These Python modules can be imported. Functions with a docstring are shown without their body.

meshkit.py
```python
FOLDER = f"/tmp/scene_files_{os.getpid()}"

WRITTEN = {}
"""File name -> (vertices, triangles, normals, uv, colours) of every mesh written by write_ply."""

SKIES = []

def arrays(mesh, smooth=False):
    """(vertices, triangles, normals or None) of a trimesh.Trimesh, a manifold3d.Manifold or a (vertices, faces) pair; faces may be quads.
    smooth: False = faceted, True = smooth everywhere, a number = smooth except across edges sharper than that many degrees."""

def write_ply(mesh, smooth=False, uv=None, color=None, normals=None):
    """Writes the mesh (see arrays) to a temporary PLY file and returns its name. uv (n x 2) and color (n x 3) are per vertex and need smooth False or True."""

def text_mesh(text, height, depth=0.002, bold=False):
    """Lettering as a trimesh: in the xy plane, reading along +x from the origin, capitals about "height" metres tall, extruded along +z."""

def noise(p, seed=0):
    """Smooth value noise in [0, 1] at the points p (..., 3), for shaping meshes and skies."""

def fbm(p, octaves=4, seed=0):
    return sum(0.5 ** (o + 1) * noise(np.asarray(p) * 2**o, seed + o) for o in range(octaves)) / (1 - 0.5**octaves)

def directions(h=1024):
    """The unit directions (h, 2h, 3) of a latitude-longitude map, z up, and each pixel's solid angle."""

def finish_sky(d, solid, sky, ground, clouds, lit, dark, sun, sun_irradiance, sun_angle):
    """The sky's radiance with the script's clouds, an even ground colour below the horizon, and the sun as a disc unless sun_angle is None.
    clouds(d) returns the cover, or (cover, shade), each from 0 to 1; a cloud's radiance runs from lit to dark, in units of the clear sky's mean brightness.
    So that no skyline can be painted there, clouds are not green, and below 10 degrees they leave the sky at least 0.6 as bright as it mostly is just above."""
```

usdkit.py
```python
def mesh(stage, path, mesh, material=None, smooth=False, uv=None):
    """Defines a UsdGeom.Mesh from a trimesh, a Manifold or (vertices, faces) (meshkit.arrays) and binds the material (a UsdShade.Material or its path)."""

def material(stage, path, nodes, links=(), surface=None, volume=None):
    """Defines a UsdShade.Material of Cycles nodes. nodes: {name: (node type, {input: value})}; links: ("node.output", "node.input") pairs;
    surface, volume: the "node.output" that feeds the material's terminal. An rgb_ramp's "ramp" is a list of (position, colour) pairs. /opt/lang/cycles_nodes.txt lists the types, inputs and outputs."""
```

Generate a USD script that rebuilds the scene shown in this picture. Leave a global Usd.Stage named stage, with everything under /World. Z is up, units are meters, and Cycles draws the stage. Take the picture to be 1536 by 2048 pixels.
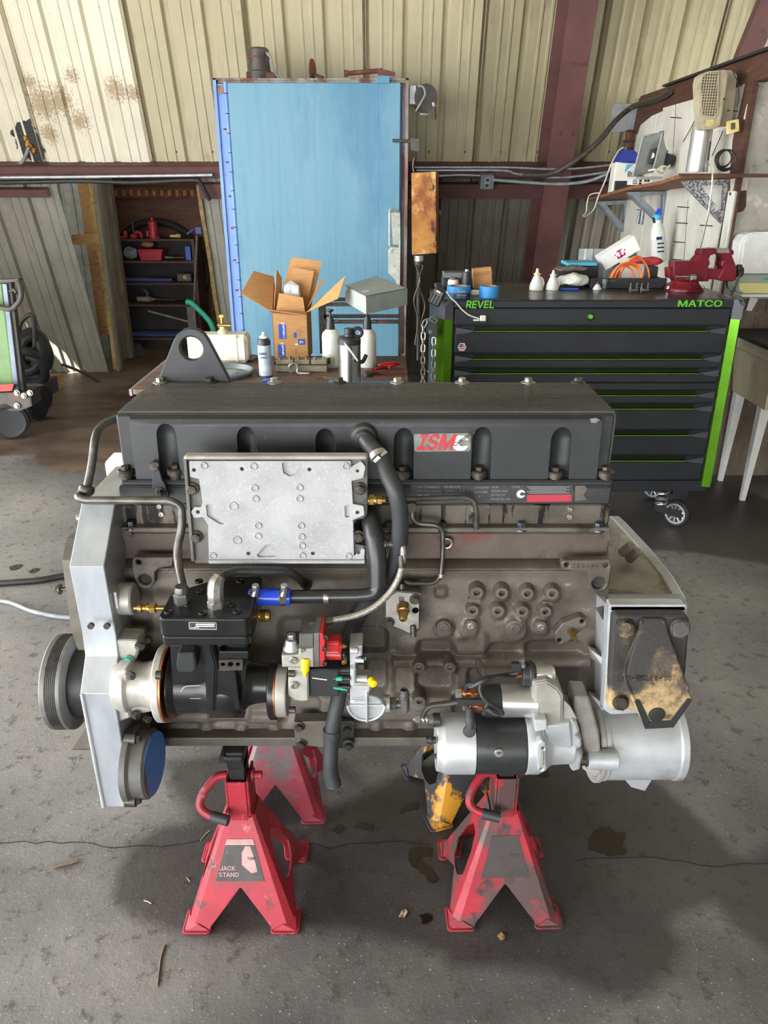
import math, random, numpy as np, trimesh, shapely, meshkit, usdkit
from math import sin, cos, pi, radians, tan, atan2, sqrt
from shapely.geometry import Polygon, Point, LineString
from pxr import Usd, UsdGeom, UsdLux, UsdShade, Gf, Sdf, Vt
random.seed(7); RNG = np.random.default_rng(7)
stage = Usd.Stage.CreateInMemory()
UsdGeom.SetStageUpAxis(stage, 'Z'); UsdGeom.SetStageMetersPerUnit(stage, 1.0)
UsdGeom.Xform.Define(stage, '/World'); UsdGeom.Scope.Define(stage, '/World/Looks')
# ---------------------------------------------------------------- camera, sky, sun, exposure
FPX, PITCH, EYE = 1538.0, radians(23.2), 1.6
cam = UsdGeom.Camera.Define(stage, '/World/camera')
cam.AddTranslateOp().Set((0, 0, EYE)); cam.AddRotateXOp().Set(90 - math.degrees(PITCH))
cam.CreateHorizontalApertureAttr(36.0); cam.CreateVerticalApertureAttr(48.0)
cam.CreateFocalLengthAttr(36.0 * FPX / 1536); cam.CreateClippingRangeAttr((0.05, 200.0))
cam.CreateExposureAttr(0.3)
sky = UsdLux.DomeLight.Define(stage, '/World/sky')
sky.CreateIntensityAttr(3.2); sky.CreateColorAttr((0.93, 0.97, 1.0))
sun = UsdLux.DistantLight.Define(stage, '/World/sun')
sun.CreateIntensityAttr(16.0); sun.CreateNormalizeAttr(True); sun.CreateAngleAttr(0.53); sun.CreateColorAttr((1.0, 0.94, 0.84))
SUN_FROM = np.array([-0.62, -0.42, 0.66]); SUN_FROM /= np.linalg.norm(SUN_FROM)
_z = SUN_FROM; _x = np.cross([0, 0, 1.0], _z); _x /= np.linalg.norm(_x); _y = np.cross(_z, _x)
sun.AddTransformOp().Set(Gf.Matrix4d(*_x, 0, *_y, 0, *_z, 0, -8, -6, 8, 1))
# ---------------------------------------------------------------- pixels of the 1536 x 2048 photograph to points
CP, SP = cos(PITCH), sin(PITCH)
def ray(px, py):
    u, v = (px - 768) / FPX, (1024 - py) / FPX
    return np.array([u, CP + v * SP, -SP + v * CP])
O = np.array([0, 0, EYE])
def at(px, py, Y): d = ray(px, py); return O + d * (Y / d[1])
def atz(px, py, Z=0.0): d = ray(px, py); return O + d * ((Z - EYE) / d[2])
def atx(px, py, X): d = ray(px, py); return O + d * (X / d[0])
def atp(px, py, p0, n): d = ray(px, py); return O + d * (np.dot(np.subtract(p0, O), n) / np.dot(d, n))
def dep(p): return p[1] * CP + (EYE - p[2]) * SP
def mpp(p): return dep(p) / FPX                       # metres per pixel at a point
# ---------------------------------------------------------------- shapes (trimesh)
cat = trimesh.util.concatenate
TM = trimesh.Trimesh
def hull(pts): return trimesh.convex.convex_hull(np.asarray(pts, float))
def box(x0, x1, y0, y1, z0, z1, b=0.0):
    x0, x1 = min(x0, x1), max(x0, x1); y0, y1 = min(y0, y1), max(y0, y1); z0, z1 = min(z0, z1), max(z0, z1)
    if b <= 0: return trimesh.creation.box(bounds=[[x0, y0, z0], [x1, y1, z1]])
    b = min(b, (x1 - x0) * .45, (y1 - y0) * .45, (z1 - z0) * .45); P = []
    for sx in (0, 1):
        for sy in (0, 1):
            for sz in (0, 1):
                c = np.array([(x0, x1)[sx], (y0, y1)[sy], (z0, z1)[sz]]); g = np.array([1 - 2 * sx, 1 - 2 * sy, 1 - 2 * sz]) * b
                for k in range(3): q = c + g; q[k] = c[k]; P.append(q)
    return hull(P)
def ext(poly, axis, a0, a1, bev=0.0):
    """Extrudes a polygon along an axis: x takes (Y, Z), y takes (X, Z), z takes (X, Y)."""
    if not isinstance(poly, (Polygon, shapely.MultiPolygon)): poly = Polygon(poly)
    if not poly.is_valid: poly = poly.buffer(0)
    lo, hi = min(a0, a1), max(a0, a1); out = []
    layers = [(poly, lo, hi)] if bev <= 0 else [(poly, lo + bev, hi - bev), (poly.buffer(-bev * .35, join_style=2), lo + bev * .35, hi - bev * .35), (poly.buffer(-bev, join_style=2), lo, hi)]
    for p, l, h in layers:
        for g in getattr(p, 'geoms', [p]):
            if g.is_empty or g.area < 1e-9 or h <= l: continue
            m = trimesh.creation.extrude_polygon(g, h - l, engine='earcut'); m.apply_translation([0, 0, l]); out.append(m)
    m = cat(out); v, f = m.vertices, m.faces
    if axis == 'x': v = v[:, [2, 0, 1]]
    elif axis == 'y': v, f = v[:, [0, 2, 1]], f[:, ::-1]
    return TM(v, f, process=False)
def rp(pts, r=0.0, holes=()):
    p = Polygon(pts)
    if not p.is_valid: p = p.buffer(0)
    if r: p = p.buffer(-r).buffer(r, quad_segs=5).simplify(r * .03)
    for (c, rad) in holes: p = p.difference(Point(c).buffer(rad, quad_segs=5))
    return p
def pxpoly(pts, Y): return [tuple(at(a, b, Y)[[0, 2]]) for a, b in pts]
def plate(pts, Y, d, r=0.0, holes=(), bev=0.0):
    """A plate whose front outline is given in pixels at distance Y; it is d thick, away from the front."""
    hs = [(tuple(at(a, b, Y)[[0, 2]]), c * mpp(at(a, b, Y))) for a, b, c in holes]
    k = mpp(at(*pts[0], Y))
    return ext(rp(pxpoly(pts, Y), r * k, hs), 'y', Y, Y + d, bev)
def align(m, p, d):
    d = np.asarray(d, float); d = d / np.linalg.norm(d)
    m = m.copy(); m.apply_transform(trimesh.geometry.align_vectors([0, 0, 1], d)); m.apply_translation(p); return m
def cyl(p0, p1, r, n=24, r1=None):
    p0, p1 = np.asarray(p0, float), np.asarray(p1, float); L = np.linalg.norm(p1 - p0); r1 = r if r1 is None else r1
    return lathe([(0, 0), (r, 0), (r1, L), (0, L)], p0, p1 - p0, n)
def lathe(prof, p, d=(0, 0, 1), n=28):
    prof = np.array(prof, float); k = len(prof); a = np.arange(n) * 2 * pi / n
    v = np.stack([prof[:, 0][:, None] * np.cos(a), prof[:, 0][:, None] * np.sin(a), np.repeat(prof[:, 1][:, None], n, 1)], -1).reshape(-1, 3)
    i, j = np.meshgrid(np.arange(k - 1), np.arange(n), indexing='ij'); j2 = (j + 1) % n
    q = np.stack([i * n + j, i * n + j2, (i + 1) * n + j2, (i + 1) * n + j], -1).reshape(-1, 4)
    f = np.vstack([q[:, [0, 1, 2]], q[:, [0, 2, 3]]])
    if prof[-1][1] < prof[0][1]: f = f[:, ::-1]
    m = TM(v, f, process=False); m.merge_vertices(); m.update_faces(m.nondegenerate_faces()); m.remove_unreferenced_vertices()
    return align(m, p, d)
def smoothline(pts, n=8):
    P = np.asarray(pts, float)
    if len(P) < 3 or n < 2: return P
    Q = np.vstack([2 * P[0] - P[1], P, 2 * P[-1] - P[-2]]); out = []
    for i in range(1, len(Q) - 2):
        for t in np.linspace(0, 1, n, endpoint=False):
            a, b, c, d = Q[i - 1], Q[i], Q[i + 1], Q[i + 2]
            out.append(.5 * ((2 * b) + (c - a) * t + (2 * a - 5 * b + 4 * c - d) * t * t + (3 * b - a - 3 * c + d) * t ** 3))
    return np.array(out + [P[-1]])
def fillet(pts, r, n=6):
    """A polyline with its corners rounded to about radius r."""
    P = [np.asarray(p, float) for p in pts]; out = [P[0]]
    for a, b, c in zip(P, P[1:], P[2:]):
        u, v = a - b, c - b; lu, lv = np.linalg.norm(u), np.linalg.norm(v); k = min(r, lu * .49, lv * .49)
        s, e = b + u / lu * k, b + v / lv * k
        for t in np.linspace(0, 1, n): out.append((1 - t) ** 2 * s + 2 * t * (1 - t) * b + t * t * e)
    return np.array(out + [P[-1]])
def tube(pts, r, n=12, sm=8, closed=False):
    p = smoothline(pts, sm) if sm else np.asarray(pts, float)
    keep = np.r_[True, np.linalg.norm(np.diff(p, axis=0), axis=1) > 1e-6]; p = p[keep]
    if closed and np.linalg.norm(p[0] - p[-1]) < 1e-6: p = p[:-1]
    k = len(p); r = np.broadcast_to(r, (k,)) if np.ndim(r) == 0 else np.interp(np.linspace(0, 1, k), np.linspace(0, 1, len(r)), r)
    t = (np.roll(p, -1, 0) - np.roll(p, 1, 0)) if closed else np.gradient(p, axis=0)
    t /= np.linalg.norm(t, axis=1, keepdims=True) + 1e-12
    a = np.zeros_like(p); g = np.array([0, 0, 1.0]) if abs(t[0][2]) < .9 else np.array([1.0, 0, 0])
    for i in range(k):
        g = g - t[i] * g.dot(t[i]); g = g / (np.linalg.norm(g) + 1e-12); a[i] = g
    b = np.cross(t, a); w = np.arange(n) * 2 * pi / n
    v = (p[:, None] + r[:, None, None] * (np.cos(w)[None, :, None] * a[:, None] + np.sin(w)[None, :, None] * b[:, None])).reshape(-1, 3)
    i, j = np.meshgrid(np.arange(k if closed else k - 1), np.arange(n), indexing='ij'); j2 = (j + 1) % n; i2 = (i + 1) % k
    q = np.stack([i * n + j, i * n + j2, i2 * n + j2, i2 * n + j], -1).reshape(-1, 4)
    f = [q[:, [0, 1, 2]], q[:, [0, 2, 3]]]
    if not closed:
        v = np.vstack([v, p[:1], p[-1:]]); m = k * n; jj = np.arange(n)
        f += [np.stack([np.full(n, m), (jj + 1) % n, jj], 1), np.stack([np.full(n, m + 1), (k - 1) * n + jj, (k - 1) * n + (jj + 1) % n], 1)]
    return TM(v, np.vstack(f), process=False)
def pipe(pts, r, fr=.02, n=12): return tube(fillet(pts, fr), r, n, 0)
def hexprism(p, d, r, h, spin=0.0):
    m = lathe([(0, 0), (r * .97, 0), (r, h * .08), (r, h * .85), (r * .88, h), (0, h)], (0, 0, 0), (0, 0, 1), 6)
    m.apply_transform(trimesh.transformations.rotation_matrix(spin, [0, 0, 1])); return align(m, p, d)
def bolt(p, d, r=.009, h=.008, w=None, wh=.003, spin=None):
    d = np.asarray(d, float); d /= np.linalg.norm(d); p = np.asarray(p, float); w = w or r * 1.45
    spin = RNG.uniform(0, 1) if spin is None else spin
    return cat([lathe([(0, -.002), (w, -.002), (w, wh * .7), (w * .9, wh), (0, wh)], p, d, 22), hexprism(p + d * wh, d, r, h, spin), lathe([(0, 0), (r * .6, 0), (r * .55, h * .12), (0, h * .12)], p + d * (wh + h), d, 12)])
def socket(p, d, r=.008, h=.009):
    """A socket-head cap screw with a hollow head."""
    return lathe([(0, -.001), (r * 1.02, -.001), (r, h * .85), (r * .9, h), (r * .55, h), (r * .5, h * .4), (0, h * .4)], p, np.asarray(d, float), 20)
def xf(m, T): m = m.copy(); m.apply_transform(T); return m
def rot(m, ang, axis, c): return xf(m, trimesh.transformations.rotation_matrix(ang, axis, c))
def diff(a, b): return trimesh.boolean.difference([a] + (b if isinstance(b, list) else [b]), engine='manifold')
def union(l): return trimesh.boolean.union(l, engine='manifold')
def ribbon(pts_a, pts_b, th):
    """A strip between two polylines with a thickness along its normal."""
    a, b = np.asarray(pts_a, float), np.asarray(pts_b, float); n = np.cross(np.gradient(a, axis=0), b - a); n /= np.linalg.norm(n, axis=1, keepdims=True) + 1e-12
    k = len(a); v = np.vstack([a, b, a + n * th, b + n * th]); f = []
    for i in range(k - 1):
        A, B, C, D = i, i + 1, k + i, k + i + 1; E, F_, G, H_ = A + 2 * k, B + 2 * k, C + 2 * k, D + 2 * k
        f += [[A, D, B], [A, C, D], [E, F_, H_], [E, H_, G], [A, B, F_], [A, F_, E], [C, H_, D], [C, G, H_]]
    for A in (0, k - 1): C, E, G = k + A, 2 * k + A, 3 * k + A; f += [[A, E, G], [A, G, C]] if A == 0 else [[A, G, E], [A, C, G]]
    m = TM(v, np.array(f), process=False); trimesh.repair.fix_normals(m); return m
def text(s, p, h, d=.0012, ang=0.0, sx=1.0, n=(0, -1, 0), bold=False, shear=0.0):
    """Raised or printed lettering; p is its lower left, facing n (horizontal)."""
    m = meshkit.text_mesh(s, h, d, bold); m.vertices[:, 0] = m.vertices[:, 0] * sx + m.vertices[:, 1] * shear
    m.apply_transform(trimesh.transformations.rotation_matrix(ang, [0, 0, 1]))
    n = np.asarray(n, float); n /= np.linalg.norm(n); up = np.array([0, 0, 1.0]) if abs(n[2]) < .9 else np.array([0, 1.0, 0]); up = up - n * up.dot(n); up /= np.linalg.norm(up)
    T = np.eye(4); T[:3, 0] = np.cross(up, n); T[:3, 1] = up; T[:3, 2] = n; T[:3, 3] = p
    return xf(m, T)
def crumple(m, amp, sc, seed=0):
    m = m.copy(); v = m.vertices
    o = np.stack([meshkit.fbm(v * sc + 7.3 * k, 3, seed + k) - .5 for k in range(3)], -1); m.vertices = v + o * 2 * amp; return m
# ---------------------------------------------------------------- prims
NAMES = {}
def numbered(parent, name):
    k = NAMES.get((parent, name), 0); NAMES[(parent, name)] = k + 1
    return f'{parent}/{name}' if k == 0 else f'{parent}/{name}_{k:03d}'
BASE = {}
def keys(prim, **kw):
    for k, v in kw.items():
        if v: prim.SetCustomDataByKey(k, v)
def thing(name, label, cat_, base=(0, 0, 0), group=None, kind=None):
    path = numbered('/World', name); x = UsdGeom.Xform.Define(stage, path); x.AddTranslateOp().Set(tuple(map(float, base)))
    BASE[path] = np.asarray(base, float); keys(x.GetPrim(), label=label, category=cat_, group=group, kind=kind); return path
def part(name, mesh, m, parent, label=None, smooth=35, kind=None):
    path = numbered(parent, name); mesh = cat(mesh) if isinstance(mesh, list) else mesh
    top = '/'.join(parent.split('/')[:3]); off = BASE.get(top, np.zeros(3))
    mm = TM(np.array(mesh.vertices) - off, np.array(mesh.faces), process=False)
    usdkit.mesh(stage, path, mm, MAT[m] if isinstance(m, str) else m, smooth=smooth)
    keys(stage.GetPrimAtPath(path), label=label, kind=kind); return path
def one(name, mesh, m, label, cat_, group=None, smooth=35, kind=None):
    p = part(name, mesh, m, '/World', None, smooth); keys(stage.GetPrimAtPath(p), label=label, category=cat_, group=group, kind=kind); return p
def struct(name, mesh, m, smooth=30):
    p = part(name, mesh, m, '/World', None, smooth); keys(stage.GetPrimAtPath(p), kind='structure'); return p
def sx(name):
    path = numbered('/World', name); UsdGeom.Xform.Define(stage, path); keys(stage.GetPrimAtPath(path), kind='structure'); BASE[path] = np.zeros(3); return path
def dup(src, move, label, turn=0.0):
    """Another copy of a thing with its parts, moved and turned about its base."""
    sp = stage.GetPrimAtPath(src); was = sp.GetCustomData(); path = numbered('/World', src.split('/')[-1].split('_0')[0])
    x = UsdGeom.Xform.Define(stage, path); x.GetPrim().GetReferences().AddInternalReference(sp.GetPath()); x.ClearXformOpOrder()
    b = BASE[src] + np.asarray(move, float); x.AddTranslateOp(opSuffix='place').Set(tuple(map(float, b))); x.AddRotateZOp(opSuffix='turn').Set(math.degrees(turn))
    keys(x.GetPrim(), label=label, category=was['category'], group=was.get('group')); x.GetPrim().SetInstanceable(True); return path
# ---------------------------------------------------------------- materials
MAT = {}
def C(r, g=None, b=None):
    c = np.array([r, r, r] if g is None else [r, g, b], float) / 255
    return tuple(np.where(c < .04045, c / 12.92, ((c + .055) / 1.055) ** 2.4))
def mat(name, c, c2=None, sc=12, ro=.5, ro2=None, me=0.0, bump=0.0, bs=120, st=(1, 1, 1), spots=(), coat=0, bev=0, det=4, ramp=(.35, .65), dist=0.0, spec=.5, **pk):
    """c to c2 by noise; spots: (colour, scale, from, to[, stretch]) are laid over it; bump in metres."""
    N = {'g': ('geometry', {}), 'p': ('principled_bsdf', {'metallic': me, 'roughness': ro, 'coat_weight': coat, 'specular_ior_level': spec, **pk})}; L = []
    N['m'] = ('mapping', {'scale': st}); L.append(('g.position', 'm.vector'))
    if c2 is None and not spots: N['p'][1]['base_color'] = c; col = None
    else:
        N['n'] = ('noise_texture', {'scale': sc, 'detail': det, 'roughness': .6, 'distortion': dist}); L.append(('m.vector', 'n.vector'))
        N['r'] = ('rgb_ramp', {'ramp': [(ramp[0], c), (ramp[1], c2 if c2 is not None else c)]}); L.append(('n.fac', 'r.fac')); col = 'r.color'
        for i, s in enumerate(spots):
            cc, s_, a, b = s[:4]; stt = s[4] if len(s) > 4 else (1, 1, 1)
            N[f'sm{i}'] = ('mapping', {'scale': stt, 'location': (3.1 * i + 1.7, 5.2 * i, .7 * i)}); L.append(('g.position', f'sm{i}.vector'))
            N[f'sn{i}'] = ('noise_texture', {'scale': s_, 'detail': 6, 'roughness': .65}); L.append((f'sm{i}.vector', f'sn{i}.vector'))
            N[f'sr{i}'] = ('map_range', {'from_min': a, 'from_max': b, 'clamp': True}); L.append((f'sn{i}.fac', f'sr{i}.value'))
            N[f'sx{i}'] = ('mix', {'color2': cc}); L += [(f'sr{i}.result', f'sx{i}.fac'), (col, f'sx{i}.color1')]; col = f'sx{i}.color'
        L.append((col, 'p.base_color'))
    if ro2 is not None:
        N['q'] = ('noise_texture', {'scale': sc * 1.7, 'detail': 5}); N['qr'] = ('map_range', {'from_min': .3, 'from_max': .7, 'to_min': ro, 'to_max': ro2, 'clamp': True})
        L += [('m.vector', 'q.vector'), ('q.fac', 'qr.value'), ('qr.result', 'p.roughness')]
    nrm = None
    if bev: N['v'] = ('bevel', {'samples': 4, 'radius': bev}); nrm = 'v.bevel'
    if bump:
        N['b'] = ('noise_texture', {'scale': bs, 'detail': 4, 'roughness': .6}); N['k'] = ('bump', {'distance': bump, 'strength': 1.0}); L += [('m.vector', 'b.vector'), ('b.fac', 'k.height')]
        if nrm: L.append((nrm, 'k.normal'))
        nrm = 'k.normal'
    if nrm: L.append((nrm, 'p.normal'))
    MAT[name] = usdkit.material(stage, f'/World/Looks/{name}', N, L, surface='p.BSDF'); return MAT[name]
# ================================================================ materials of the building
mat('sheet_cream', C(224, 218, 200), C(208, 202, 184), sc=3, ro=.42, ro2=.6, spots=[(C(150, 112, 66), 7, .63, .72, (1, 1, .5)), (C(130, 120, 104), 40, .68, .76)], bump=.0003, bs=200)
mat('sheet_beige', C(184, 174, 144), C(172, 163, 134), sc=2.5, ro=.4, ro2=.6, spots=[(C(142, 132, 106), 3, .58, .8, (3, 3, .25)), (C(128, 118, 96), 60, .70, .77)], bump=.0003, bs=200)
mat('sheet_olive', C(160, 152, 122), C(148, 140, 112), sc=2.5, ro=.4, ro2=.6, spots=[(C(118, 110, 88), 3, .55, .8, (3, 3, .25))], bump=.0003, bs=200)
mat('sheet_grey', C(146, 143, 132), C(130, 126, 116), sc=3, ro=.45, ro2=.65, spots=[(C(112, 106, 96), 3, .55, .8, (4, 4, .2)), (C(166, 164, 156), 5, .62, .76, (5, 5, .3))], bump=.0003, bs=160)
mat('sheet_dark', C(112, 106, 94), C(98, 92, 82), sc=3, ro=.5, ro2=.7, spots=[(C(80, 75, 67), 3, .54, .8, (4, 4, .2))], bump=.0003, bs=160)
mat('galvanised', C(186, 190, 192), C(158, 162, 166), sc=14, ro=.35, ro2=.55, me=.4)
mat('primer_red', C(98, 62, 60), C(84, 52, 50), sc=5, ro=.5, ro2=.7, spots=[(C(64, 44, 42), 9, .62, .76)])
mat('foam_yellow', C(150, 130, 84), C(118, 98, 62), sc=30, ro=.9, bump=.006, bs=60)
mat('wood_raw', C(168, 130, 84), C(138, 98, 60), sc=10, ro=.75, st=(1, 1, 6), bump=.0006, bs=60)
mat('wood_grey', C(128, 116, 98), C(98, 86, 72), sc=8, ro=.8, st=(6, 6, .8), bump=.0008, bs=60)
mat('wood_brown', C(86, 54, 40), C(64, 40, 30), sc=10, ro=.65, st=(2, .6, 6), spots=[(C(136, 92, 56), 9, .62, .72, (3, .5, 3))], bump=.0006, bs=60)
mat('ply_brown', C(104, 66, 46), C(82, 50, 36), sc=6, ro=.7, st=(1, 1, 4))
mat('ply_edge', C(150, 104, 72), C(112, 74, 50), sc=30, ro=.7, st=(.6, 1, 5))
mat('dark_board', C(62, 56, 54), C(46, 42, 42), sc=8, ro=.7)
mat('paint_white', C(212, 210, 200), C(194, 190, 178), sc=6, ro=.6, ro2=.8, spots=[(C(126, 118, 106), 24, .63, .7, (3, 2, .8)), (C(216, 208, 182), 3, .6, .7)], bump=.001, bs=70)
mat('plaster', C(176, 172, 160), C(150, 146, 134), sc=5, ro=.8, spots=[(C(104, 98, 90), 18, .6, .7), (C(198, 194, 182), 8, .58, .66)], bump=.002, bs=50)
mat('block_low', C(128, 112, 98), C(96, 84, 74), sc=4, ro=.85, st=(1, 1, .5), spots=[(C(74, 62, 54), 10, .55, .7, (3, 3, .5)), (C(164, 156, 146), 26, .62, .7)], bump=.002, bs=50)
mat('cable_black', C(46, 46, 46), C(34, 34, 34), sc=20, ro=.5)
mat('cable_grey', C(142, 146, 148), C(116, 120, 122), sc=16, ro=.45)
mat('cable_white', C(222, 220, 206), ro=.5)
mat('orange_foam', C(206, 140, 50), C(170, 104, 34), sc=30, ro=.8)
mat('tar', C(34, 36, 40), C(22, 22, 24), sc=30, ro=.45, bump=.004, bs=60)
mat('rust', C(122, 70, 44), C(82, 48, 34), sc=16, ro=.8, bump=.001, bs=90)
mat('nail', C(80, 68, 60), ro=.5, me=.8)
# ================================================================ the floor
def px_mask(polys, X, Y, soft):
    out = np.full(X.shape, -1e9)
    for pts in polys:
        g = Polygon([tuple(atz(a, b)[:2]) for a, b in pts]).buffer(0); P = shapely.points(X, Y)
        d = shapely.distance(g.boundary, P); out = np.maximum(out, np.where(shapely.contains(g, P), d, -d))
    return np.clip(.5 + out / soft, 0, 1)
gx = np.unique(np.r_[np.linspace(-14, -2.4, 24), np.linspace(-2.4, 2.4, 161), np.linspace(2.4, 12, 20)]); gy = np.unique(np.r_[np.linspace(-12, .9, 24), np.linspace(.9, 3.4, 101), np.linspace(3.4, 9.6, 104)])
X, Y = np.meshgrid(gx, gy); X, Y = X.ravel(), Y.ravel(); nx = len(gx)
ii, jj = np.meshgrid(np.arange(nx - 1), np.arange(len(gy) - 1)); a = (jj * nx + ii).ravel(); ff = np.vstack([np.stack([a, a + 1, a + nx + 1], 1), np.stack([a, a + nx + 1, a + nx], 1)])
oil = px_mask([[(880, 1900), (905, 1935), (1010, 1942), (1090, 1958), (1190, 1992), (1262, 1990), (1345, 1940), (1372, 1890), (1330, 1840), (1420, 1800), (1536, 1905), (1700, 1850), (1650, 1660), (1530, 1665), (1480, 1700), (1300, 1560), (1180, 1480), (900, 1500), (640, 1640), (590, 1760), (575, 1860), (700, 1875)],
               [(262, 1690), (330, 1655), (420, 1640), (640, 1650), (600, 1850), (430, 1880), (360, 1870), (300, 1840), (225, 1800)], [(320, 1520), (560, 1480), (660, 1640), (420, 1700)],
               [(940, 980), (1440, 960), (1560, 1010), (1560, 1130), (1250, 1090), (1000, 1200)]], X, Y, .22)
wet = px_mask([[(-700, 930), (0, 912), (70, 908), (70, 925), (100, 938), (125, 947), (172, 940), (235, 920), (420, 905), (760, 800), (760, 700), (270, 690), (-900, 690)]], X, Y, .12)
pale = px_mask([[(-400, 1500), (160, 1660), (330, 1560), (120, 1200), (210, 990), (0, 930), (-500, 960)], [(-300, 1900), (160, 1830), (330, 1960), (200, 2100), (-300, 2100)], [(1290, 1600), (1440, 1560), (1480, 1690), (1400, 1760), (1330, 1700)], [(1240, 1000), (1536, 1180), (1536, 1560), (1400, 1500)]], X, Y, .5)
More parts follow.
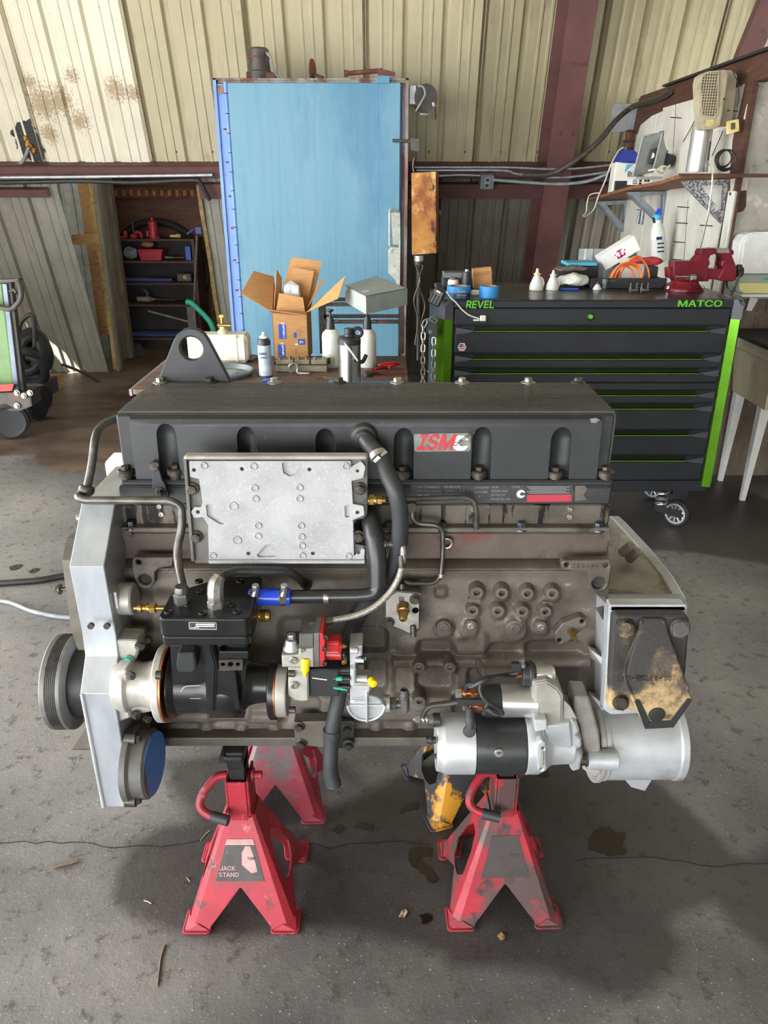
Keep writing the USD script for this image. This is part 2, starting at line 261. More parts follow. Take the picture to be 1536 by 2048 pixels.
MAT['floor'] = usdkit.material(stage, '/World/Looks/floor', {
    'g': ('geometry', {}), 'at': ('attribute', {'attribute': 'stain'}), 'sp': ('separate_color', {}),
    'n1': ('noise_texture', {'scale': 2.2, 'detail': 8, 'roughness': .62}), 'n2': ('noise_texture', {'scale': 22, 'detail': 6, 'roughness': .7}), 'n3': ('noise_texture', {'scale': 130, 'detail': 3, 'roughness': .6}),
    'r1': ('rgb_ramp', {'ramp': [(.32, C(76, 74, 74)), (.5, C(98, 96, 95)), (.68, C(124, 121, 119))]}),
    'pit': ('map_range', {'from_min': .55, 'from_max': .64, 'clamp': True}), 'pm': ('mix', {'color2': C(70, 64, 60)}), 'pf': ('math', {'math_type': 'multiply', 'value2': .7}),
    'sk': ('map_range', {'from_min': .655, 'from_max': .69, 'clamp': True}), 'skm': ('mix', {'color2': C(190, 182, 168)}),
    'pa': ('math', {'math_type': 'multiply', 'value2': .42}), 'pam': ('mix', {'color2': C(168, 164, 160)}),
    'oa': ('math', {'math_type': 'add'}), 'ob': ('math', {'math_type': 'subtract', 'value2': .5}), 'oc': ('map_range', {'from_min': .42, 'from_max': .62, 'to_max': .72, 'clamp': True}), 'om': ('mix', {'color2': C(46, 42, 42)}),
    'wa': ('math', {'math_type': 'add'}), 'wb': ('math', {'math_type': 'subtract', 'value2': .5}), 'wc': ('map_range', {'from_min': .47, 'from_max': .53, 'to_max': .85, 'clamp': True}), 'wm': ('mix', {}),
    'wn': ('noise_texture', {'scale': 3.2, 'detail': 6, 'distortion': .4}), 'wr': ('rgb_ramp', {'ramp': [(.35, C(72, 58, 48)), (.65, C(122, 100, 82))]}), 'st': ('mapping', {'scale': (.8, 1.6, 1)}),
    'ro': ('map_range', {'from_min': 0, 'from_max': 1, 'to_min': .72, 'to_max': .38, 'clamp': True}), 'mx': ('math', {'math_type': 'maximum'}),
    'h': ('math', {'math_type': 'multiply_add', 'value2': .35}), 'bp': ('bump', {'distance': .0028, 'strength': .8}), 'p': ('principled_bsdf', {'specular_ior_level': .4})},
    [('at.color', 'sp.color'), ('g.position', 'n1.vector'), ('g.position', 'n2.vector'), ('g.position', 'n3.vector'), ('g.position', 'st.vector'), ('st.vector', 'wn.vector'), ('n1.fac', 'r1.fac'),
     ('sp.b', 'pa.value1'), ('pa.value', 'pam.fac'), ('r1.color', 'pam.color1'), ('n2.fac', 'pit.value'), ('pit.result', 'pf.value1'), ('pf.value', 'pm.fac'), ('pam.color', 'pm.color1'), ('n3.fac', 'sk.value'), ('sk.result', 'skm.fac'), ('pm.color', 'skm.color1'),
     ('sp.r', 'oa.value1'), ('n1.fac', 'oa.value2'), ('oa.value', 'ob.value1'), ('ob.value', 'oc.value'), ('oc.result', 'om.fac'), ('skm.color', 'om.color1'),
     ('sp.g', 'wa.value1'), ('n2.fac', 'wa.value2'), ('wa.value', 'wb.value1'), ('wb.value', 'wc.value'), ('wc.result', 'wm.fac'), ('om.color', 'wm.color1'), ('wn.fac', 'wr.fac'), ('wr.color', 'wm.color2'), ('wm.color', 'p.base_color'),
     ('oc.result', 'mx.value1'), ('wc.result', 'mx.value2'), ('mx.value', 'ro.value'), ('ro.result', 'p.roughness'), ('n3.fac', 'h.value1'), ('n2.fac', 'h.value3'), ('h.value', 'bp.height'), ('bp.normal', 'p.normal')], surface='p.BSDF')
LW = atan2(.35, 1); NWp = np.array([0, -cos(LW), -sin(LW)])
_c = [(atp(a, b, (0, 7.0, 0), NWp), r) for a, b, r in [(88, 205, .34), (120, 200, .3), (160, 240, .22), (235, 178, .24), (265, 185, .16), (62, 165, .16), (145, 150, .14), (100, 265, .2)]]
_N = {'g': ('geometry', {}), 'n1': ('noise_texture', {'scale': 3, 'detail': 4}), 'r1': ('rgb_ramp', {'ramp': [(.35, C(226, 220, 200)), (.65, C(210, 203, 182))]}), 'n2': ('noise_texture', {'scale': 55, 'detail': 8, 'roughness': .8}), 'n3': ('noise_texture', {'scale': 60, 'detail': 4}), 'sp': ('map_range', {'from_min': .70, 'from_max': .76, 'clamp': True}), 'sx': ('mix', {'color2': C(140, 128, 108)}), 'th': ('math', {'math_type': 'multiply_add', 'value2': .55}), 'f': ('map_range', {'from_min': .84, 'from_max': .94, 'to_max': .75, 'clamp': True}), 'mx': ('mix', {'color2': C(146, 116, 76)}), 'p': ('principled_bsdf', {'roughness': .5})}
_L = [('g.position', 'n1.vector'), ('g.position', 'n2.vector'), ('g.position', 'n3.vector'), ('n1.fac', 'r1.fac'), ('n3.fac', 'sp.value'), ('sp.result', 'sx.fac'), ('r1.color', 'sx.color1'), ('sx.color', 'mx.color1'), ('f.result', 'mx.fac'), ('mx.color', 'p.base_color')]; last = None
for i, (c, r) in enumerate(_c):
    _N[f'd{i}'] = ('vector_math', {'math_type': 'distance', 'vector2': tuple(c)}); _N[f'q{i}'] = ('map_range', {'from_min': 0, 'from_max': r, 'to_min': 1, 'to_max': 0, 'clamp': True}); _L += [('g.position', f'd{i}.vector1'), (f'd{i}.value', f'q{i}.value')]
    if last is None: last = f'q{i}.result'
    else: _N[f'm{i}'] = ('math', {'math_type': 'maximum'}); _L += [(last, f'm{i}.value1'), (f'q{i}.result', f'm{i}.value2')]; last = f'm{i}.value'
_L += [(last, 'th.value1'), ('n2.fac', 'th.value3'), ('th.value', 'f.value')]
MAT['sheet_cream'] = usdkit.material(stage, '/World/Looks/sheet_stained', _N, _L, surface='p.BSDF')
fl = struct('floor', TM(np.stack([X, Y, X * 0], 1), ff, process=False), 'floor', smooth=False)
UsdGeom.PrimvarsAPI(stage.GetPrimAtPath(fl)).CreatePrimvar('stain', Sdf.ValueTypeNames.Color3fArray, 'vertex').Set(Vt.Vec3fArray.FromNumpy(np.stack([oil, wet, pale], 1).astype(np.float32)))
mat('puddle', C(30, 24, 20), C(44, 36, 30), sc=20, ro=.06, ro2=.16, spec=.8)
def blob(pts, Z=0.0015, jag=.012, seed=0):
    P = np.array([atz(a, b)[:2] for a, b in pts]); P = smoothline(np.vstack([P, P[:1]]), 7)[:-1]; r = np.random.default_rng(seed)
    P = P + (meshkit.fbm(np.c_[P * 40, np.full(len(P), seed)], 3)[:, None] - .5) * jag * r.choice([-1, 1], (len(P), 1)) * 1.0
    return ext(Polygon(P).buffer(0), 'z', 0.0002, Z)
for k, b in enumerate([[(797, 1622), (815, 1612), (836, 1606), (834, 1618), (812, 1622), (802, 1628)], [(664, 1660), (676, 1650), (690, 1654), (686, 1664), (672, 1666)], [(708, 1652), (722, 1646), (745, 1652), (744, 1662), (722, 1658)],
                       [(818, 1700), (842, 1694), (862, 1698), (862, 1712), (838, 1716), (858, 1738), (876, 1760), (862, 1764), (836, 1742), (818, 1722)], [(1176, 1678), (1192, 1660), (1214, 1654), (1232, 1664), (1250, 1668), (1246, 1692), (1252, 1706), (1222, 1712), (1196, 1704), (1180, 1696)], [(1072, 1546), (1090, 1540), (1098, 1552), (1078, 1554)],
                       [(838, 1832), (856, 1828), (866, 1838), (850, 1848)], [(20, 1134), (34, 1129), (45, 1130), (38, 1138), (22, 1141)], [(58, 1143), (68, 1137), (79, 1138), (72, 1145), (60, 1146)]]):
    part('oil_puddle' if k < 7 else 'damp_spot', blob(b, seed=k), 'puddle', fl)
def crack(pts, w=.0022): 
    P = smoothline([atz(a, b) for a, b in pts], 6); P[:, 1] += (meshkit.fbm(P * 22, 3, 5) - .5) * .03
    return ribbon(P + [0, 0, .0004], P + [0, w, .0004], .0006)
for c in ([(-30, 1690), (120, 1684), (250, 1694), (400, 1684)], [(600, 1690), (690, 1692), (780, 1684), (860, 1690)], [(1150, 1720), (1300, 1716), (1420, 1732), (1560, 1724)]): part('crack', crack(c), 'tar', fl, smooth=False)
# ================================================================ the back wall: ribbed steel sheets that lean in towards the room
LS, LC, YW = sin(atan2(.35, 1)), cos(atan2(.35, 1)), 7.0
NW = np.array([0, -LC, -LS])
def W(X, t, n=0.0): return np.array([X, YW - t * LS - n * LC, t * LC - n * LS])
def wp(px, py, n=0.0): return atp(px, py, np.array([0, YW, 0]) + NW * n, NW)
def wt(p): return (p[2]) / LC                          # height along the lean, near n = 0
WT = np.array([[1, 0, 0, 0], [0, -LC, -LS, YW], [0, -LS, LC, 0], [0, 0, 0, 1.0]])
def wl(m):
    v = np.asarray(m.vertices); return TM(np.c_[v, np.ones(len(v))] @ WT[:3].T, m.faces[:, ::-1], process=False)
RIB, RX0 = .2703, -1.765
def sheet_poly(xa, xb, n0=0.0, th=.0015, deep=.03, x0=RX0):
    xs = [(xa, 0)]
    for k in range(math.floor((xa - x0) / RIB) - 1, math.ceil((xb - x0) / RIB) + 1):
        c = x0 + k * RIB
        for dx, n in ((-.004, 0), (.012, -deep), (.034, -deep), (.05, 0), (.112, 0), (.119, .007), (.131, .007), (.138, 0), (.182, 0), (.189, .007), (.201, .007), (.208, 0)):
            if xa < c + dx < xb: xs.append((c + dx, n))
    xs.append((xb, 0)); p = np.array(xs); p[:, 1] += n0
    return Polygon(np.vstack([p, (p - [0, th])[::-1]]))
def sheet(xa, xb, ta, tb, n0=0.0, **k): return wl(ext(sheet_poly(xa, xb, n0, **k), 'z', ta, tb))
wb = sx('wall_back'); TG = wt(wp(768, 330)); TB = wt(wp(768, 368)); TTOP = 3.66 / LC
for k in range(-3, 7):
    xa = RX0 + k * 3 * RIB; xb = xa + 3 * RIB + .02
    part('sheet', sheet(xa, xb, TG, TTOP, .002 * (k % 2) + (.012 if k == -1 else 0)), 'sheet_cream' if k < 0 else 'sheet_beige' if k < 3 else 'sheet_olive', wb, smooth=False)
XL, XR = -2.53, -1.42                                    # the doorway between the lower sheets
xs_ = [(-5.0, -4.2), (-4.2, -3.36), (-3.36, XL)] + [(XR + k * .811, min(XR + k * .811 + .83, 4.4)) for k in range(8)]
for k, (xa, xb) in enumerate(xs_): part('sheet', sheet(xa, xb, 0, TG, .004 * (k % 2), x0=XL + .02 if k < 3 else RX0), 'sheet_grey' if k < 4 else 'sheet_dark', wb, smooth=False)
part('sheet', [wl(box(x - .006, x + .006, -.001, .005, TG + .09, TG + .1)) for x in np.arange(-4.8, 3.8, RIB * 1.0)], 'nail', wb, label='row of screw heads')
fx = [tuple(wp(a, b)[[0]]) + (wt(wp(a, b)),) for a, b in [(34, 245), (62, 240), (64, 252), (76, 275), (86, 300), (87, 322), (66, 322), (58, 314), (48, 316), (40, 296), (34, 292), (33, 270), (22, 268), (26, 256), (34, 258)]]
tpz = Polygon(fx).buffer(.004).segmentize(.012); tq = np.array(tpz.exterior.coords)[:-1]; tq = tq + (meshkit.fbm(np.c_[tq * 55, tq[:, :1] * 0], 3, 4)[:, None] - .5) * np.random.default_rng(2).normal(0, .045, (len(tq), 2))
part('tar_patch', wl(ext(Polygon(tq).buffer(0), 'y', .0005, .004)), 'tar', wb)
for a, b in ((52, 276), (56, 288), (60, 294), (68, 300)): q = wp(a, b, .004); part('foam_bit', crumple(trimesh.creation.icosphere(2, .022).apply_translation(q), .012, 40, a), 'orange_foam', wb)
part('foam_edge', crumple(wl(box(XR - .028, XR + .004, .0, .03, 0, TB).subdivide().subdivide().subdivide()), .012, 9, 3), 'foam_yellow', wb)
# the girt, the column and the beams
g = sx('trim_1'); gt, gb = wt(wp(768, 323)), wt(wp(768, 347))
def wbox(xa, xb, na, nb, ta, tb): return wl(box(xa, xb, na, nb, ta, tb))
part('upper_girt', [wbox(-5, 4.4, 0, .1, gt - .008, gt), wbox(-5, 4.4, .095, .1, gb, gt), wbox(-5, 4.4, 0, .1, gb, gb + .006)], 'primer_red', g, smooth=False)
part('lower_girt', [wbox(-5, XL - .06, .0, .06, gb - .16, gb - .1), wbox(-1.42, 4.4, .0, .06, gb - .17, gb - .06)], 'primer_red', g, smooth=False)
cl = sx('trim_2'); c0, c1 = 1.155, 1.372
part('column', [wbox(c0 + .03, c1, .24, .25, -.02, TTOP), wbox(c0 + .095, c0 + .11, .0, .24, 0, TTOP), wbox(c0 + .0, c1 - .03, .0, .01, 0, TTOP)], 'primer_red', cl, smooth=False)
part('bolt', [cat([bolt(W(c0 + .09, t, .25), NW, .012, .01), bolt(W(c0 + .17, t, .25), NW, .012, .01)]) for t in (wt(wp(1120, 245)), wt(wp(1160, 110)))], 'primer_red', cl)
part('brace', [ext(Polygon([(2.2, 2.2), (2.34, 2.2), (2.74, 3.6), (2.60, 3.6)]), 'y', 5.6, 5.68)], 'primer_red', cl, smooth=False)
# ================================================================ the right side: a boarded lean-to wall, then a block wall facing the room
RA, RB = np.array([1.81, 4.30]), np.array([1.84, 6.35]); RD = (RB - RA) / np.linalg.norm(RB - RA); RN = np.array([-RD[1], RD[0]])  # RN faces the room
def rw(s, n, z): q = RA + RD * s + RN * n; return np.array([q[0], q[1], z])
RL = np.linalg.norm(RB - RA); NR3 = np.array([RN[0], RN[1], 0.0])
def rpx(px, py, n=0.0): return atp(px, py, np.array([*(RA + RN * n), 0]), NR3)
def rs(p): return float(np.dot(p[:2] - RA, RD))
RT = np.array([[RD[0], RN[0], 0, RA[0]], [RD[1], RN[1], 0, RA[1]], [0, 0, 1, 0], [0, 0, 0, 1.0]])
def rl(m):
    """From right-wall coordinates (along, out from the wall, up) to the room."""
    v = np.asarray(m.vertices); return TM(np.c_[v, np.ones(len(v))] @ RT[:3].T, m.faces if np.linalg.det(RT[:3, :3]) > 0 else m.faces[:, ::-1], process=False)
wr = sx('wall_right')
se = [0.0, .19, .62, 1.06, 1.5, RL]
for k, (a, b) in enumerate(zip(se, se[1:])): part('board', rl(box(a + .002, b - .002, -.05, -.002 * (k % 2), 0, 2.06, .003)), 'paint_white', wr, smooth=False)
part('top_beam', rl(box(-.9, RL - .15, -.06, .012, 2.05, 2.165, .004)), 'wood_brown', wr)
part('beam_cap', rl(box(-.9, RL * .66, -.1, .03, 2.167, 2.18)), 'cable_black', wr)
bwp = [rpx(a, b, .004) for a, b in [(1326, 190), (1324, 222), (1302, 232), (1280, 250), (1274, 268), (1258, 264), (1256, 200)]]
part('bare_wood', rl(ext(Polygon([(rs(q), q[2]) for q in bwp]), 'y', -.001, .006)), 'wood_brown', wr, label='torn strip of bare brown wood under the beam')
part('corner_post', rl(ext(Polygon([(-.05, 0), (.06, 0), (.07, 1.2), (.06, 1.62), (.1, 1.8), (.055, 2.06), (-.05, 2.06)]), 'y', -.01, .014)), 'wood_brown', wr)
part('corner_strip', rl(box(-.05, .03, .001, .022, 0, 1.56, .003)), 'paint_white', wr)
f = sx('wall_front_right')
FY = 4.29
part('upper_plaster', box(1.80, 4.4, FY, FY + .1, 1.02, 2.13), 'plaster', f)
part('lower_block', box(1.80, 4.4, FY - .004, FY + .1, 0, 1.02), 'block_low', f)
part('bare_wood', plate([(1462, 385), (1493, 380), (1492, 412), (1487, 422), (1460, 430)], FY - .004, .02), 'wood_brown', f)
part('loose_paint', plate([(1462, 358), (1497, 352), (1494, 380), (1462, 384)], FY - .006, .008), 'paint_white', f)
part('loose_paint', plate([(1510, 148), (1540, 130), (1540, 152), (1506, 178), (1494, 240), (1488, 238)], FY - .006, .008), 'paint_white', f)
# out of the picture: roof with eaves, the rest of the left wall with a gap that lets the sun patch in, the end walls
struct('ceiling', cat([box(-6.3, 4.4, -5, 4.2, 3.66, 3.72), box(-4.3, 4.4, 4.2, 7.4, 3.66, 3.72)]), 'sheet_olive')
wlft = sx('wall_left'); gp = w_hole = np.array([-4.0, 0, 0]); tgt = wp(150, 735); s_ = (tgt[0] + 4.0) / -SUN_FROM[0]; hc = tgt + SUN_FROM * s_
part('sheet_wall', [box(-4.05, -4, 4.2, 9, hc[2] + .15, 3.7), box(-4.05, -4, 4.2, 9, 0, hc[2] - .10), box(-4.05, -4, 4.2, hc[1] - .055, hc[2] - .10, hc[2] + .15), box(-4.05, -4, hc[1] + .055, 9, hc[2] - .10, hc[2] + .15)], 'sheet_grey', wlft)
struct('wall_side_right', box(4.4, 4.46, -5, 4.4, 0, 3.7), 'sheet_grey')
fw_ = sx('wall_front'); part('sheet_wall', [box(.8, 4.4, -5.06, -5, 0, 3.7), box(-6.3, .8, -5.06, -5, 2.5, 3.7)], 'sheet_grey', fw_)
# ================================================================ the storage room beyond the doorway
st = sx('wall_storage'); SY = 7.66
part('back_board', box(-3.2, -.9, 8.72, 8.76, 0, 2.1), 'ply_brown', st)
part('side_board', box(-1.05, -1.0, 7.1, 8.74, 0, 2.1), 'dark_board', st); part('side_board', box(-3.15, -3.1, 7.9, 8.74, 0, 2.1), 'dark_board', st)
part('roof_board', box(-3.4, -.9, 6.7, 8.76, 2.1, 2.14), 'dark_board', st)
def vsheet(xa, xb, y, z0, z1, x0): return ext(Polygon([(x, y - n) for x, n in list(sheet_poly(xa, xb, x0=x0).exterior.coords)]), 'z', z0, z1)
part('sheet', vsheet(-3.6, -2.62, 7.7, 0, 2.1, -3.55), 'galvanised', st, smooth=False)
jd = lambda y: -2.44 - .13 * (y - 7.0) / .66
part('jamb_sheet', [hull([(jd(7.02) + o, 7.02, z) for o in (0, -.012) for z in (0, 1.9)] + [(jd(7.66) + o, 7.66, z) for o in (0, -.012) for z in (0, 1.9)])] + [hull([(jd(y) + o, y, z) for y in (7.08 + .12 * k, 7.115 + .12 * k) for o in (-.005, .014) for z in (0, 1.9)]) for k in range(5)], 'sheet_grey', st, smooth=False)
part('door_post', box(-2.575, -2.49, 7.6, 7.69, 0, 1.95, .004), 'wood_grey', st)
part('foam_edge', crumple(box(-2.475, -2.445, 6.98, 7.03, .02, 1.75).subdivide().subdivide().subdivide().subdivide(), .014, 14, 1), 'foam_yellow', st)
part('plank', box(-2.64, -2.55, 7.2, 7.24, .3, 1.8, .003), 'wood_raw', st)
part('wood_block', hull([at(143, 470, 7.0), at(196, 467, 7.0), at(196, 486, 7.0), at(143, 490, 7.0), at(143, 470, 7.05), at(196, 467, 7.05), at(196, 486, 7.05), at(143, 490, 7.05)]), 'wood_raw', st)
e0, e1 = at(232, 374, 8.6), at(400, 396, 8.6)
et = part('slotted_track', [box(e0[0] - .1, e1[0] + .3, 8.6, 8.605, e1[2], e0[2])], 'rust', st)
for k in range(22): x = e0[0] - .02 + k * .0785; part('slot', box(x, x + .03, 8.59, 8.601, e1[2] + .02, e0[2] - .03, .002), 'wood_raw', et)
# ================================================================ the engine
mat('cover_black', C(44, 46, 48), C(36, 38, 40), sc=9, ro=.4, ro2=.56, spots=[(C(88, 86, 82), 14, .64, .74)], bump=.0002, bs=400, bev=.002)
mat('cover_ridge', C(78, 75, 72), C(60, 59, 58), sc=6, ro=.36, ro2=.5, st=(.3, 2, 1), spots=[(C(128, 120, 108), 9, .67, .73)])
mat('iron', C(118, 110, 101), C(88, 82, 75), sc=6, ro=.42, ro2=.6, me=.4, spots=[(C(66, 58, 51), 4, .54, .7), (C(150, 140, 127), 34, .62, .72)], bump=.0010, bs=320, bev=0)
mat('iron_smooth', C(116, 110, 102), C(90, 85, 78), sc=10, ro=.42, ro2=.58, me=.45, spots=[(C(66, 60, 55), 6, .58, .7)], bump=.0003, bs=260, bev=.002)
mat('iron_oily', C(112, 104, 95), C(86, 80, 73), sc=8, ro=.35, ro2=.55, me=.35, spots=[(C(26, 21, 18), 24, .545, .575, (1, 1, .12)), (C(126, 118, 106), 30, .62, .7)], bump=.0003, bs=260, bev=.002)
mat('iron_red', C(104, 92, 84), C(84, 74, 68), sc=8, ro=.5, ro2=.65, me=.3, spots=[(C(112, 72, 66), 8, .56, .64), (C(60, 52, 48), 10, .6, .72)], bump=.0009, bs=180, bev=.003)
mat('housing_dark', C(62, 63, 64), C(48, 49, 50), sc=9, ro=.42, ro2=.58, me=.2, spots=[(C(104, 100, 94), 24, .63, .69)], bev=.002)
mat('alu', C(204, 207, 210), C(182, 185, 189), sc=10, ro=.36, ro2=.5, me=.5, spots=[(C(168, 168, 170), 6, .6, .74)], bump=.0002, bs=300, bev=.003)
mat('alu_cast', C(184, 181, 175), C(156, 152, 145), sc=14, ro=.42, ro2=.55, me=.4, spots=[(C(124, 112, 98), 8, .6, .76)], bump=.0004, bs=380, bev=.003)
mat('alu_plate', C(190, 195, 202), C(164, 169, 177), sc=7, ro=.3, ro2=.44, me=.5, st=(1.5, 1, .5), spots=[(C(136, 139, 146), 5, .60, .76), (C(232, 235, 238), 9, .62, .74, (1, 1, .3))], bump=.0001, bs=300, bev=.0015)
mat('alu_blast', C(172, 173, 174), C(154, 155, 156), sc=12, ro=.62, ro2=.72, me=.1, spots=[(C(132, 128, 122), 6, .6, .78), (C(196, 197, 198), 260, .58, .68)], bump=.0004, bs=900, bev=.0015)
mat('alu_grey', C(116, 114, 110), C(84, 82, 80), sc=10, ro=.5, ro2=.6, me=.4, spots=[(C(52, 50, 48), 8, .58, .7)], bev=.002)
mat('gloss_black', C(30, 31, 33), C(22, 23, 24), sc=8, ro=.2, ro2=.34, spots=[(C(62, 60, 58), 30, .68, .73)], bump=.0003, bs=160, bev=.003)
mat('rubber', C(52, 54, 57), C(42, 44, 46), sc=14, ro=.5, ro2=.62)
mat('plastic_black', C(44, 45, 47), ro=.42, bev=.001)
mat('tube_steel', C(104, 102, 98), C(78, 76, 72), sc=22, ro=.32, ro2=.5, me=.7, spots=[(C(146, 118, 76), 18, .64, .7)])
mat('pipe_black', C(46, 47, 48), C(36, 37, 38), sc=12, ro=.28, ro2=.42)
mat('zinc', C(190, 190, 184), C(158, 156, 148), sc=60, ro=.3, ro2=.42, me=.85)
mat('bolt_dark', C(92, 86, 80), C(66, 62, 58), sc=60, ro=.4, ro2=.5, me=.6, spots=[(C(126, 112, 92), 50, .6, .68)])
mat('bolt_blue', C(92, 98, 112), C(70, 74, 86), sc=60, ro=.35, me=.8)
mat('brass', C(186, 152, 88), C(150, 118, 64), sc=40, ro=.3, ro2=.4, me=.9)
mat('copper', C(190, 112, 72), ro=.35, me=.9)
mat('chrome', C(206, 207, 206), ro=.3, me=.85)
mat('braid', C(176, 172, 162), C(120, 116, 108), sc=420, ro=.4, me=.6, bump=.0008, bs=500)
mat('blue_silicone', C(26, 72, 214), ro=.22)
mat('blue_tape', C(52, 118, 190), C(60, 128, 200), sc=14, ro=.6, st=(1, 20, 1))
mat('yellow_cap', C(248, 212, 12), ro=.35)
mat('red_plastic', C(188, 44, 46), C(168, 36, 40), sc=20, ro=.32, bev=.002)
mat('label_black', C(66, 66, 70), C(54, 54, 58), sc=60, ro=.4)
mat('label_red', C(176, 52, 66), ro=.5)
mat('print_white', C(216, 214, 210), ro=.6); mat('print_grey', C(140, 140, 142), ro=.6)
mat('badge_silver', C(140, 143, 136), C(112, 115, 108), sc=60, ro=.4, me=.3); mat('badge_red', C(206, 44, 56), ro=.35)
mat('paint_green', C(40, 160, 130), ro=.5)
zm_ = at(1300, 1330, 1.2)[2]
MAT['mount_paint'] = usdkit.material(stage, '/World/Looks/mount_paint', {'g': ('geometry', {}), 'x': ('separate_xyz', {}), 'z': ('map_range', {'from_min': zm_ - .10, 'from_max': zm_ + .08, 'to_min': .13, 'to_max': -.13, 'clamp': True}), 'n': ('noise_texture', {'scale': 11, 'detail': 7, 'roughness': .68, 'distortion': .3}), 'a': ('math', {'math_type': 'add'}), 'r': ('rgb_ramp', {'ramp': [(.46, C(54, 52, 51)), (.53, C(92, 80, 66)), (.60, C(164, 138, 98)), (.72, C(190, 168, 126))]}), 'n2': ('noise_texture', {'scale': 30, 'detail': 6, 'roughness': .7}), 'm2': ('map_range', {'from_min': .54, 'from_max': .68, 'clamp': True}), 'mx': ('mix', {'color2': C(60, 54, 48)}), 'b': ('bump', {'distance': .0008}), 'n3': ('noise_texture', {'scale': 150, 'detail': 4}), 'v': ('bevel', {'samples': 4, 'radius': .006}), 'p': ('principled_bsdf', {'roughness': .6})},
    [('g.position', 'x.vector'), ('x.z', 'z.value'), ('g.position', 'n.vector'), ('g.position', 'n2.vector'), ('g.position', 'n3.vector'), ('n.fac', 'a.value1'), ('z.result', 'a.value2'), ('a.value', 'r.fac'), ('r.color', 'mx.color1'), ('n2.fac', 'm2.value'), ('m2.result', 'mx.fac'), ('mx.color', 'p.base_color'), ('n3.fac', 'b.height'), ('v.bevel', 'b.normal'), ('b.normal', 'p.normal')], surface='p.BSDF')
def lx(prof, pyc, Y, n=32, dz=0.0):
    """A turned shape along X: (radius, place) in pixels on the line at pyc, Y."""
    a = at(prof[0][1], pyc, Y); k = mpp(a); q = np.array([[r * k, at(x, pyc, Y)[0] - a[0]] for r, x in prof]); q = np.vstack([[0, q[0][1]], q, [0, q[-1][1]]])
    return lathe(q, a + [0, 0, dz], (1, 0, 0), n)
def cx(x0, x1, pyc, r, Y, n=28): return lx([(r * .94, x0), (r, x0 + .06 * r), (r, x1 - .06 * r), (r * .94, x1)], pyc, Y, n)
def pts(Y, *l): return [at(a, b, Y) for a, b in l]
def pp(*l): return [at(a, b, y) for a, b, y in l]
FR = (0, -1, 0); UP = (0, 0, 1)
E = thing('engine', 'large black and silver diesel engine standing on four jack stands', 'engine', (0, 1.6, 0))
zT, zB = at(768, 826, 1.45)[2], at(768, 960, 1.44)[2]; XA, XB = at(231, 826, 1.45)[0], at(1234, 826, 1.45)[0]
# valve cover: an extrusion with a ridged top, a raised front panel with bolt pockets
ys = np.arange(1.462, 1.695, .0122); top = []
for y in ys: top += [(y, zT - .005), (y + .0025, zT), (y + .0065, zT), (y + .0085, zT - .005)]
vc = part('valve_cover', [ext(Polygon([(1.456, zB - .002), (1.452, zT - .012), (1.456, zT - .004)] + top + [(1.706, zT - .006), (1.716, zB - .002)]), 'x', XA, XB)], 'cover_ridge', E, smooth=25)
xa, xb = at(258, 835, 1.44)[0], at(1206, 835, 1.44)[0]
panel = ext(rp([(xa - .002, zB), (xa, zT - .01), (xb, zT - .01), (xb + .004, zB)], .006), 'y', 1.437, 1.47, .006)
panel = ext(Polygon([(1.434, zB), (1.4375, zT - .02), (1.442, zT - .010), (1.452, zT - .005), (1.462, zT - .004), (1.475, zB)]), 'x', xa, xb)
cut = []
for px, w, ty in [(342, 20, 852), (498, 19, 858), (653, 20, 862), (807, 20, 861), (961, 20, 859), (1117, 21, 860)]:
    p = at(px, 950, 1.436); r = w * mpp(p); z1 = at(px, ty + w, 1.436)[2]
    cut.append(lathe([(0, zB - .02 - z1), (r, zB - .02 - z1), (r, 0)] + [(r * cos(t), r * 1.3 * sin(t)) for t in np.linspace(.2, pi / 2, 6)], (p[0], 1.432, z1), UP, 28))
part('front_panel', diff(panel, cut), 'cover_black', vc, smooth=30)
part('end_cap', [box(XA, xa + .002, 1.449, 1.47, zB, zT - .004, .003)], 'cover_black', vc); part('end_cap', box(xb - .002, XB - .004, 1.449, 1.47, zB, zT - .004, .003), 'cover_black', vc)
zf = at(768, 976, 1.43)[2]
part('flange', [box(XA - .002, XB + .002, 1.426, 1.72, zf + .004, zB + .004, .004), box(XA, XB - .004, 1.432, 1.72, zf - .006, zf + .006, .003)], 'cover_black', vc)
for px, py in [(250, 942), (350, 939), (806, 943), (958, 943), (1111, 944), (1212, 943)]: part('bolt', cat([lathe([(0, 0), (.0165, 0), (.0165, .009), (.014, .012), (0, .012)], at(px, py + 6, 1.437) + [0, .004, -.004], UP, 26), hexprism(at(px, py + 6, 1.437) + [0, .004, .008], UP, .0088, .008, px), cyl(at(px, py + 6, 1.437) + [0, .004, -.014], at(px, py + 6, 1.437) + [0, .004, 0], .012)]), 'bolt_dark', vc)
for px, py in [(321, 767), (418, 768), (549, 770), (679, 771), (795, 771), (924, 771), (1056, 770), (1156, 769)]: q = at(px, py, 1.698); q[2] = zT - .003; part('bolt', cat([lathe([(0, -.01), (.0165, -.01), (.0165, .004), (.013, .006), (0, .006)], q, UP, 26), hexprism(q + [0, 0, .006], UP, .0092, .008, px)]), 'bolt_dark' if px % 3 else 'zinc', vc)
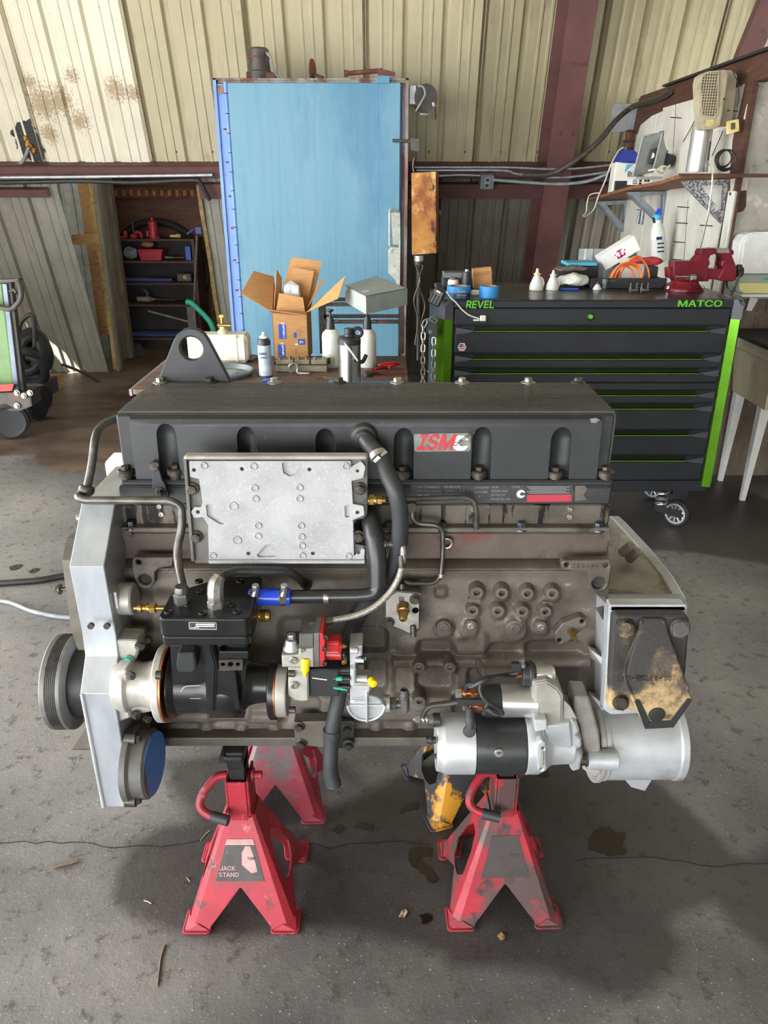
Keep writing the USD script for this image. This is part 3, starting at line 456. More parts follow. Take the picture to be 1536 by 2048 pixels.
# name badge on the cover
bd = part('badge', plate([(827, 868), (942, 866), (941, 903), (829, 904)], 1.4325, .006, r=5, bev=.001), 'badge_silver', vc)
part('lettering', text('ISM', at(832, 899, 1.4317), 31 * mpp(at(832, 899, 1.43)), .0012, 0, .88, bold=True, shear=.28), 'badge_red', bd)
k = mpp(at(920, 885, 1.43)); cc = at(921, 886, 1.4317)
part('emblem', ext(Point(cc[0], cc[2]).buffer(17 * k).difference(Point(cc[0] + 3 * k, cc[2]).buffer(7 * k)).difference(shapely.box(cc[0] + 2 * k, cc[2] - 6 * k, cc[0] + 30 * k, cc[2] + 6 * k)).intersection(shapely.box(cc[0] - 18 * k, cc[2] - 16 * k, cc[0] + 17 * k, cc[2] + 16 * k)), 'y', 1.4312, 1.4325), 'print_white', bd)
part('small_lettering', text('Cummins', at(909, 893, 1.4312), 7.5 * k, .0006, .62, 1.1, bold=True), 'label_black', bd)
part('pocket_rim', [plate([(1180, 838), (1192, 836), (1200, 840), (1192, 846), (1182, 845)], 1.4355, .002)], 'badge_silver', vc, label='bright scuff on the cover')
# rocker housing and cylinder head, each a slab stepped from the next
def slab(y0, y1, Y, x0, x1, back, m, name, parent=E, b=.003, **kw):
    z0, z1 = at(768, y1, Y)[2], at(768, y0, Y)[2]; return part(name, box(at(x0, y0, Y)[0], at(x1, y0, Y)[0], Y, back, z0, z1, b), m, parent, **kw)
rh = slab(974, 1009, 1.430, 235, 1224, 1.73, 'housing_dark', 'rocker_housing')
part('casting_mark', [plate([(1150, 972), (1170, 971), (1176, 978), (1168, 990), (1176, 1000), (1150, 1003)], 1.4285, .003)], 'iron_smooth', rh)
hp = slab(1009, 1052, 1.440, 238, 1222, 1.72, 'iron_oily', 'cylinder_head')
part('ledge', box(at(242, 1052, 1.42)[0], at(1222, 1052, 1.42)[0], 1.418, 1.74, at(768, 1066, 1.418)[2], at(768, 1056, 1.418)[2], .002), 'iron_smooth', hp)
slab(1066, 1119, 1.424, 243, 1221, 1.74, 'iron_red', 'lower_face', hp)
dk = part('deck_step', ext(Polygon([(1.424, at(768, 1118, 1.424)[2]), (1.404, at(768, 1137, 1.404)[2]), (1.404, at(768, 1142, 1.404)[2]), (1.7, at(768, 1142, 1.404)[2]), (1.7, at(768, 1118, 1.424)[2])]), 'x', at(243, 1118, 1.42)[0], at(1205, 1118, 1.42)[0]), 'iron', hp)
for px, py in [(262, 1056), (776, 1058), (885, 1060), (1042, 1059), (1197, 1060)]: q = at(px, py, 1.428); part('bolt', cat([lathe([(0, 0), (.014, 0), (.0135, .003), (0, .003)], q, UP, 20), hexprism(q + [0, 0, .003], UP, .009, .013, .3)]), 'bolt_blue', hp)
for px, py in [(319, 1012), (323, 1028), (946, 1018), (1140, 1018), (1139, 1033)]: part('socket_screw', socket(at(px, py, 1.4395), FR, .0055, .004), 'zinc', hp)
for px, py in [(257, 1014), (370, 1016)]: part('hole', cyl(at(px, py, 1.4395), at(px, py, 1.4395) + [0, .002, 0], .005), 'cable_black', hp)
part('boss', [hull([*pts(1.417, (1204, 1064), (1222, 1064), (1222, 1078)), at(1213, 1088, 1.417), at(1206, 1084, 1.417), *pts(1.44, (1204, 1064), (1222, 1064), (1222, 1078), (1213, 1088))])], 'iron_red', hp)
part('boss', [hull([*pts(1.417, (241, 1055), (263, 1055), (263, 1076)), at(255, 1082, 1.417), at(246, 1078, 1.417), *pts(1.44, (241, 1055), (263, 1055), (263, 1076), (252, 1082))])], 'iron', hp)
# data plate
dp = part('data_plate', plate([(821, 970), (1147, 968), (1147, 1004), (822, 1008)], 1.4272, .003, r=4), 'label_black', rh)
for x, t, y in [(834, 'ESN  35041812', 976), (832, '1CEXH0661MAR2', 984), (834, 'ISM 370', 992), (834, 'CPL 2675', 1000), (888, 'HP KW 370', 976), (888, 'FIRING 1-5-3-6', 984), (888, 'VALVE LASH', 992), (888, 'TIMING 1450', 1000), (948, '1800 RPM', 977), (948, '1200 MM', 986), (948, '1.98', 995), (982, '10.8L', 976), (982, 'MODEL/SER', 984), (982, 'RATED AT', 992), (982, 'MADE IN USA', 1000), (1023, '0.356', 976)]:
    part('print_line', text(t, at(x, y, 1.4268), 4.6 * k, .0005, 0, .95), 'print_grey', dp, smooth=False)
part('warning_print', [box(at(1054 + 0 * i, 0, 1.4266)[0] if False else at(1054 + (i % 3) * 3, 973 + i * 3.1, 1.4267)[0], at(1140 - (i * 7) % 13, 973 + i * 3.1, 1.4267)[0], 1.4266, 1.4274, at(1054, 974.2 + i * 3.1, 1.4267)[2], at(1054, 973 + i * 3.1, 1.4267)[2]) for i in range(5)], 'print_grey', dp)
part('warning_panel', plate([(1054, 990), (1143, 989), (1143, 1003), (1054, 1004)], 1.4268, .0008), 'label_red', dp)
cc = at(1042, 988, 1.4268)
part('emblem', ext(Point(cc[0], cc[2]).buffer(9 * k).difference(Point(cc[0] + 2 * k, cc[2]).buffer(4 * k)).difference(shapely.box(cc[0] + 1 * k, cc[2] - 3 * k, cc[0] + 20 * k, cc[2] + 3 * k)), 'y', 1.4264, 1.4274), 'print_white', dp)
# ---------------------------------------------------------------- the block
zb0, zb1 = at(768, 1488, 1.385)[2], at(768, 1142, 1.404)[2]
xl, xr = at(243, 1142, 1.404)[0], at(1194, 1142, 1.404)[0]
bl = part('block', box(xl, xr, 1.43, 1.74, zb0, zb1), 'iron', E)
PXG, PYG = np.meshgrid(np.arange(243, 1197.1, 2.2), np.arange(1142, 1490.1, 2.2)); HG = np.zeros(PXG.shape)
def pad(x0, x1, y0, y1, h, r=10, s=5.0):
    """Raises (h > 0) or sinks a rounded rectangle of the cast face, with soft flanks."""
    global HG
    qx, qy = np.abs(PXG - (x0 + x1) / 2) - (x1 - x0) / 2 + r, np.abs(PYG - (y0 + y1) / 2) - (y1 - y0) / 2 + r
    d = np.hypot(np.maximum(qx, 0), np.maximum(qy, 0)) + np.minimum(np.maximum(qx, qy), 0) - r; t = np.clip(.5 - d / (2 * s), 0, 1); t = t * t * (3 - 2 * t); HG = HG + h * t
for a in [(240, 1200, 1166, 1300, .004, 10, 12), (240, 1200, 1445, 1478, -.006, 4, 6), (240, 1200, 1478, 1495, .010, 2, 3), (560, 700, 1236, 1300, -.010, 16, 9), (694, 774, 1256, 1304, -.018, 14, 5), (732, 774, 1322, 1388, -.018, 14, 5), (798, 836, 1276, 1312, .004, 8, 8), (836, 908, 1282, 1316, -.016, 16, 8), (908, 974, 1262, 1306, .010, 12, 9), (974, 1046, 1288, 1316, -.014, 16, 8), (1050, 1164, 1284, 1316, -.014, 14, 8), (784, 1182, 1313, 1331, .014, 3, 3), (788, 826, 1334, 1390, -.006, 10, 6), (832, 908, 1340, 1388, -.018, 16, 6), (936, 1066, 1338, 1392, -.012, 14, 6), (1092, 1168, 1338, 1396, -.024, 14, 5), (640, 906, 1392, 1440, .008, 8, 5), (560, 640, 1396, 1444, -.012, 18, 8), (300, 560, 1426, 1446, .010, 8, 6), (420, 500, 1398, 1450, -.010, 18, 8), (243, 300, 1180, 1440, -.006, 20, 10), (862, 940, 1212, 1270, .003, 20, 12), (1000, 1062, 1232, 1280, .004, 20, 12), (1092, 1196, 1200, 1262, -.003, 20, 12), (770, 850, 1160, 1190, -.004, 10, 8), (870, 892, 1172, 1192, .008, 6, 6)]: pad(*a)
for px, py, r in [(954, 1186, 13), (1004, 1187, 13), (1055, 1188, 13), (1105, 1188, 13), (946, 1222, 12), (996, 1223, 13), (1045, 1224, 13), (1091, 1224, 12), (888, 1255, 16), (942, 1252, 14), (1030, 1257, 20), (1082, 1254, 14), (838, 1336, 13), (900, 1336, 13), (839, 1404, 13), (411, 1462, 10), (482, 1462, 10), (548, 1460, 10), (752, 1460, 10), (820, 1462, 10)]: pad(px - r * 1.1, px + r * 1.1, py - r * 1.35, py + r, .008, r, 6)
XG, ZG = (PXG - 768) * (1.40 * CP) / FPX, 0
g0 = np.stack([at(768, y, 1.40) for y in PYG[:, 0]]); dp_ = np.array([dep(q) for q in g0])[:, None]
XG = (PXG - 768) / FPX * dp_; ZG = np.maximum(np.repeat(g0[:, 2][:, None], PXG.shape[1], 1), zb0 + .0008); q3 = np.stack([XG, ZG, XG * 0], -1); HG += (meshkit.fbm(q3 * 24, 3, 3) - .5) * .004
YG = 1.402 - HG; V = np.stack([XG, YG, ZG], -1); sk = np.concatenate([V[:1], V, V[-1:]], 0); sk = np.concatenate([sk[:, :1], sk, sk[:, -1:]], 1); sk[0, :, 1] = sk[-1, :, 1] = 1.44; sk[:, 0, 1] = sk[:, -1, 1] = 1.44
hh, ww = sk.shape[:2]; ai, aj = np.meshgrid(np.arange(hh - 1), np.arange(ww - 1), indexing='ij'); a_ = (ai * ww + aj).ravel(); part('cast_face', TM(sk.reshape(-1, 3), np.vstack([np.stack([a_, a_ + ww, a_ + ww + 1], 1), np.stack([a_, a_ + ww + 1, a_ + 1], 1)]), process=False), 'iron', bl, smooth=50)
def rail(pl, Y, d, r=4, nm='rib', m='iron', bev=.004): return part(nm, plate(pl, Y, d, r=r, bev=bev), m, bl)
for px, py, r in [(954, 1186, 13), (1004, 1187, 13), (1055, 1188, 13), (1105, 1188, 13), (946, 1222, 12), (996, 1223, 13), (1045, 1224, 13), (1091, 1224, 12)]:
    q = at(px, py, 1.381); rr = r * mpp(q); part('boss', lathe([(0, -.02), (rr * 1.35, -.02), (rr * 1.02, -.002), (rr * .94, 0), (rr * .5, 0), (rr * .44, -.012), (0, -.012)], q, FR, 26), 'iron_smooth', bl)
for px, py, r, m in [(888, 1255, 15, 'iron_smooth'), (942, 1252, 12, 'zinc'), (1030, 1257, 18, 'iron_smooth'), (1082, 1254, 12, 'zinc')]:
    q = at(px, py, 1.383); rr = r * mpp(q); b_ = part('plug_boss', lathe([(0, -.02), (rr * 1.3, -.02), (rr, -.002), (rr * .9, 0), (0, 0)], q, FR, 26), 'iron_smooth', bl); part('plug', socket(q, FR, rr * .62, .003), m, b_)
for px, py in [(838, 1336), (900, 1336), (839, 1404)]: q = at(px, py, 1.376); rr = 13 * mpp(q); part('boss', lathe([(0, -.03), (rr * 1.1, -.03), (rr, -.002), (rr * .9, 0), (rr * .4, 0), (rr * .35, -.008), (0, -.008)], q, FR, 24), 'iron_smooth', bl)
part('pan_rail', box(at(300, 1478, 1.378)[0], at(870, 1478, 1.378)[0], 1.376, 1.74, at(768, 1493, 1.376)[2], at(768, 1476, 1.376)[2], .002), 'iron_smooth', bl)
for pl in ([(934, 1196), (964, 1198), (960, 1210), (938, 1210)], [(1084, 1204), (1106, 1204), (1106, 1214), (1084, 1214)]): rail(pl, 1.392, .01, r=3, nm='casting_pad', bev=.002)
# flange with a brass stud; lifting eyes
fp = part('blank_flange', plate([(1112, 1284), (1109, 1268), (1125, 1247), (1160, 1234), (1173, 1239), (1174, 1251), (1155, 1268), (1132, 1287), (1118, 1290)], 1.380, .022, r=3, holes=[(1119, 1281, 5), (1165, 1243, 5)], bev=.0015), 'iron_smooth', E)
part('stud', [hexprism(at(1142, 1263, 1.380), FR, .009, .008), cyl(at(1142, 1263, 1.372), at(1142, 1263, 1.372) + [.004, -.022, -.004], .0062)], 'brass', fp)
le = part('lifting_eye', plate([(1122, 1126), (1128, 1121), (1220, 1119), (1223, 1133), (1218, 1173), (1210, 1183), (1195, 1184), (1182, 1176), (1175, 1148), (1170, 1144), (1132, 1141), (1123, 1136)], 1.382, .018, r=3, holes=[(1134, 1130, 5), (1212, 1131, 5), (1198, 1167, 14)], bev=.002), 'iron_smooth', E)
part('cast_number', text('35044475', at(1143, 1136, 1.3815), 10 * k, .0012, .01, 1.05), 'iron_smooth', le)
part('backing', cyl(at(1198, 1167, 1.395), at(1198, 1167, 1.41), .018), 'cable_black', le)
le = part('lifting_eye', plate([(264, 1119), (268, 1115), (347, 1115), (345, 1132), (318, 1137), (310, 1144), (310, 1164), (302, 1175), (290, 1179), (277, 1174), (270, 1164), (264, 1144)], 1.384, .02, r=3, holes=[(290, 1160, 13), (277, 1125, 5)], bev=.002), 'iron_smooth', E)
part('backing', cyl(at(290, 1160, 1.397), at(290, 1160, 1.41), .018), 'cable_black', le)
# ---------------------------------------------------------------- electronic control plate
ec = part('control_module_plate', plate([(367, 917), (374, 909), (728, 910), (736, 921), (735, 1028), (727, 1038), (713, 1040), (708, 1050), (712, 1088), (733, 1092), (731, 1128), (392, 1127), (384, 1118)], 1.348, .012, r=4, bev=.001), 'alu_grey', E)
fpl = plate([(378, 922), (702, 922), (702, 934), (722, 922), (731, 934), (726, 956), (703, 962), (706, 1008), (727, 1012), (729, 1030), (706, 1040), (708, 1112), (730, 1094), (728, 1125), (418, 1125), (416, 1050), (406, 1034), (388, 1036), (382, 1024), (389, 1014), (402, 1014), (405, 1004), (398, 958), (380, 954)], 1.340, .012, r=3, holes=[(484, 938, 4), (619, 939, 4), (715, 942, 3.5), (396, 1024, 4), (715, 1025, 4), (497, 1107, 4), (626, 1107, 4), (717, 1105, 4), (388, 940, 4)])
kc = mpp(at(550, 1020, 1.34)); cuts = []
def pocket(pl, r=3, d=.005): return plate(pl, 1.335, .005 + d, r=r)
cuts = [pocket([(563, 927), (601, 927), (604, 934), (588, 952), (578, 955), (566, 948)]), pocket([(513, 1112), (530, 1093), (542, 1091), (551, 1096), (551, 1116), (516, 1117)]), pocket([(411, 1012), (423, 1011), (425, 1030), (448, 1045), (447, 1051), (437, 1050), (413, 1034)]), pocket([(689, 1014), (700, 1012), (700, 1036), (690, 1038)], 4)]
mp = part('face_plate', diff(fpl, cuts), 'alu_blast', ec, smooth=20)
part('top_lip', box(at(368, 912, 1.33)[0], at(735, 912, 1.33)[0], 1.326, 1.35, at(768, 919, 1.33)[2], at(768, 911, 1.33)[2], .003), 'alu_cast', ec)
part('side_lip', [plate([(366, 914), (373, 912), (389, 1124), (382, 1122)], 1.338, .016, bev=.001)], 'alu_grey', ec); part('bottom_lip', [plate([(416, 1121), (730, 1121), (730, 1128), (418, 1128)], 1.334, .01, bev=.0015)], 'alu_blast', ec)
for px, py in [(408, 931), (507, 932), (692, 932), (509, 976), (599, 975), (511, 997), (599, 997), (467, 1012), (516, 1051), (602, 1051), (516, 1072), (603, 1073), (474, 1080), (604, 1091), (426, 1111), (605, 1111), (697, 1112)]:
    q = at(px, py, 1.3402); rr = (7.2 if px not in (467, 474) else 9) * kc; part('boss', lathe([(0, 0), (rr * 1.15, 0), (rr, .0022), (rr * .8, .0024), (rr * .62, .0006), (0, .0006)] if px not in (467, 474) else [(0, 0), (rr * 1.1, 0), (rr, .0018), (rr * .85, .0018), (rr * .5, -.004), (0, -.004)], q, FR, 24), 'alu_blast', mp)
for px, py in [(385, 977), (393, 1073), (720, 977), (717, 1072)]: part('bolt', bolt(at(px, py, 1.346), FR, .0095, .008, .0125), 'bolt_dark', ec)
part('standoff', [cyl(at(px, py, 1.36), at(px, py, 1.36) + [0, .075, 0], .014) for px, py in [(385, 977), (393, 1073), (715, 977), (715, 1072)]] + [box(at(420, 930, 1.36)[0], at(700, 930, 1.36)[0], 1.36, 1.39, at(0, 1110, 1.36)[2], at(0, 940, 1.36)[2])], 'alu_grey', ec)
# bracket left of the module
br = part('bracket', plate([(305, 944), (319, 940), (324, 960), (329, 966), (337, 988), (336, 998), (308, 998), (304, 975)], 1.412, .008, r=3, bev=.001), 'cover_black', E)
part('stud', [hexprism(at(311, 930, 1.43), FR, .011, .012), hexprism(at(311, 930, 1.41), FR, .008, .012), cyl(at(311, 930, 1.41), at(311, 930, 1.385), .006)], 'bolt_dark', br); part('bolt', bolt(at(321, 985, 1.412), FR, .0075, .008, .011), 'bolt_dark', br)
# lifting plate at the rear left, top
lp = part('lifting_plate', plate([(309, 776), (347, 680), (354, 668), (366, 659), (381, 656), (396, 659), (408, 667), (416, 678), (468, 776)], 1.712, .016, holes=[(383, 697, 23)], bev=.0025), 'cover_black', E)
# ================================================================ what is bolted to the engine
def PX(X, *l): return [atx(a, b, X) for a, b in l]
# front gear housing: a thick slab whose edge zigzags towards and away from the viewer
XG0, XG1 = -.60, -.533
prof = [tuple(atx(a, b, XG0)[1:]) for a, b in [(163, 1005), (138, 1133), (165, 1272), (170, 1312), (160, 1387), (202, 1613)]]
gh = part('gear_housing', ext(Polygon(prof + [(1.62, prof[-1][1]), (1.70, .7), (1.62, prof[0][1])]), 'x', XG0, XG1, .0016), 'alu_plate', E, smooth=20)
for px, py in [(161, 1140), (194, 1140), (181, 1253), (213, 1253)]: q = atx(px, py, XG0 + (px - 140) * .0008); q[1] -= 0; part('hole', cyl(np.array([q[0], q[1] - .001, q[2]]), np.array([q[0], q[1] + .006, q[2]]), .0062), 'bolt_dark', gh)
part('weld_bead', [tube([np.array([XG0 + .004, prof[4][0] - .0012, prof[4][1]]), np.array([XG0 + .006, prof[5][0] - .0012, prof[5][1]])], .004, 8, 0)], 'alu', gh)
bp = part('back_plate', ext(Polygon([tuple(atx(a, b, -.615)[1:]) for a, b in [(139, 1076), (131, 1120), (150, 1262), (163, 1300)]] + [(1.62, .75), (1.62, .93)]), 'x', -.622, -.601), 'iron_smooth', gh)
for px, py, r in [(129, 1107, 5), (129, 1158, 5), (141, 1220, 5), (151, 1039, 5), (149, 1277, 5)]: q = atx(px + 6, py, -.622); part('bolt', hexprism(q + [0, .01, 0], (-1, 0, 0), .0062, .007), 'zinc', gh)
part('flange_bolt', [cyl(atx(140, 1178, -.62), atx(140, 1178, -.62) - [.018, 0, 0], .004), cyl(atx(140, 1178, -.62) - [.018, 0, 0], atx(140, 1178, -.62) - [.021, 0, 0], .011), hexprism(atx(140, 1178, -.62) - [.021, 0, 0], (-1, 0, 0), .007, .008)], 'tube_steel', gh)
# crankshaft pulley with its grooves
pc = at(146, 1362, 1.50); rP = 94 * mpp(pc); gx_ = pc[0]; pr = [(0, .0), (rP * .5, 0), (rP * .97, 0)]
w = .05; pr = [(0, 0), (rP * .98, 0), (rP, .003), (rP, .012)]
for i in range(6): pr += [(rP, .013 + i * .0042), (rP - .004, .015 + i * .0042), (rP, .0172 + i * .0042)]
pr += [(rP, .046), (rP * .94, .05), (rP * .8, .053), (rP * .7, .048), (0, .048)]
part('crank_pulley', lathe(pr, pc - [.034, 0, 0], (1, 0, 0), 56), 'alu_grey', E, smooth=25); part('pulley_hub', cyl(pc + [.005, 0, 0], pc + [.12, 0, 0], rP * .72, 40), 'cable_black', E)
part('front_skid', hull(pp((144, 1498, 1.40), (180, 1440, 1.40), (180, 1498, 1.40), (144, 1500, 1.5), (180, 1450, 1.5), (190, 1500, 1.5))), 'iron_smooth', E)
# round cover sealed with blue tape
tc = at(291, 1526, 1.27); rT = 70 * mpp(tc)
tp = part('side_cover', lathe([(0, -.03), (rT * 1.1, -.03), (rT * 1.1, -.018), (rT * 1.06, -.016), (rT, -.012), (rT * .98, .012), (rT * .9, .017), (0, .017)], tc, (1, 0, 0), 44), 'alu_grey', E)
part('tape_disc', lathe([(0, .017), (rT * .9, .017), (rT * .9, .02), (0, .02)], tc, (1, -.06, 0), 44), 'blue_tape', tp, label='blue masking tape over the opening')
for a_ in (100, 215, 272, 340): q = tc + [-.018, rT * 1.02 * cos(radians(a_)), rT * 1.02 * sin(radians(a_))]; part('bolt', [cyl(q - [.01, 0, 0], q + [.012, 0, 0], .013), hexprism(q + [.012, 0, 0], (1, 0, 0), .008, .009)], 'bolt_dark', tp)
part('cover_neck', hull(pp((240, 1420, 1.33), (300, 1430, 1.36), (262, 1600, 1.30), (275, 1460, 1.30), (240, 1600, 1.36), (300, 1500, 1.40))), 'iron_smooth', tp)
# accessory drive casting between housing and compressor
ad = part('drive_casting', [lx([(50, 236), (56, 252), (56, 262), (47, 268), (44, 285), (46, 300), (55, 318), (57, 326)], 1368, 1.30)], 'alu_cast', E)
for pl, yy in [([(228, 1280), (275, 1282), (278, 1300), (268, 1330), (240, 1340), (228, 1330)], 1.31), ([(232, 1346), (252, 1340), (258, 1352), (254, 1372), (262, 1390), (258, 1412), (262, 1436), (236, 1446), (228, 1420), (234, 1398), (228, 1376)], 1.262), ([(250, 1395), (330, 1390), (330, 1420), (262, 1432)], 1.27)]: part('flange', plate(pl, yy, .05, r=5, bev=.004), 'alu_cast', ad)
for px, py, yy in [(276, 1296, 1.30), (259, 1355, 1.255), (268, 1434, 1.255), (292, 1441, 1.29)]: part('bolt', hexprism(at(px, py, yy) + [-.004, .01, 0], (.8, -.6, 0), .008, .014), 'bolt_dark', ad)
part('plug', [cyl(at(257, 1321, 1.303), at(257, 1321, 1.30), .009), socket(at(257, 1321, 1.302), FR, .0065, .004)], 'paint_green', ad)
part('cover_bolt', hexprism(at(298, 1276, 1.36), FR, .008, .01), 'bolt_dark', ad)
# behind: round sensor housing, brass fitting
sh = part('filter_housing', lathe([(0, 0), (.031, 0), (.033, .004), (.033, .03), (.03, .034), (0, .034)], at(237, 1197, 1.36), (1, 0, 0), 34), 'alu_cast', E)
part('label_strip', box(at(241, 1197, 1.36)[0] + .002, at(248, 1197, 1.36)[0], 1.324, 1.33, at(0, 1214, 1.33)[2], at(0, 1182, 1.33)[2]), 'print_white', sh)
part('brass_fitting', [lx([(9, 277), (9, 284), (7, 286), (7, 292), (9, 294), (9, 302)], 1216, 1.33, 12), cx(268, 330, 1216, 5, 1.33), cx(300, 312, 1216, 11, 1.33, 6)], 'brass', E)
part('block_port', plate([(262, 1258), (290, 1258), (290, 1300), (262, 1300)], 1.39, .02, r=4, bev=.003), 'alu_cast', E)
# ---------------------------------------------------------------- air compressor
Yh = 1.20; zt = at(400, 1238, Yh)[2]; zb_ = at(400, 1288, Yh)[2]; xa, xb = at(315, 1238, Yh)[0], at(499, 1238, Yh)[0]; yb_ = atz(440, 1152, zt)[1]
top_ = rp([(xa, Yh), (xb, Yh), (xb, yb_), (xa + .09, yb_), (xa, yb_ - .07)], .012); zm = at(400, 1273, Yh)[2]
ac = part('air_compressor', ext(top_.buffer(-.004), 'z', zb_, zt - .004), 'gloss_black', E)
part('head', ext(top_, 'z', zm, zt, .0022), 'gloss_black', ac, smooth=20); part('lower_head', ext(top_.buffer(-.0015), 'z', zb_ - .004, zm - .002, .0015), 'gloss_black', ac, smooth=20)
for px, py in [(337, 1225), (405, 1227), (474, 1224), (376, 1211), (463, 1210), (398, 1163), (480, 1163), (400, 1183), (352, 1190)]: q = atz(px, py, zt); part('cap_screw', socket(q, UP, .0078, .0035), 'gloss_black', ac)
np_ = part('name_plate', plate([(377, 1244), (433, 1245), (434, 1260), (378, 1259)], Yh - .0015, .002, r=2), 'print_grey', ac)
part('plate_face', plate([(379, 1246), (431, 1247), (432, 1258), (380, 1257)], Yh - .002, .001), 'label_black', np_)
part('plate_print', [plate([(391, 1247.5), (429, 1248), (429, 1250.5), (391, 1250)], Yh - .0026, .0012), plate([(391, 1251.5), (429, 1252), (429, 1254), (391, 1253.5)], Yh - .0026, .0012)], 'print_white', np_)
part('plate_print', text('WABCO', at(381, 1256.5, Yh - .0022), .003, .0006), 'print_white', np_)
Yc = 1.285
part('crankcase', lx([(66, 345), (70, 349), (66, 356), (60, 362), (58, 400), (60, 418), (66, 430), (68, 455), (66, 478), (56, 490), (44, 500), (40, 515), (38, 540), (44, 548)], 1366, Yc, 44), 'gloss_black', ac, smooth=40)
part('cylinder', [hull(pts(1.235, (340, 1290), (497, 1290), (490, 1370), (345, 1370)) + pts(1.40, (345, 1290), (497, 1290), (490, 1370), (345, 1370)))], 'gloss_black', ac)
part('web', [plate([(400, 1284), (424, 1284), (436, 1330), (432, 1430), (412, 1420), (408, 1330)], 1.215, .08, r=6, bev=.006), plate([(452, 1284), (496, 1284), (496, 1330), (470, 1360), (452, 1400)], 1.228, .06, r=4, bev=.005)], 'gloss_black', ac)
part('crankcase_bulge', [hull([*pts(1.22, (420, 1340), (470, 1340), (480, 1418), (428, 1418)), *pts(1.26, (412, 1300), (490, 1300), (492, 1425), (418, 1432)), *pts(1.3, (415, 1300), (492, 1300), (488, 1436), (420, 1436))])], 'gloss_black', ac)
part('mount_flange', [lx([(75, 322), (77, 324), (77, 336), (75, 338)], 1366, Yc, 48)], 'alu_cast', ac, label='pale machined mounting flange'); part('gasket', lx([(76.6, 338), (77, 339), (77, 341), (76, 342)], 1366, Yc, 48), 'copper', ac)
part('rear_flange', lx([(56, 540), (60, 543), (60, 556), (58, 558)], 1378, Yc - .01, 40), 'gloss_black', ac)
for px, py in [(317, 1350)]: part('bolt', [cx(312, 324, py, 9, 1.215, 14)], 'bolt_dark', ac)
part('port_block', plate([(437, 1320), (486, 1319), (485, 1341), (438, 1342)], 1.212, .03, r=2, holes=[(446, 1329, 4), (461, 1329, 5.5), (476, 1329, 4)], bev=.001), 'bolt_dark', ac); part('port_ledge', plate([(438, 1303), (497, 1303), (497, 1318), (437, 1318)], 1.214, .03, bev=.001), 'gloss_black', ac)
part('sensor_block', plate([(355, 1308), (388, 1307), (392, 1328), (391, 1340), (384, 1346), (355, 1345), (352, 1330)], 1.205, .03, r=4, bev=.003), 'plastic_black', ac)
part('cast_line', [tube(pts(1.218, (362, 1384), (368, 1375), (378, 1372), (402, 1371)), .0014, 6), tube(pts(1.216, (380, 1397), (402, 1397)), .001, 6, 0)], 'print_grey', ac)
# fittings and lines on the compressor
def sp(y, *l): return [at(a, b, y) for a, b in l]
l1 = part('coolant_line', pipe(pp((236, 836, 1.60), (205, 848, 1.52), (190, 870, 1.46), (185, 925, 1.44), (172, 986, 1.41), (152, 994, 1.385), (172, 1001, 1.375), (340, 1001, 1.35), (362, 1012, 1.35), (365, 1050, 1.345), (353, 1100, 1.33), (358, 1140, 1.31), (367, 1178, 1.29)), .0082, .03), 'tube_steel', E)
part('flare_nut', [lathe([(0, -.008), (.013, -.008), (.0155, -.003), (.0155, .004), (.013, .008), (0, .008)], at(173, 980, 1.41), (.25, .3, 1), 20), lathe([(0, -.005), (.013, -.005), (.013, .005), (0, .005)], at(168, 988, 1.405), (.25, .3, 1), 20)], 'bolt_dark', l1)
part('band', lathe([(0, 0), (.009, 0), (.009, .011), (0, .011)], at(268, 1001, 1.362), (1, 0, 0), 16), 'zinc', l1)
q = atz(366, 1206, zt); part('union', [hexprism(q, UP, .016, .022, .2), lathe([(.0, .022), (.014, .022), (.014, .028), (.0115, .036), (0, .036)], q, UP, 16)], 'tube_steel', l1)
l2 = part('discharge_elbow', [hexprism(atz(433, 1213, zt), UP, .0165, .014, .3), tube([atz(433, 1213, zt) + [0, 0, .012], atz(433, 1213, zt) + [0, 0, .03], atz(433, 1213, zt) + [.002, .006, .046], atz(433, 1213, zt) + [.008, .014, .056]], [.0155, .0155, .0145, .011], 8, 3)], 'zinc', E)
part('hose', pipe(pp((437, 1163, 1.27), (447, 1150, 1.29), (470, 1142, 1.30), (565, 1142, 1.32), (588, 1148, 1.33), (603, 1162, 1.35), (614, 1174, 1.38)), .0085, .02), 'pipe_black', l2); part('hose_end', lathe([(0, 0), (.011, 0), (.011, .012), (.007, .016), (0, .016)], at(609, 1166, 1.36), (.5, .5, -.7), 16), 'bolt_dark', l2)
ap = part('air_pipe', pipe(pp((572, 1194, 1.31), (725, 1191, 1.31), (750, 1188, 1.31), (757, 1165, 1.315), (751, 1100, 1.33), (744, 1058, 1.35), (735, 1030, 1.40)), .0135, .05, 18), 'pipe_black', E)
part('pipe_upper', pipe(pp((756, 1170, 1.314), (753, 1100, 1.328), (744, 1050, 1.35), (735, 1022, 1.40)), .019, .05, 18), 'pipe_black', ap)
bs_ = part('silicone_coupler', lx([(15, 498), (16.5, 501), (17.5, 506), (16.5, 514), (17, 560), (17.5, 566), (17, 578), (16.5, 581)], 1194, 1.30, 30), 'blue_silicone', ap, label='bright blue silicone coupler')
for x in (508, 565):
    part('hose_clamp', [lx([(18, x - 6), (18.4, x - 5), (18.4, x + 5), (18, x + 6)], 1194, 1.30, 30), plate([(x - 5, 1180), (x + 9, 1178), (x + 7, 1206), (x - 6, 1208)], 1.279, .008, r=2)], 'tube_steel', bs_); part('clamp_screw', [hexprism(at(x + 3, 1178, 1.285), (.1, -.2, 1), .0075, .01), cyl(at(x, 1192, 1.282), at(x + 3, 1178, 1.285), .0055)], 'zinc', bs_)
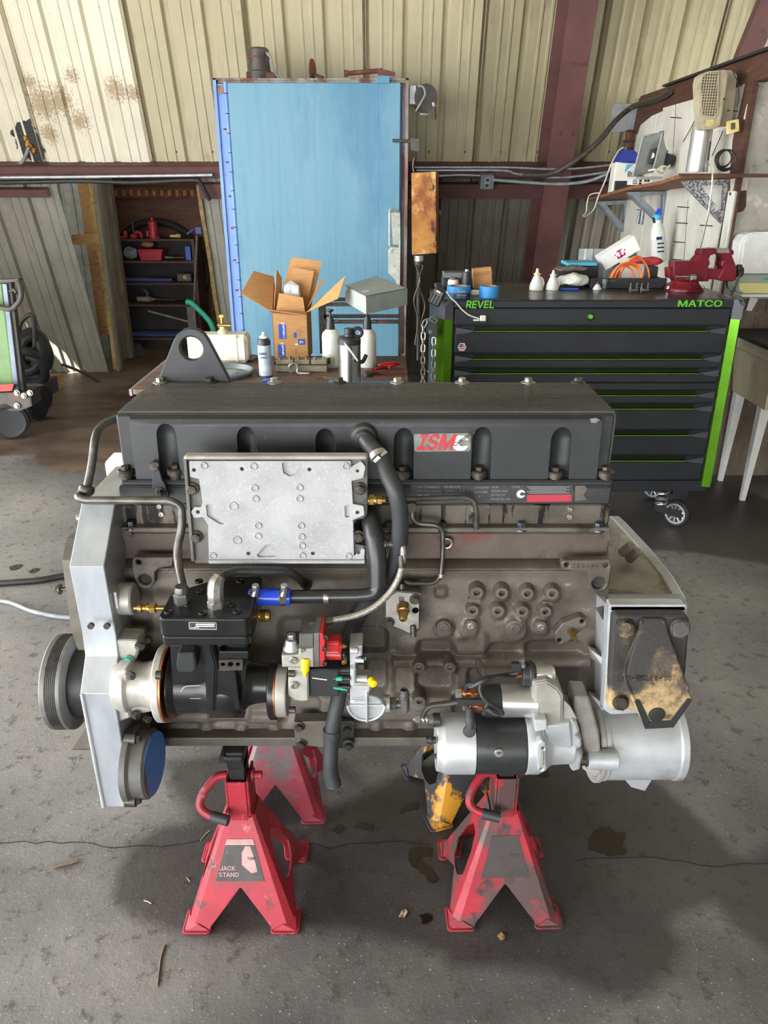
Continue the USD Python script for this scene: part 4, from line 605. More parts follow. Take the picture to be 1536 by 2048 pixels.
part('band', cx(647, 658, 1193, 14.2, 1.31), 'zinc', ap)
part('brass_plug', [cx(505, 518, 1228, 17, 1.29, 6), cx(518, 540, 1231, 12, 1.29, 20), lx([(12.5, 522), (13, 523), (12, 525), (13, 527), (12, 529), (13, 531), (12, 533), (12.5, 538), (9, 541)], 1231, 1.29, 20)], 'brass', E)
# hoses and lines on the right half
vh = part('breather_hose', tube(pp((741, 893, 1.40), (760, 914, 1.375), (776, 950, 1.35), (792, 985, 1.33), (800, 1030, 1.33), (799, 1080, 1.335), (790, 1125, 1.345), (765, 1168, 1.355), (728, 1213, 1.365), (703, 1262, 1.37), (692, 1310, 1.37), (683, 1360, 1.355), (675, 1405, 1.335), (666, 1450, 1.32), (662, 1490, 1.315), (661, 1540, 1.305), (666, 1566, 1.30)), .0163, 20, 6), 'rubber', E)
part('vent_plug', [lathe([(0, -.006), (.026, -.006), (.028, .004), (.024, .012), (.018, .014), (.017, .022), (0, .024)], at(727, 873, 1.436), FR, 30), hexprism(at(727, 873, 1.413), FR, .012, .006)], 'plastic_black', vh)
part('elbow_cuff', [tube(pp((727, 873, 1.425), (735, 884, 1.41), (752, 907, 1.385)), .0165, 14, 4)], 'plastic_black', vh)
part('hose_clamp', [lathe([(0, -.006), (.0185, -.006), (.019, 0), (.0185, .006), (0, .006)], at(757, 913, 1.378), at(768, 935, 1.36) - at(752, 905, 1.388), 26), hull([at(745, 921, 1.355), at(756, 911, 1.355), at(762, 916, 1.355), at(750, 926, 1.355), at(745, 921, 1.365), at(756, 911, 1.365), at(762, 916, 1.365), at(750, 926, 1.365)]), cyl(at(762, 912, 1.36), at(773, 903, 1.365), .003)], 'chrome', vh)
part('hose_end', cyl(at(666, 1560, 1.302), at(668, 1572, 1.2985), .0165), 'rubber', vh)
fl1 = part('fuel_line', pipe(pp((773, 998, 1.375), (825, 998, 1.385), (930, 994, 1.40), (946, 1000, 1.40), (953, 1018, 1.40), (952, 1052, 1.405)), .0052, .018), 'tube_steel', E)
part('brass_union', [lx([(11, 735), (11, 738), (9, 739), (9, 746), (11, 747), (11, 753), (8, 754), (8, 764), (6, 772)], 1000, 1.37, 12), cx(738, 748, 1000, 12, 1.37, 6), cx(754, 764, 1000, 10, 1.37, 6)], 'brass', fl1); part('end_fitting', [hexprism(at(945, 1036, 1.435), FR, .009, .014), cyl(at(952, 1040, 1.405), at(953, 1057, 1.405), .0065)], 'tube_steel', fl1)
bh = part('braided_hose', tube(pp((790, 1087, 1.33), (800, 1090, 1.328), (806, 1098, 1.325), (805, 1125, 1.32), (796, 1158, 1.31), (775, 1190, 1.30), (745, 1216, 1.29), (710, 1231, 1.285), (672, 1239, 1.28), (640, 1245, 1.275)), .0066, 12, 8), 'braid', E)
part('union', [lx([(11, 755), (11, 772), (8, 773), (8, 777), (10, 778), (10, 790), (7, 793)], 1088, 1.335, 12), cx(757, 771, 1088, 12, 1.335, 6)], 'tube_steel', bh)
for a_, b_ in (((802, 1110, 1.3235), (804, 1135, 1.3175)), ((642, 1245, 1.275), (666, 1240, 1.279))): part('sleeve', tube(pp(a_, b_), .0078, 12, 0), 'bolt_dark', bh)
part('end_elbow', tube(pp((642, 1245, 1.275), (626, 1247, 1.27), (616, 1254, 1.268), (612, 1266, 1.268)), .006, 10, 6), 'tube_steel', bh)
fl2 = part('fuel_line', pipe(pp((824, 1020, 1.415), (826, 1040, 1.41), (838, 1048, 1.405), (872, 1050, 1.40), (885, 1060, 1.40), (886, 1100, 1.395), (882, 1150, 1.385), (870, 1166, 1.38), (820, 1167, 1.375), (808, 1162, 1.375)), .0052, .016), 'tube_steel', E)
part('end_fitting', [hexprism(at(823, 1026, 1.43), (0, -.4, -1), .010, .022), cyl(at(823, 1016, 1.43), at(823, 1016, 1.41), .01)], 'bolt_dark', fl2); part('tie', lathe([(0, -.004), (.007, -.004), (.007, .004), (0, .004)], at(882, 1150, 1.385), (0, .1, 1), 12), 'zinc', fl2)
part('ring_tag', xf(trimesh.creation.torus(.0105, .003, 22, 8), trimesh.transformations.translation_matrix(at(893, 1087, 1.413)) @ trimesh.transformations.rotation_matrix(pi / 2, [1, 0, 0])), 'zinc', E)
# valve block
vb = part('valve_block', plate([(770, 1196), (793, 1181), (843, 1186), (845, 1203), (840, 1206), (840, 1259), (831, 1266), (818, 1269), (770, 1247)], 1.35, .05, r=2, holes=[(831, 1221, 7)], bev=.0015), 'alu_grey', E)
MATB = 'alu_cast'
part('block_face', plate([(772, 1198), (794, 1184), (838, 1189), (838, 1256), (818, 1266), (772, 1245)], 1.3485, .003, r=2, holes=[(831, 1221, 7)]), MATB, vb)
part('brass_fitting', [lathe([(0, 0), (.013, 0), (.013, .012), (.0105, .014), (.0105, .02), (.0085, .024), (.0085, .03), (.006, .034), (.0045, .034), (.004, .03), (0, .03)], at(806, 1212, 1.348), (0, -1, -.5), 20)], 'brass', vb); part('stem', [cyl(at(803, 1168, 1.365), at(803, 1196, 1.355), .006), hexprism(at(803, 1200, 1.355), UP, .009, .012)], 'tube_steel', vb)
for px, py in [(830, 1198), (778, 1244)]: part('bolt', bolt(at(px, py, 1.348), FR, .0085, .006, .0115), 'bolt_dark', vb)
part('stud', cyl(at(826, 1252, 1.345), at(827, 1274, 1.335), .006), 'bolt_dark', vb)
# ---------------------------------------------------------------- fuel pump
fu = part('fuel_pump', [lx([(50, 555), (52, 557), (52, 574), (50, 577)], 1381, 1.262, 40)], 'alu_cast', E)
part('gasket', lx([(52, 553), (52.5, 554), (52.5, 555)], 1381, 1.262, 40), 'copper', fu)
part('lower_body', plate([(576, 1334), (617, 1335), (618, 1402), (606, 1404), (588, 1402), (576, 1392)], 1.225, .07, r=2, bev=.003), 'alu_cast', fu)
part('upper_body', [plate([(563, 1311), (597, 1310), (597, 1298), (628, 1297), (628, 1335), (564, 1335)], 1.222, .06, r=2, bev=.002)], 'alu_cast', fu); part('top_block', [plate([(568, 1290), (598, 1290), (598, 1312), (566, 1312)], 1.232, .05, bev=.002), plate([(598, 1268), (628, 1268), (628, 1300), (598, 1300)], 1.23, .05, bev=.002)], 'alu_grey', fu)
part('damper_cap', lathe([(0, 0), (.016, 0), (.0155, .003), (.010, .018), (.008, .02), (0, .02)], at(583, 1297, 1.24), UP, 26), 'alu', fu); part('cap_nut', hexprism(at(583, 1276, 1.24), UP, .0085, .009), 'zinc', fu)
part('side_plate', plate([(628, 1267), (639, 1266), (640, 1334), (628, 1335)], 1.222, .06, bev=.001), 'alu_grey', fu); part('inlet_fitting', [hexprism(at(612, 1283, 1.245), UP, .011, .016), hexprism(at(612, 1268, 1.25), UP, .009, .012)], 'zinc', fu)
so = part('shutoff_solenoid', [plate([(639, 1266), (646, 1266), (650, 1282), (650, 1326), (646, 1334), (640, 1334)], 1.222, .06, r=1, bev=.001), cx(648, 684, 1291, 13, 1.25, 24), cx(648, 683, 1307, 13, 1.245, 24), box(at(648, 1300, 1.24)[0], at(682, 1300, 1.24)[0], 1.236, 1.27, at(0, 1318, 1.24)[2], at(0, 1282, 1.24)[2], .004)], 'red_plastic', fu, label='red shut-off solenoid')
for px, py in [(651, 1274), (649, 1297), (649, 1326)]: part('screw', socket(at(px, py, 1.221), FR, .005, .004), 'bolt_dark', so)
part('terminal', [cx(682, 690, 1293, 5, 1.25, 10), cx(690, 694, 1293, 2.5, 1.25, 10)], 'brass', so); part('terminal', [cx(683, 689, 1324, 6, 1.25, 10), cyl(at(690, 1326, 1.25), at(690, 1318, 1.25), .004), cyl(at(690, 1318, 1.25), at(691, 1312, 1.25), .002)], 'brass', so); part('terminal_block', cx(684, 690, 1308, 9, 1.25, 14), 'plastic_black', so)
part('yellow_cap', lathe([(0, 0), (.0085, 0), (.009, .004), (.0082, .022), (.006, .024), (.0045, .026), (.003, .033), (0, .033)], at(611, 1318, 1.225), (-.03, -.55, -1), 22), 'yellow_cap', fu, label='bright yellow plastic cap'); part('cap_seat', hexprism(at(610, 1318, 1.232), (0, -.6, -.8), .0105, .008), 'brass', fu)
for px, py, rr in [(587, 1320, .008), (589, 1370, .0075), (606, 1300, .004)]: part('plug', socket(at(px, py, 1.222), FR, rr, .004), 'zinc', fu)
for px, py in [(578, 1347), (579, 1420)]: part('flange_screw', cx(px - 1, px + 12, py, 7, 1.222, 14), 'bolt_dark', fu)
part('gear_body', [plate([(617, 1341), (640, 1339), (678, 1341), (678, 1394), (620, 1394)], 1.232, .07, r=2, bev=.003), plate([(617, 1336), (678, 1338), (676, 1346), (617, 1346)], 1.242, .05)], 'plastic_black', fu)
part('paint_stripe', [plate([(624, 1355), (654, 1359), (654, 1361), (624, 1357)], 1.2315, .001)], 'print_white', fu); part('pin', [cx(666, 700, 1357, 5, 1.235, 12), cx(666, 700, 1374, 4, 1.235, 12), cx(660, 700, 1340, 8, 1.25, 12), box(at(668, 1372, 1.235)[0], at(700, 1372, 1.235)[0], 1.24, 1.28, at(0, 1386, 1.24)[2], at(0, 1345, 1.24)[2])], 'plastic_black', fu); part('green_mark', [cx(672, 684, 1357, 5.4, 1.235, 12), plate([(667, 1374), (694, 1379), (694, 1382), (667, 1378)], 1.2305, .002)], 'paint_green', fu)
# pressure regulator and filter head
fh = part('filter_head', plate([(700, 1338), (712, 1338), (712, 1366), (742, 1368), (744, 1376), (737, 1392), (737, 1402), (700, 1402)], 1.235, .05, r=2, bev=.003), 'alu', E)
part('regulator', [plate([(699, 1294), (725, 1292), (725, 1312), (712, 1316), (712, 1340), (700, 1340)], 1.25, .05, r=2, bev=.002), cx(700, 716, 1301, 7, 1.245, 18), cx(710, 728, 1320, 6, 1.25, 14), cx(712, 735, 1358, 10, 1.25, 20)], 'alu', fh); part('adjuster', [cx(716, 728, 1333, 6, 1.248, 10), cx(722, 730, 1317, 4, 1.25, 10)], 'bolt_dark', fh); part('green_tip', cx(724, 732, 1317, 4, 1.25, 10), 'paint_green', fh)
part('yellow_cap', lathe([(0, 0), (.0085, 0), (.0088, .004), (.0075, .014), (.004, .016), (0, .016)], at(743, 1361, 1.245), (.3, -1, .1), 20), 'yellow_cap', fh, label='bright yellow plastic plug')
cb = at(733, 1404, 1.245); rb = 37 * mpp(cb)
part('bowl', [ext(Polygon([(cb[0] + rb * cos(t), cb[2] + rb * sin(t)) for t in np.linspace(pi, 2 * pi, 24)]), 'y', 1.236, 1.262, .002), ext(Polygon([(cb[0] + rb * .9 * cos(t), cb[2] + rb * .5 * sin(t)) for t in np.linspace(0, pi, 16)] + [(cb[0] - rb * .9, cb[2] - rb * .5), (cb[0] + rb * .0, cb[2] - rb * .8)]), 'y', 1.24, 1.28, .003)], 'alu', fh, smooth=30); part('fin', [box(cb[0] - .001, cb[0] + .003, 1.226, 1.25, cb[2] - rb * 1.0, cb[2] + rb * .95, .001), tube([cb + [rb * cos(t), -.010, rb * sin(t)] for t in np.linspace(pi, 2 * pi, 20)], .003, 8, 0), plate([(704, 1372), (740, 1372), (737, 1396), (712, 1396)], 1.231, .01, r=1, bev=.001)], 'alu', fh); part('outlet', lx([(19, 734), (19, 738), (17.5, 742), (17.5, 776), (16.5, 780)], 1407, 1.26, 28), 'alu', fh)
ef = part('elbow_fitting', [cx(780, 793, 1407, 13.5, 1.262, 6), cx(793, 802, 1409, 8, 1.262, 14)], 'tube_steel', fh); qe = at(808, 1410, 1.262); part('elbow_body', [hexprism(qe - [0, 0, .014], UP, .0115, .03), lathe([(0, .016), (.0105, .016)] + [(.0105 if i % 2 else .0098, .017 + .0018 * i) for i in range(7)] + [(.008, .031), (.0095, .033), (.0075, .037), (.005, .037), (.0045, .03), (0, .03)], qe, UP, 22)], 'alu_grey', fh)
# lower brackets
lb = part('oil_bracket', plate([(588, 1444), (660, 1442), (664, 1496), (590, 1490)], 1.362, .03, r=1, bev=.001), 'iron_smooth', E)
for px, py in [(599, 1452), (603, 1486)]: part('bolt', bolt(at(px, py, 1.362), FR, .009, .009, .0125), 'bolt_dark', lb)
cb2 = part('clamp_bracket', plate([(672, 1444), (707, 1444), (708, 1496), (676, 1496)], 1.372, .012, r=1), 'plastic_black', E); part('hose_strap', lathe([(0, -.010), (.0185, -.010), (.0192, 0), (.0185, .010), (0, .010)], at(664, 1466, 1.318), (0, .05, 1), 26), 'rubber', cb2); part('strap_ear', plate([(681, 1443), (708, 1443), (708, 1466), (690, 1466), (680, 1456)], 1.36, .004, r=2), 'tube_steel', cb2)
for px, py in [(695, 1456), (697, 1489)]: part('bolt', bolt(at(px, py, 1.36), FR, .009, .009, .0125), 'bolt_dark', cb2)
# ---------------------------------------------------------------- starter motor
Ys = 1.262; pyS = 1486
sm = part('starter_motor', lx([(59, 948), (59.5, 951), (59.5, 1042), (59, 1045)], pyS, Ys, 56), 'pipe_black', E)
part('end_frame', lx([(52, 871), (54, 873), (55, 879), (57, 884), (60, 890), (60, 946), (59, 947)], pyS, Ys, 56), 'alu', sm); part('end_lug', plate([(908, 1530), (946, 1528), (946, 1547), (915, 1544)], 1.24, .05, r=2, bev=.002), 'alu', sm)
part('pole_screw', [lathe([(0, 0), (.0095, 0), (.0085, .002), (.003, .0022), (.0025, .0008), (0, .0008)], at(998, 1506, 1.205), (0, -1, .12), 22)], 'zinc', sm); part('pole_screw_slot', box(at(998, 1506, 1.2)[0] - .004, at(998, 1506, 1.2)[0] + .004, 1.2015, 1.204, at(998, 1506, 1.202)[2] - .0007, at(998, 1506, 1.202)[2] + .0007), 'bolt_dark', sm)
part('through_rod', cx(946, 1047, 1536, 2.6, 1.224, 10), 'chrome', sm)
part('drive_frame', lx([(59, 1046), (60, 1048), (60, 1072), (56, 1080), (46, 1094), (42, 1100), (40, 1142)], pyS, Ys, 48), 'alu', sm)
part('nose_block', [plate([(1092, 1452), (1142, 1446), (1146, 1478), (1146, 1530), (1094, 1530)], 1.225, .07, r=3, bev=.004), plate([(1068, 1440), (1094, 1440), (1096, 1460), (1070, 1464)], 1.21, .05, r=2, bev=.002)], 'alu', sm)
part('side_lug', plate([(1076, 1486), (1084, 1480), (1092, 1486), (1094, 1540), (1086, 1546), (1076, 1542)], 1.196, .02, r=4, holes=[(1087, 1497, 3), (1083, 1538, 3)], bev=.002), 'alu', sm); part('lug_groove', plate([(1080, 1504), (1088, 1504), (1088, 1532), (1080, 1532)], 1.194, .004, r=3, bev=.001), 'alu_cast', sm)
part('nose_flange', plate([(1141, 1440), (1155, 1446), (1160, 1462), (1154, 1470), (1164, 1478), (1164, 1494), (1154, 1500), (1166, 1512), (1160, 1540), (1146, 1544), (1140, 1536)], 1.228, .09, r=4, bev=.004), 'alu', sm)
sl = part('solenoid', lx([(32, 1000), (33, 1003), (33, 1064), (34, 1066), (34, 1070)], 1401, 1.262, 40), 'chrome', sm, label='bright zinc plated solenoid can'); MS = 'zinc'
part('solenoid_cap', lx([(27, 962), (31, 966), (32.5, 972), (32.5, 1000)], 1401, 1.262, 36), 'plastic_black', sm)
part('solenoid_frame', [plate([(1066, 1366), (1096, 1362), (1118, 1376), (1128, 1392), (1128, 1458), (1070, 1458), (1066, 1440)], 1.232, .07, r=6, bev=.006), hull(pts(1.24, (1128, 1400), (1140, 1412), (1154, 1436), (1150, 1452), (1126, 1452)) + pts(1.30, (1128, 1400), (1140, 1412), (1154, 1436), (1150, 1452), (1126, 1452)))], 'alu_cast', sm)
rl_ = part('relay', lx([(18, 1068), (20, 1070), (20, 1100), (14, 1108)], 1347, 1.27, 30), 'chrome', sm); part('relay_base', lx([(22, 1042), (24, 1044), (24, 1056), (26, 1058), (26, 1064), (22, 1068)], 1347, 1.27, 30), 'plastic_black', sm); part('relay_foot', [plate([(1078, 1356), (1102, 1356), (1104, 1384), (1076, 1384)], 1.258, .03, r=2, bev=.002)], 'zinc', sm)
part('relay_terminal', [cx(1028, 1044, 1352, 4, 1.255, 10), cx(1030, 1034, 1352, 6, 1.255, 6)], 'copper', sm); part('relay_stud', [cyl(at(1045, 1330, 1.265), at(1045, 1318, 1.265), .004), hexprism(at(1045, 1334, 1.262), UP, .006, .007)], 'zinc', sm); part('relay_cover', plate([(1023, 1328), (1040, 1328), (1042, 1346), (1024, 1346)], 1.252, .01, r=1), 'plastic_black', sm)
for x0, py, rr in [(911, 1386, 10), (925, 1412, 9)]: part('terminal_nut', [cx(x0, x0 + 12, py, rr, 1.24, 6)], 'zinc', sm); part('terminal_stud', [cx(x0 + 10, x0 + 42, py, 5, 1.24, 12), cx(x0 + 14, x0 + 20, py, 9, 1.24, 16), cx(x0 + 30, x0 + 40, py, 9, 1.24, 6)], 'copper', sm)
part('battery_post', [cx(826, 868, 1438, 4, 1.25, 10), cx(830, 840, 1438, 8, 1.25, 6), cx(844, 848, 1438, 9, 1.25, 14), cx(851, 855, 1438, 9, 1.25, 14), cx(857, 866, 1438, 9, 1.25, 6)], 'zinc', sm); part('post_base', cx(866, 880, 1440, 14, 1.25, 20), 'plastic_black', sm)
part('vent', [cx(852, 872, 1480, 7, 1.225, 14), cx(858, 864, 1480, 9, 1.225, 14)], 'plastic_black', sm); part('end_bolt', [cx(872, 882, 1512, 9, 1.235, 14), cx(866, 874, 1512, 4, 1.235, 10)], 'plastic_black', sm)
part('strap_boot', [tube(pp((940, 1420, 1.225), (940, 1440, 1.212), (941, 1456, 1.206)), [.009, .010, .008], 14, 4), lathe([(0, 0), (.013, 0), (.012, .004), (.006, .005), (0, .005)], at(939, 1462, 1.208), (0, -1, .3), 20)], 'rubber', sm)
def lead(r, *l, m='cable_black', p=None): part('lead', tube(pp(*l), r, 8, 6), m, p or sm)
lead(.0035, (1036, 1346, 1.25), (1015, 1349, 1.25), (990, 1352, 1.24), (970, 1356, 1.235), (950, 1366, 1.23), (935, 1370, 1.23), (932, 1382, 1.235))
lead(.004, (1030, 1354, 1.25), (1005, 1354, 1.24), (985, 1357, 1.235), (965, 1362, 1.228), (960, 1378, 1.22), (966, 1395, 1.212), (985, 1410, 1.21), (1003, 1422, 1.212), (1004, 1428, 1.215), (990, 1428, 1.215), (972, 1418, 1.22))
lead(.0018, (964, 1357, 1.235), (956, 1345, 1.235), (948, 1328, 1.235), (952, 1318, 1.24), (962, 1325, 1.24), (967, 1338, 1.24), (963, 1352, 1.236), (948, 1364, 1.23))
lead(.006, (932, 1370, 1.235), (945, 1372, 1.23), (962, 1364, 1.226), (975, 1358, 1.23)); lead(.0055, (846, 1432, 1.245), (852, 1420, 1.245), (862, 1412, 1.245), (890, 1408, 1.24), (920, 1404, 1.235), (945, 1404, 1.232))
lead(.0025, (975, 1417, 1.21), (985, 1422, 1.208), (1000, 1424, 1.21)); part('strap_plate', plate([(915, 1400), (972, 1400), (972, 1411), (915, 1411)], 1.226, .006, r=2), 'plastic_black', sm)
# ---------------------------------------------------------------- flywheel housing
fw = part('flywheel_housing', hull(pts(1.42, (1176, 1190), (1200, 1190), (1200, 1450), (1176, 1450)) + pts(1.72, (1176, 1060), (1240, 1060), (1240, 1400), (1176, 1400))), 'alu_cast', E)
XF = .66; rim = [tuple(atx(a, b, XF)[1:]) for a, b in [(1227, 1022), (1250, 1042), (1300, 1095), (1345, 1150), (1372, 1196)]]
part('rim', ext(Polygon(rim + [(rim[-1][0] - .02, rim[-1][1] - .01), (rim[-1][0], .46), (1.42, .40), (1.95, .40), (1.98, .75)]), 'x', XF - .026, XF, .002), 'alu', fw, smooth=20)
cone = [np.array([XF - .024, y + .012, z - .004]) for y, z in rim] + [np.array([.42, min(1.86, y + .10), z - .015]) for y, z in rim] + [np.array([.42, 1.46, .5]), np.array([XF - .026, 1.46, .5]), np.array([.42, 1.8, .5]), np.array([XF - .026, 1.9, .5])]
part('bell', hull(cone), 'alu_cast', fw)
for px, py in [(1258, 1093), (1272, 1106), (1292, 1148), (1300, 1170)]: q = at(px, py, 1.62); part('boss', lathe([(0, -.03), (.012, -.03), (.010, .01), (.006, .012), (0, .006)], q, (.2, -.4, .6), 16), 'alu_cast', fw)
# the engine mount pad
pad_t = [(1216, 1204), (1372, 1210), (1372, 1235), (1366, 1425), (1212, 1430)]
part('mount_pad', [plate([(1221, 1212), (1372, 1212), (1369, 1300), (1364, 1400), (1355, 1424), (1222, 1430), (1207, 1420), (1216, 1300)], 1.245, .03, r=4, bev=.002)], 'alu', fw)
part('pad_top', hull(pts(1.245, (1219, 1209), (1372, 1209), (1372, 1220), (1219, 1220)) + pts(1.44, (1215, 1188), (1362, 1188), (1362, 1204), (1215, 1204))), 'alu', fw); part('pad_side', hull(pts(1.25, (1217, 1212), (1226, 1212), (1222, 1426), (1207, 1418)) + pts(1.42, (1190, 1185), (1200, 1185), (1200, 1405), (1186, 1405))), 'alu', fw)
part('side_rib', [hull(pts(1.30, (1182, 1300 + dy), (1206, 1316 + dy), (1206, 1334 + dy)) + pts(1.40, (1176, 1290 + dy), (1200, 1300 + dy), (1200, 1330 + dy), (1180, 1316 + dy))) for dy in (0, 90)], 'alu', fw); part('side_window', hull(pts(1.30, (1190, 1215), (1206, 1212), (1206, 1240)) + pts(1.31, (1190, 1215), (1206, 1212), (1206, 1240))), 'bolt_dark', fw)
cc = at(1270, 1475, 1.36); part('lower_barrel', lx([(80, 1186), (80, 1200), (78, 1204), (77, 1334), (79, 1338), (79, 1350)], 1478, 1.37, 60), 'alu', fw, smooth=25)
part('barrel_edge', [lx([(81, 1180), (83, 1182), (83, 1190), (81, 1192)], 1478, 1.37, 60)], 'alu_cast', fw); part('starter_pad', [plate([(1149, 1394), (1178, 1396), (1186, 1420), (1200, 1470), (1204, 1548), (1190, 1556), (1166, 1540), (1170, 1500), (1160, 1450), (1148, 1430)], 1.272, .06, r=5, bev=.004)], 'alu_cast', fw)
part('pad_boss', [cx(1172, 1234, 1519, 20, 1.272, 26)], 'alu', fw); part('cap_bolt', [cx(1158, 1172, 1519, 12, 1.255, 24), cx(1170, 1174, 1519, 14, 1.255, 24)], 'bolt_dark', fw); part('cap_bolt', cx(1134, 1150, 1408, 10, 1.30, 20), 'bolt_dark', fw)
part('lower_bracket', [hull(pts(1.36, (1240, 1548), (1306, 1556), (1290, 1582), (1262, 1574)) + pts(1.44, (1240, 1540), (1306, 1550), (1290, 1576), (1262, 1568)))], 'alu', fw)
# mount bracket: a plate with a horn that reaches towards the viewer
mb = part('mount_bracket', plate([(1227, 1236), (1234, 1230), (1372, 1230), (1379, 1240), (1372, 1340), (1366, 1376), (1340, 1420), (1224, 1421), (1217, 1412)], 1.222, .023, r=6, bev=.003), 'mount_paint', E)
part('horn', [hull(pts(1.221, (1284, 1234), (1326, 1234), (1344, 1280), (1364, 1350), (1352, 1370), (1240, 1352), (1262, 1290)) + pts(1.165, (1250, 1356), (1376, 1382), (1384, 1400), (1346, 1452), (1290, 1456), (1268, 1400)) + pts(1.19, (1290, 1456), (1345, 1454)))], 'mount_paint', mb, smooth=30)
hz = hull(pts(1.221, (1284, 1234), (1326, 1234), (1344, 1280), (1364, 1350), (1352, 1370), (1240, 1352), (1262, 1290)) + pts(1.165, (1250, 1356), (1376, 1382), (1384, 1400), (1346, 1452), (1290, 1456), (1268, 1400)))
part('ridge', [tube(pp((1284, 1240, 1.219), (1262, 1310, 1.20), (1249, 1352, 1.168), (1268, 1400, 1.166)), .004, 8, 4), tube(pp((1326, 1240, 1.219), (1346, 1310, 1.205), (1376, 1380, 1.167)), .004, 8, 4)], 'mount_paint', mb)
part('horn_rim', [hull(pp((a[0], a[1], 1.1635), (b[0], b[1], 1.1635), (c[0], c[1], 1.1635), (d[0], d[1], 1.1635), (a[0], a[1], 1.175), (b[0], b[1], 1.175), (c[0], c[1], 1.175), (d[0], d[1], 1.175))) for a, b, c, d in [((1268, 1400), (1290, 1458), (1300, 1442), (1278, 1398)), ((1290, 1458), (1347, 1455), (1340, 1441), (1298, 1443)), ((1347, 1455), (1385, 1400), (1375, 1396), (1340, 1441))]], 'cover_black', mb)
part('mount_hole', lathe([(0, .001), (.011, .001), (.0155, 0), (.0155, -.004), (0, -.004)], at(1314, 1430, 1.163), FR, 26), 'cable_black', mb)
part('cast_number', text('01-23728-000', at(1345, 1352, 1.1665), .0095, .0018, pi, 1.0), 'mount_paint', mb)
for px, py, rr, m in [(1250, 1256, .0195, 'mount_paint'), (1359, 1255, .0195, 'alu_grey'), (1241, 1404, .016, 'bolt_dark')]: part('bolt', [lathe([(0, 0), (rr, 0), (rr, .004), (rr * .95, .006), (0, .006)], at(px, py, 1.221), FR, 30), hexprism(at(px, py, 1.215), FR, rr * .86, .012, .25), lathe([(0, 0), (rr * .62, 0), (rr * .6, .002), (0, .002)], at(px, py, 1.203), FR, 18)], m, mb)
# ================================================================ jack stands
mat('stand_red', C(174, 42, 58), C(150, 36, 50), sc=9, ro=.38, ro2=.55, spots=[(C(120, 62, 64), 7, .52, .68), (C(70, 56, 54), 24, .60, .68), (C(196, 104, 110), 30, .63, .72)], bump=.0004, bs=160, bev=.002)
mat('stand_grimy', C(172, 34, 50), C(146, 28, 42), sc=8, ro=.4, ro2=.58, spots=[(C(80, 62, 60), 8, .46, .56), (C(54, 47, 47), 18, .55, .66)], bump=.0005, bs=160, bev=.002)
mat('stand_dusty', C(160, 44, 62), C(136, 38, 52), sc=8, ro=.5, ro2=.65, spots=[(C(108, 96, 97), 6, .48, .58), (C(70, 62, 64), 18, .6, .7)], bump=.0005, bs=160, bev=.002)
mat('stand_yellow', C(58, 58, 62), C(44, 44, 48), sc=8, ro=.45, ro2=.6, spots=[(C(206, 146, 40), 7, .48, .53), (C(120, 92, 50), 24, .62, .7)], bump=.0005, bs=160, bev=.002)
mat('post_black', C(50, 50, 50), C(36, 36, 36), sc=16, ro=.4, ro2=.55, me=.3, spots=[(C(96, 92, 88), 16, .62, .7)], bump=.0006, bs=140, bev=.002)
mat('decal_dark', C(78, 72, 70), C(62, 58, 58), sc=30, ro=.55, spots=[(C(150, 90, 90), 36, .62, .68)]); mat('decal_pale', C(188, 150, 146), C(170, 128, 124), sc=30, ro=.55); mat('decal_grimy', C(66, 58, 56), C(54, 48, 48), sc=20, ro=.55)
mat('foot_dust', C(168, 128, 118), C(130, 96, 90), sc=40, ro=.7, bump=.0008, bs=120)
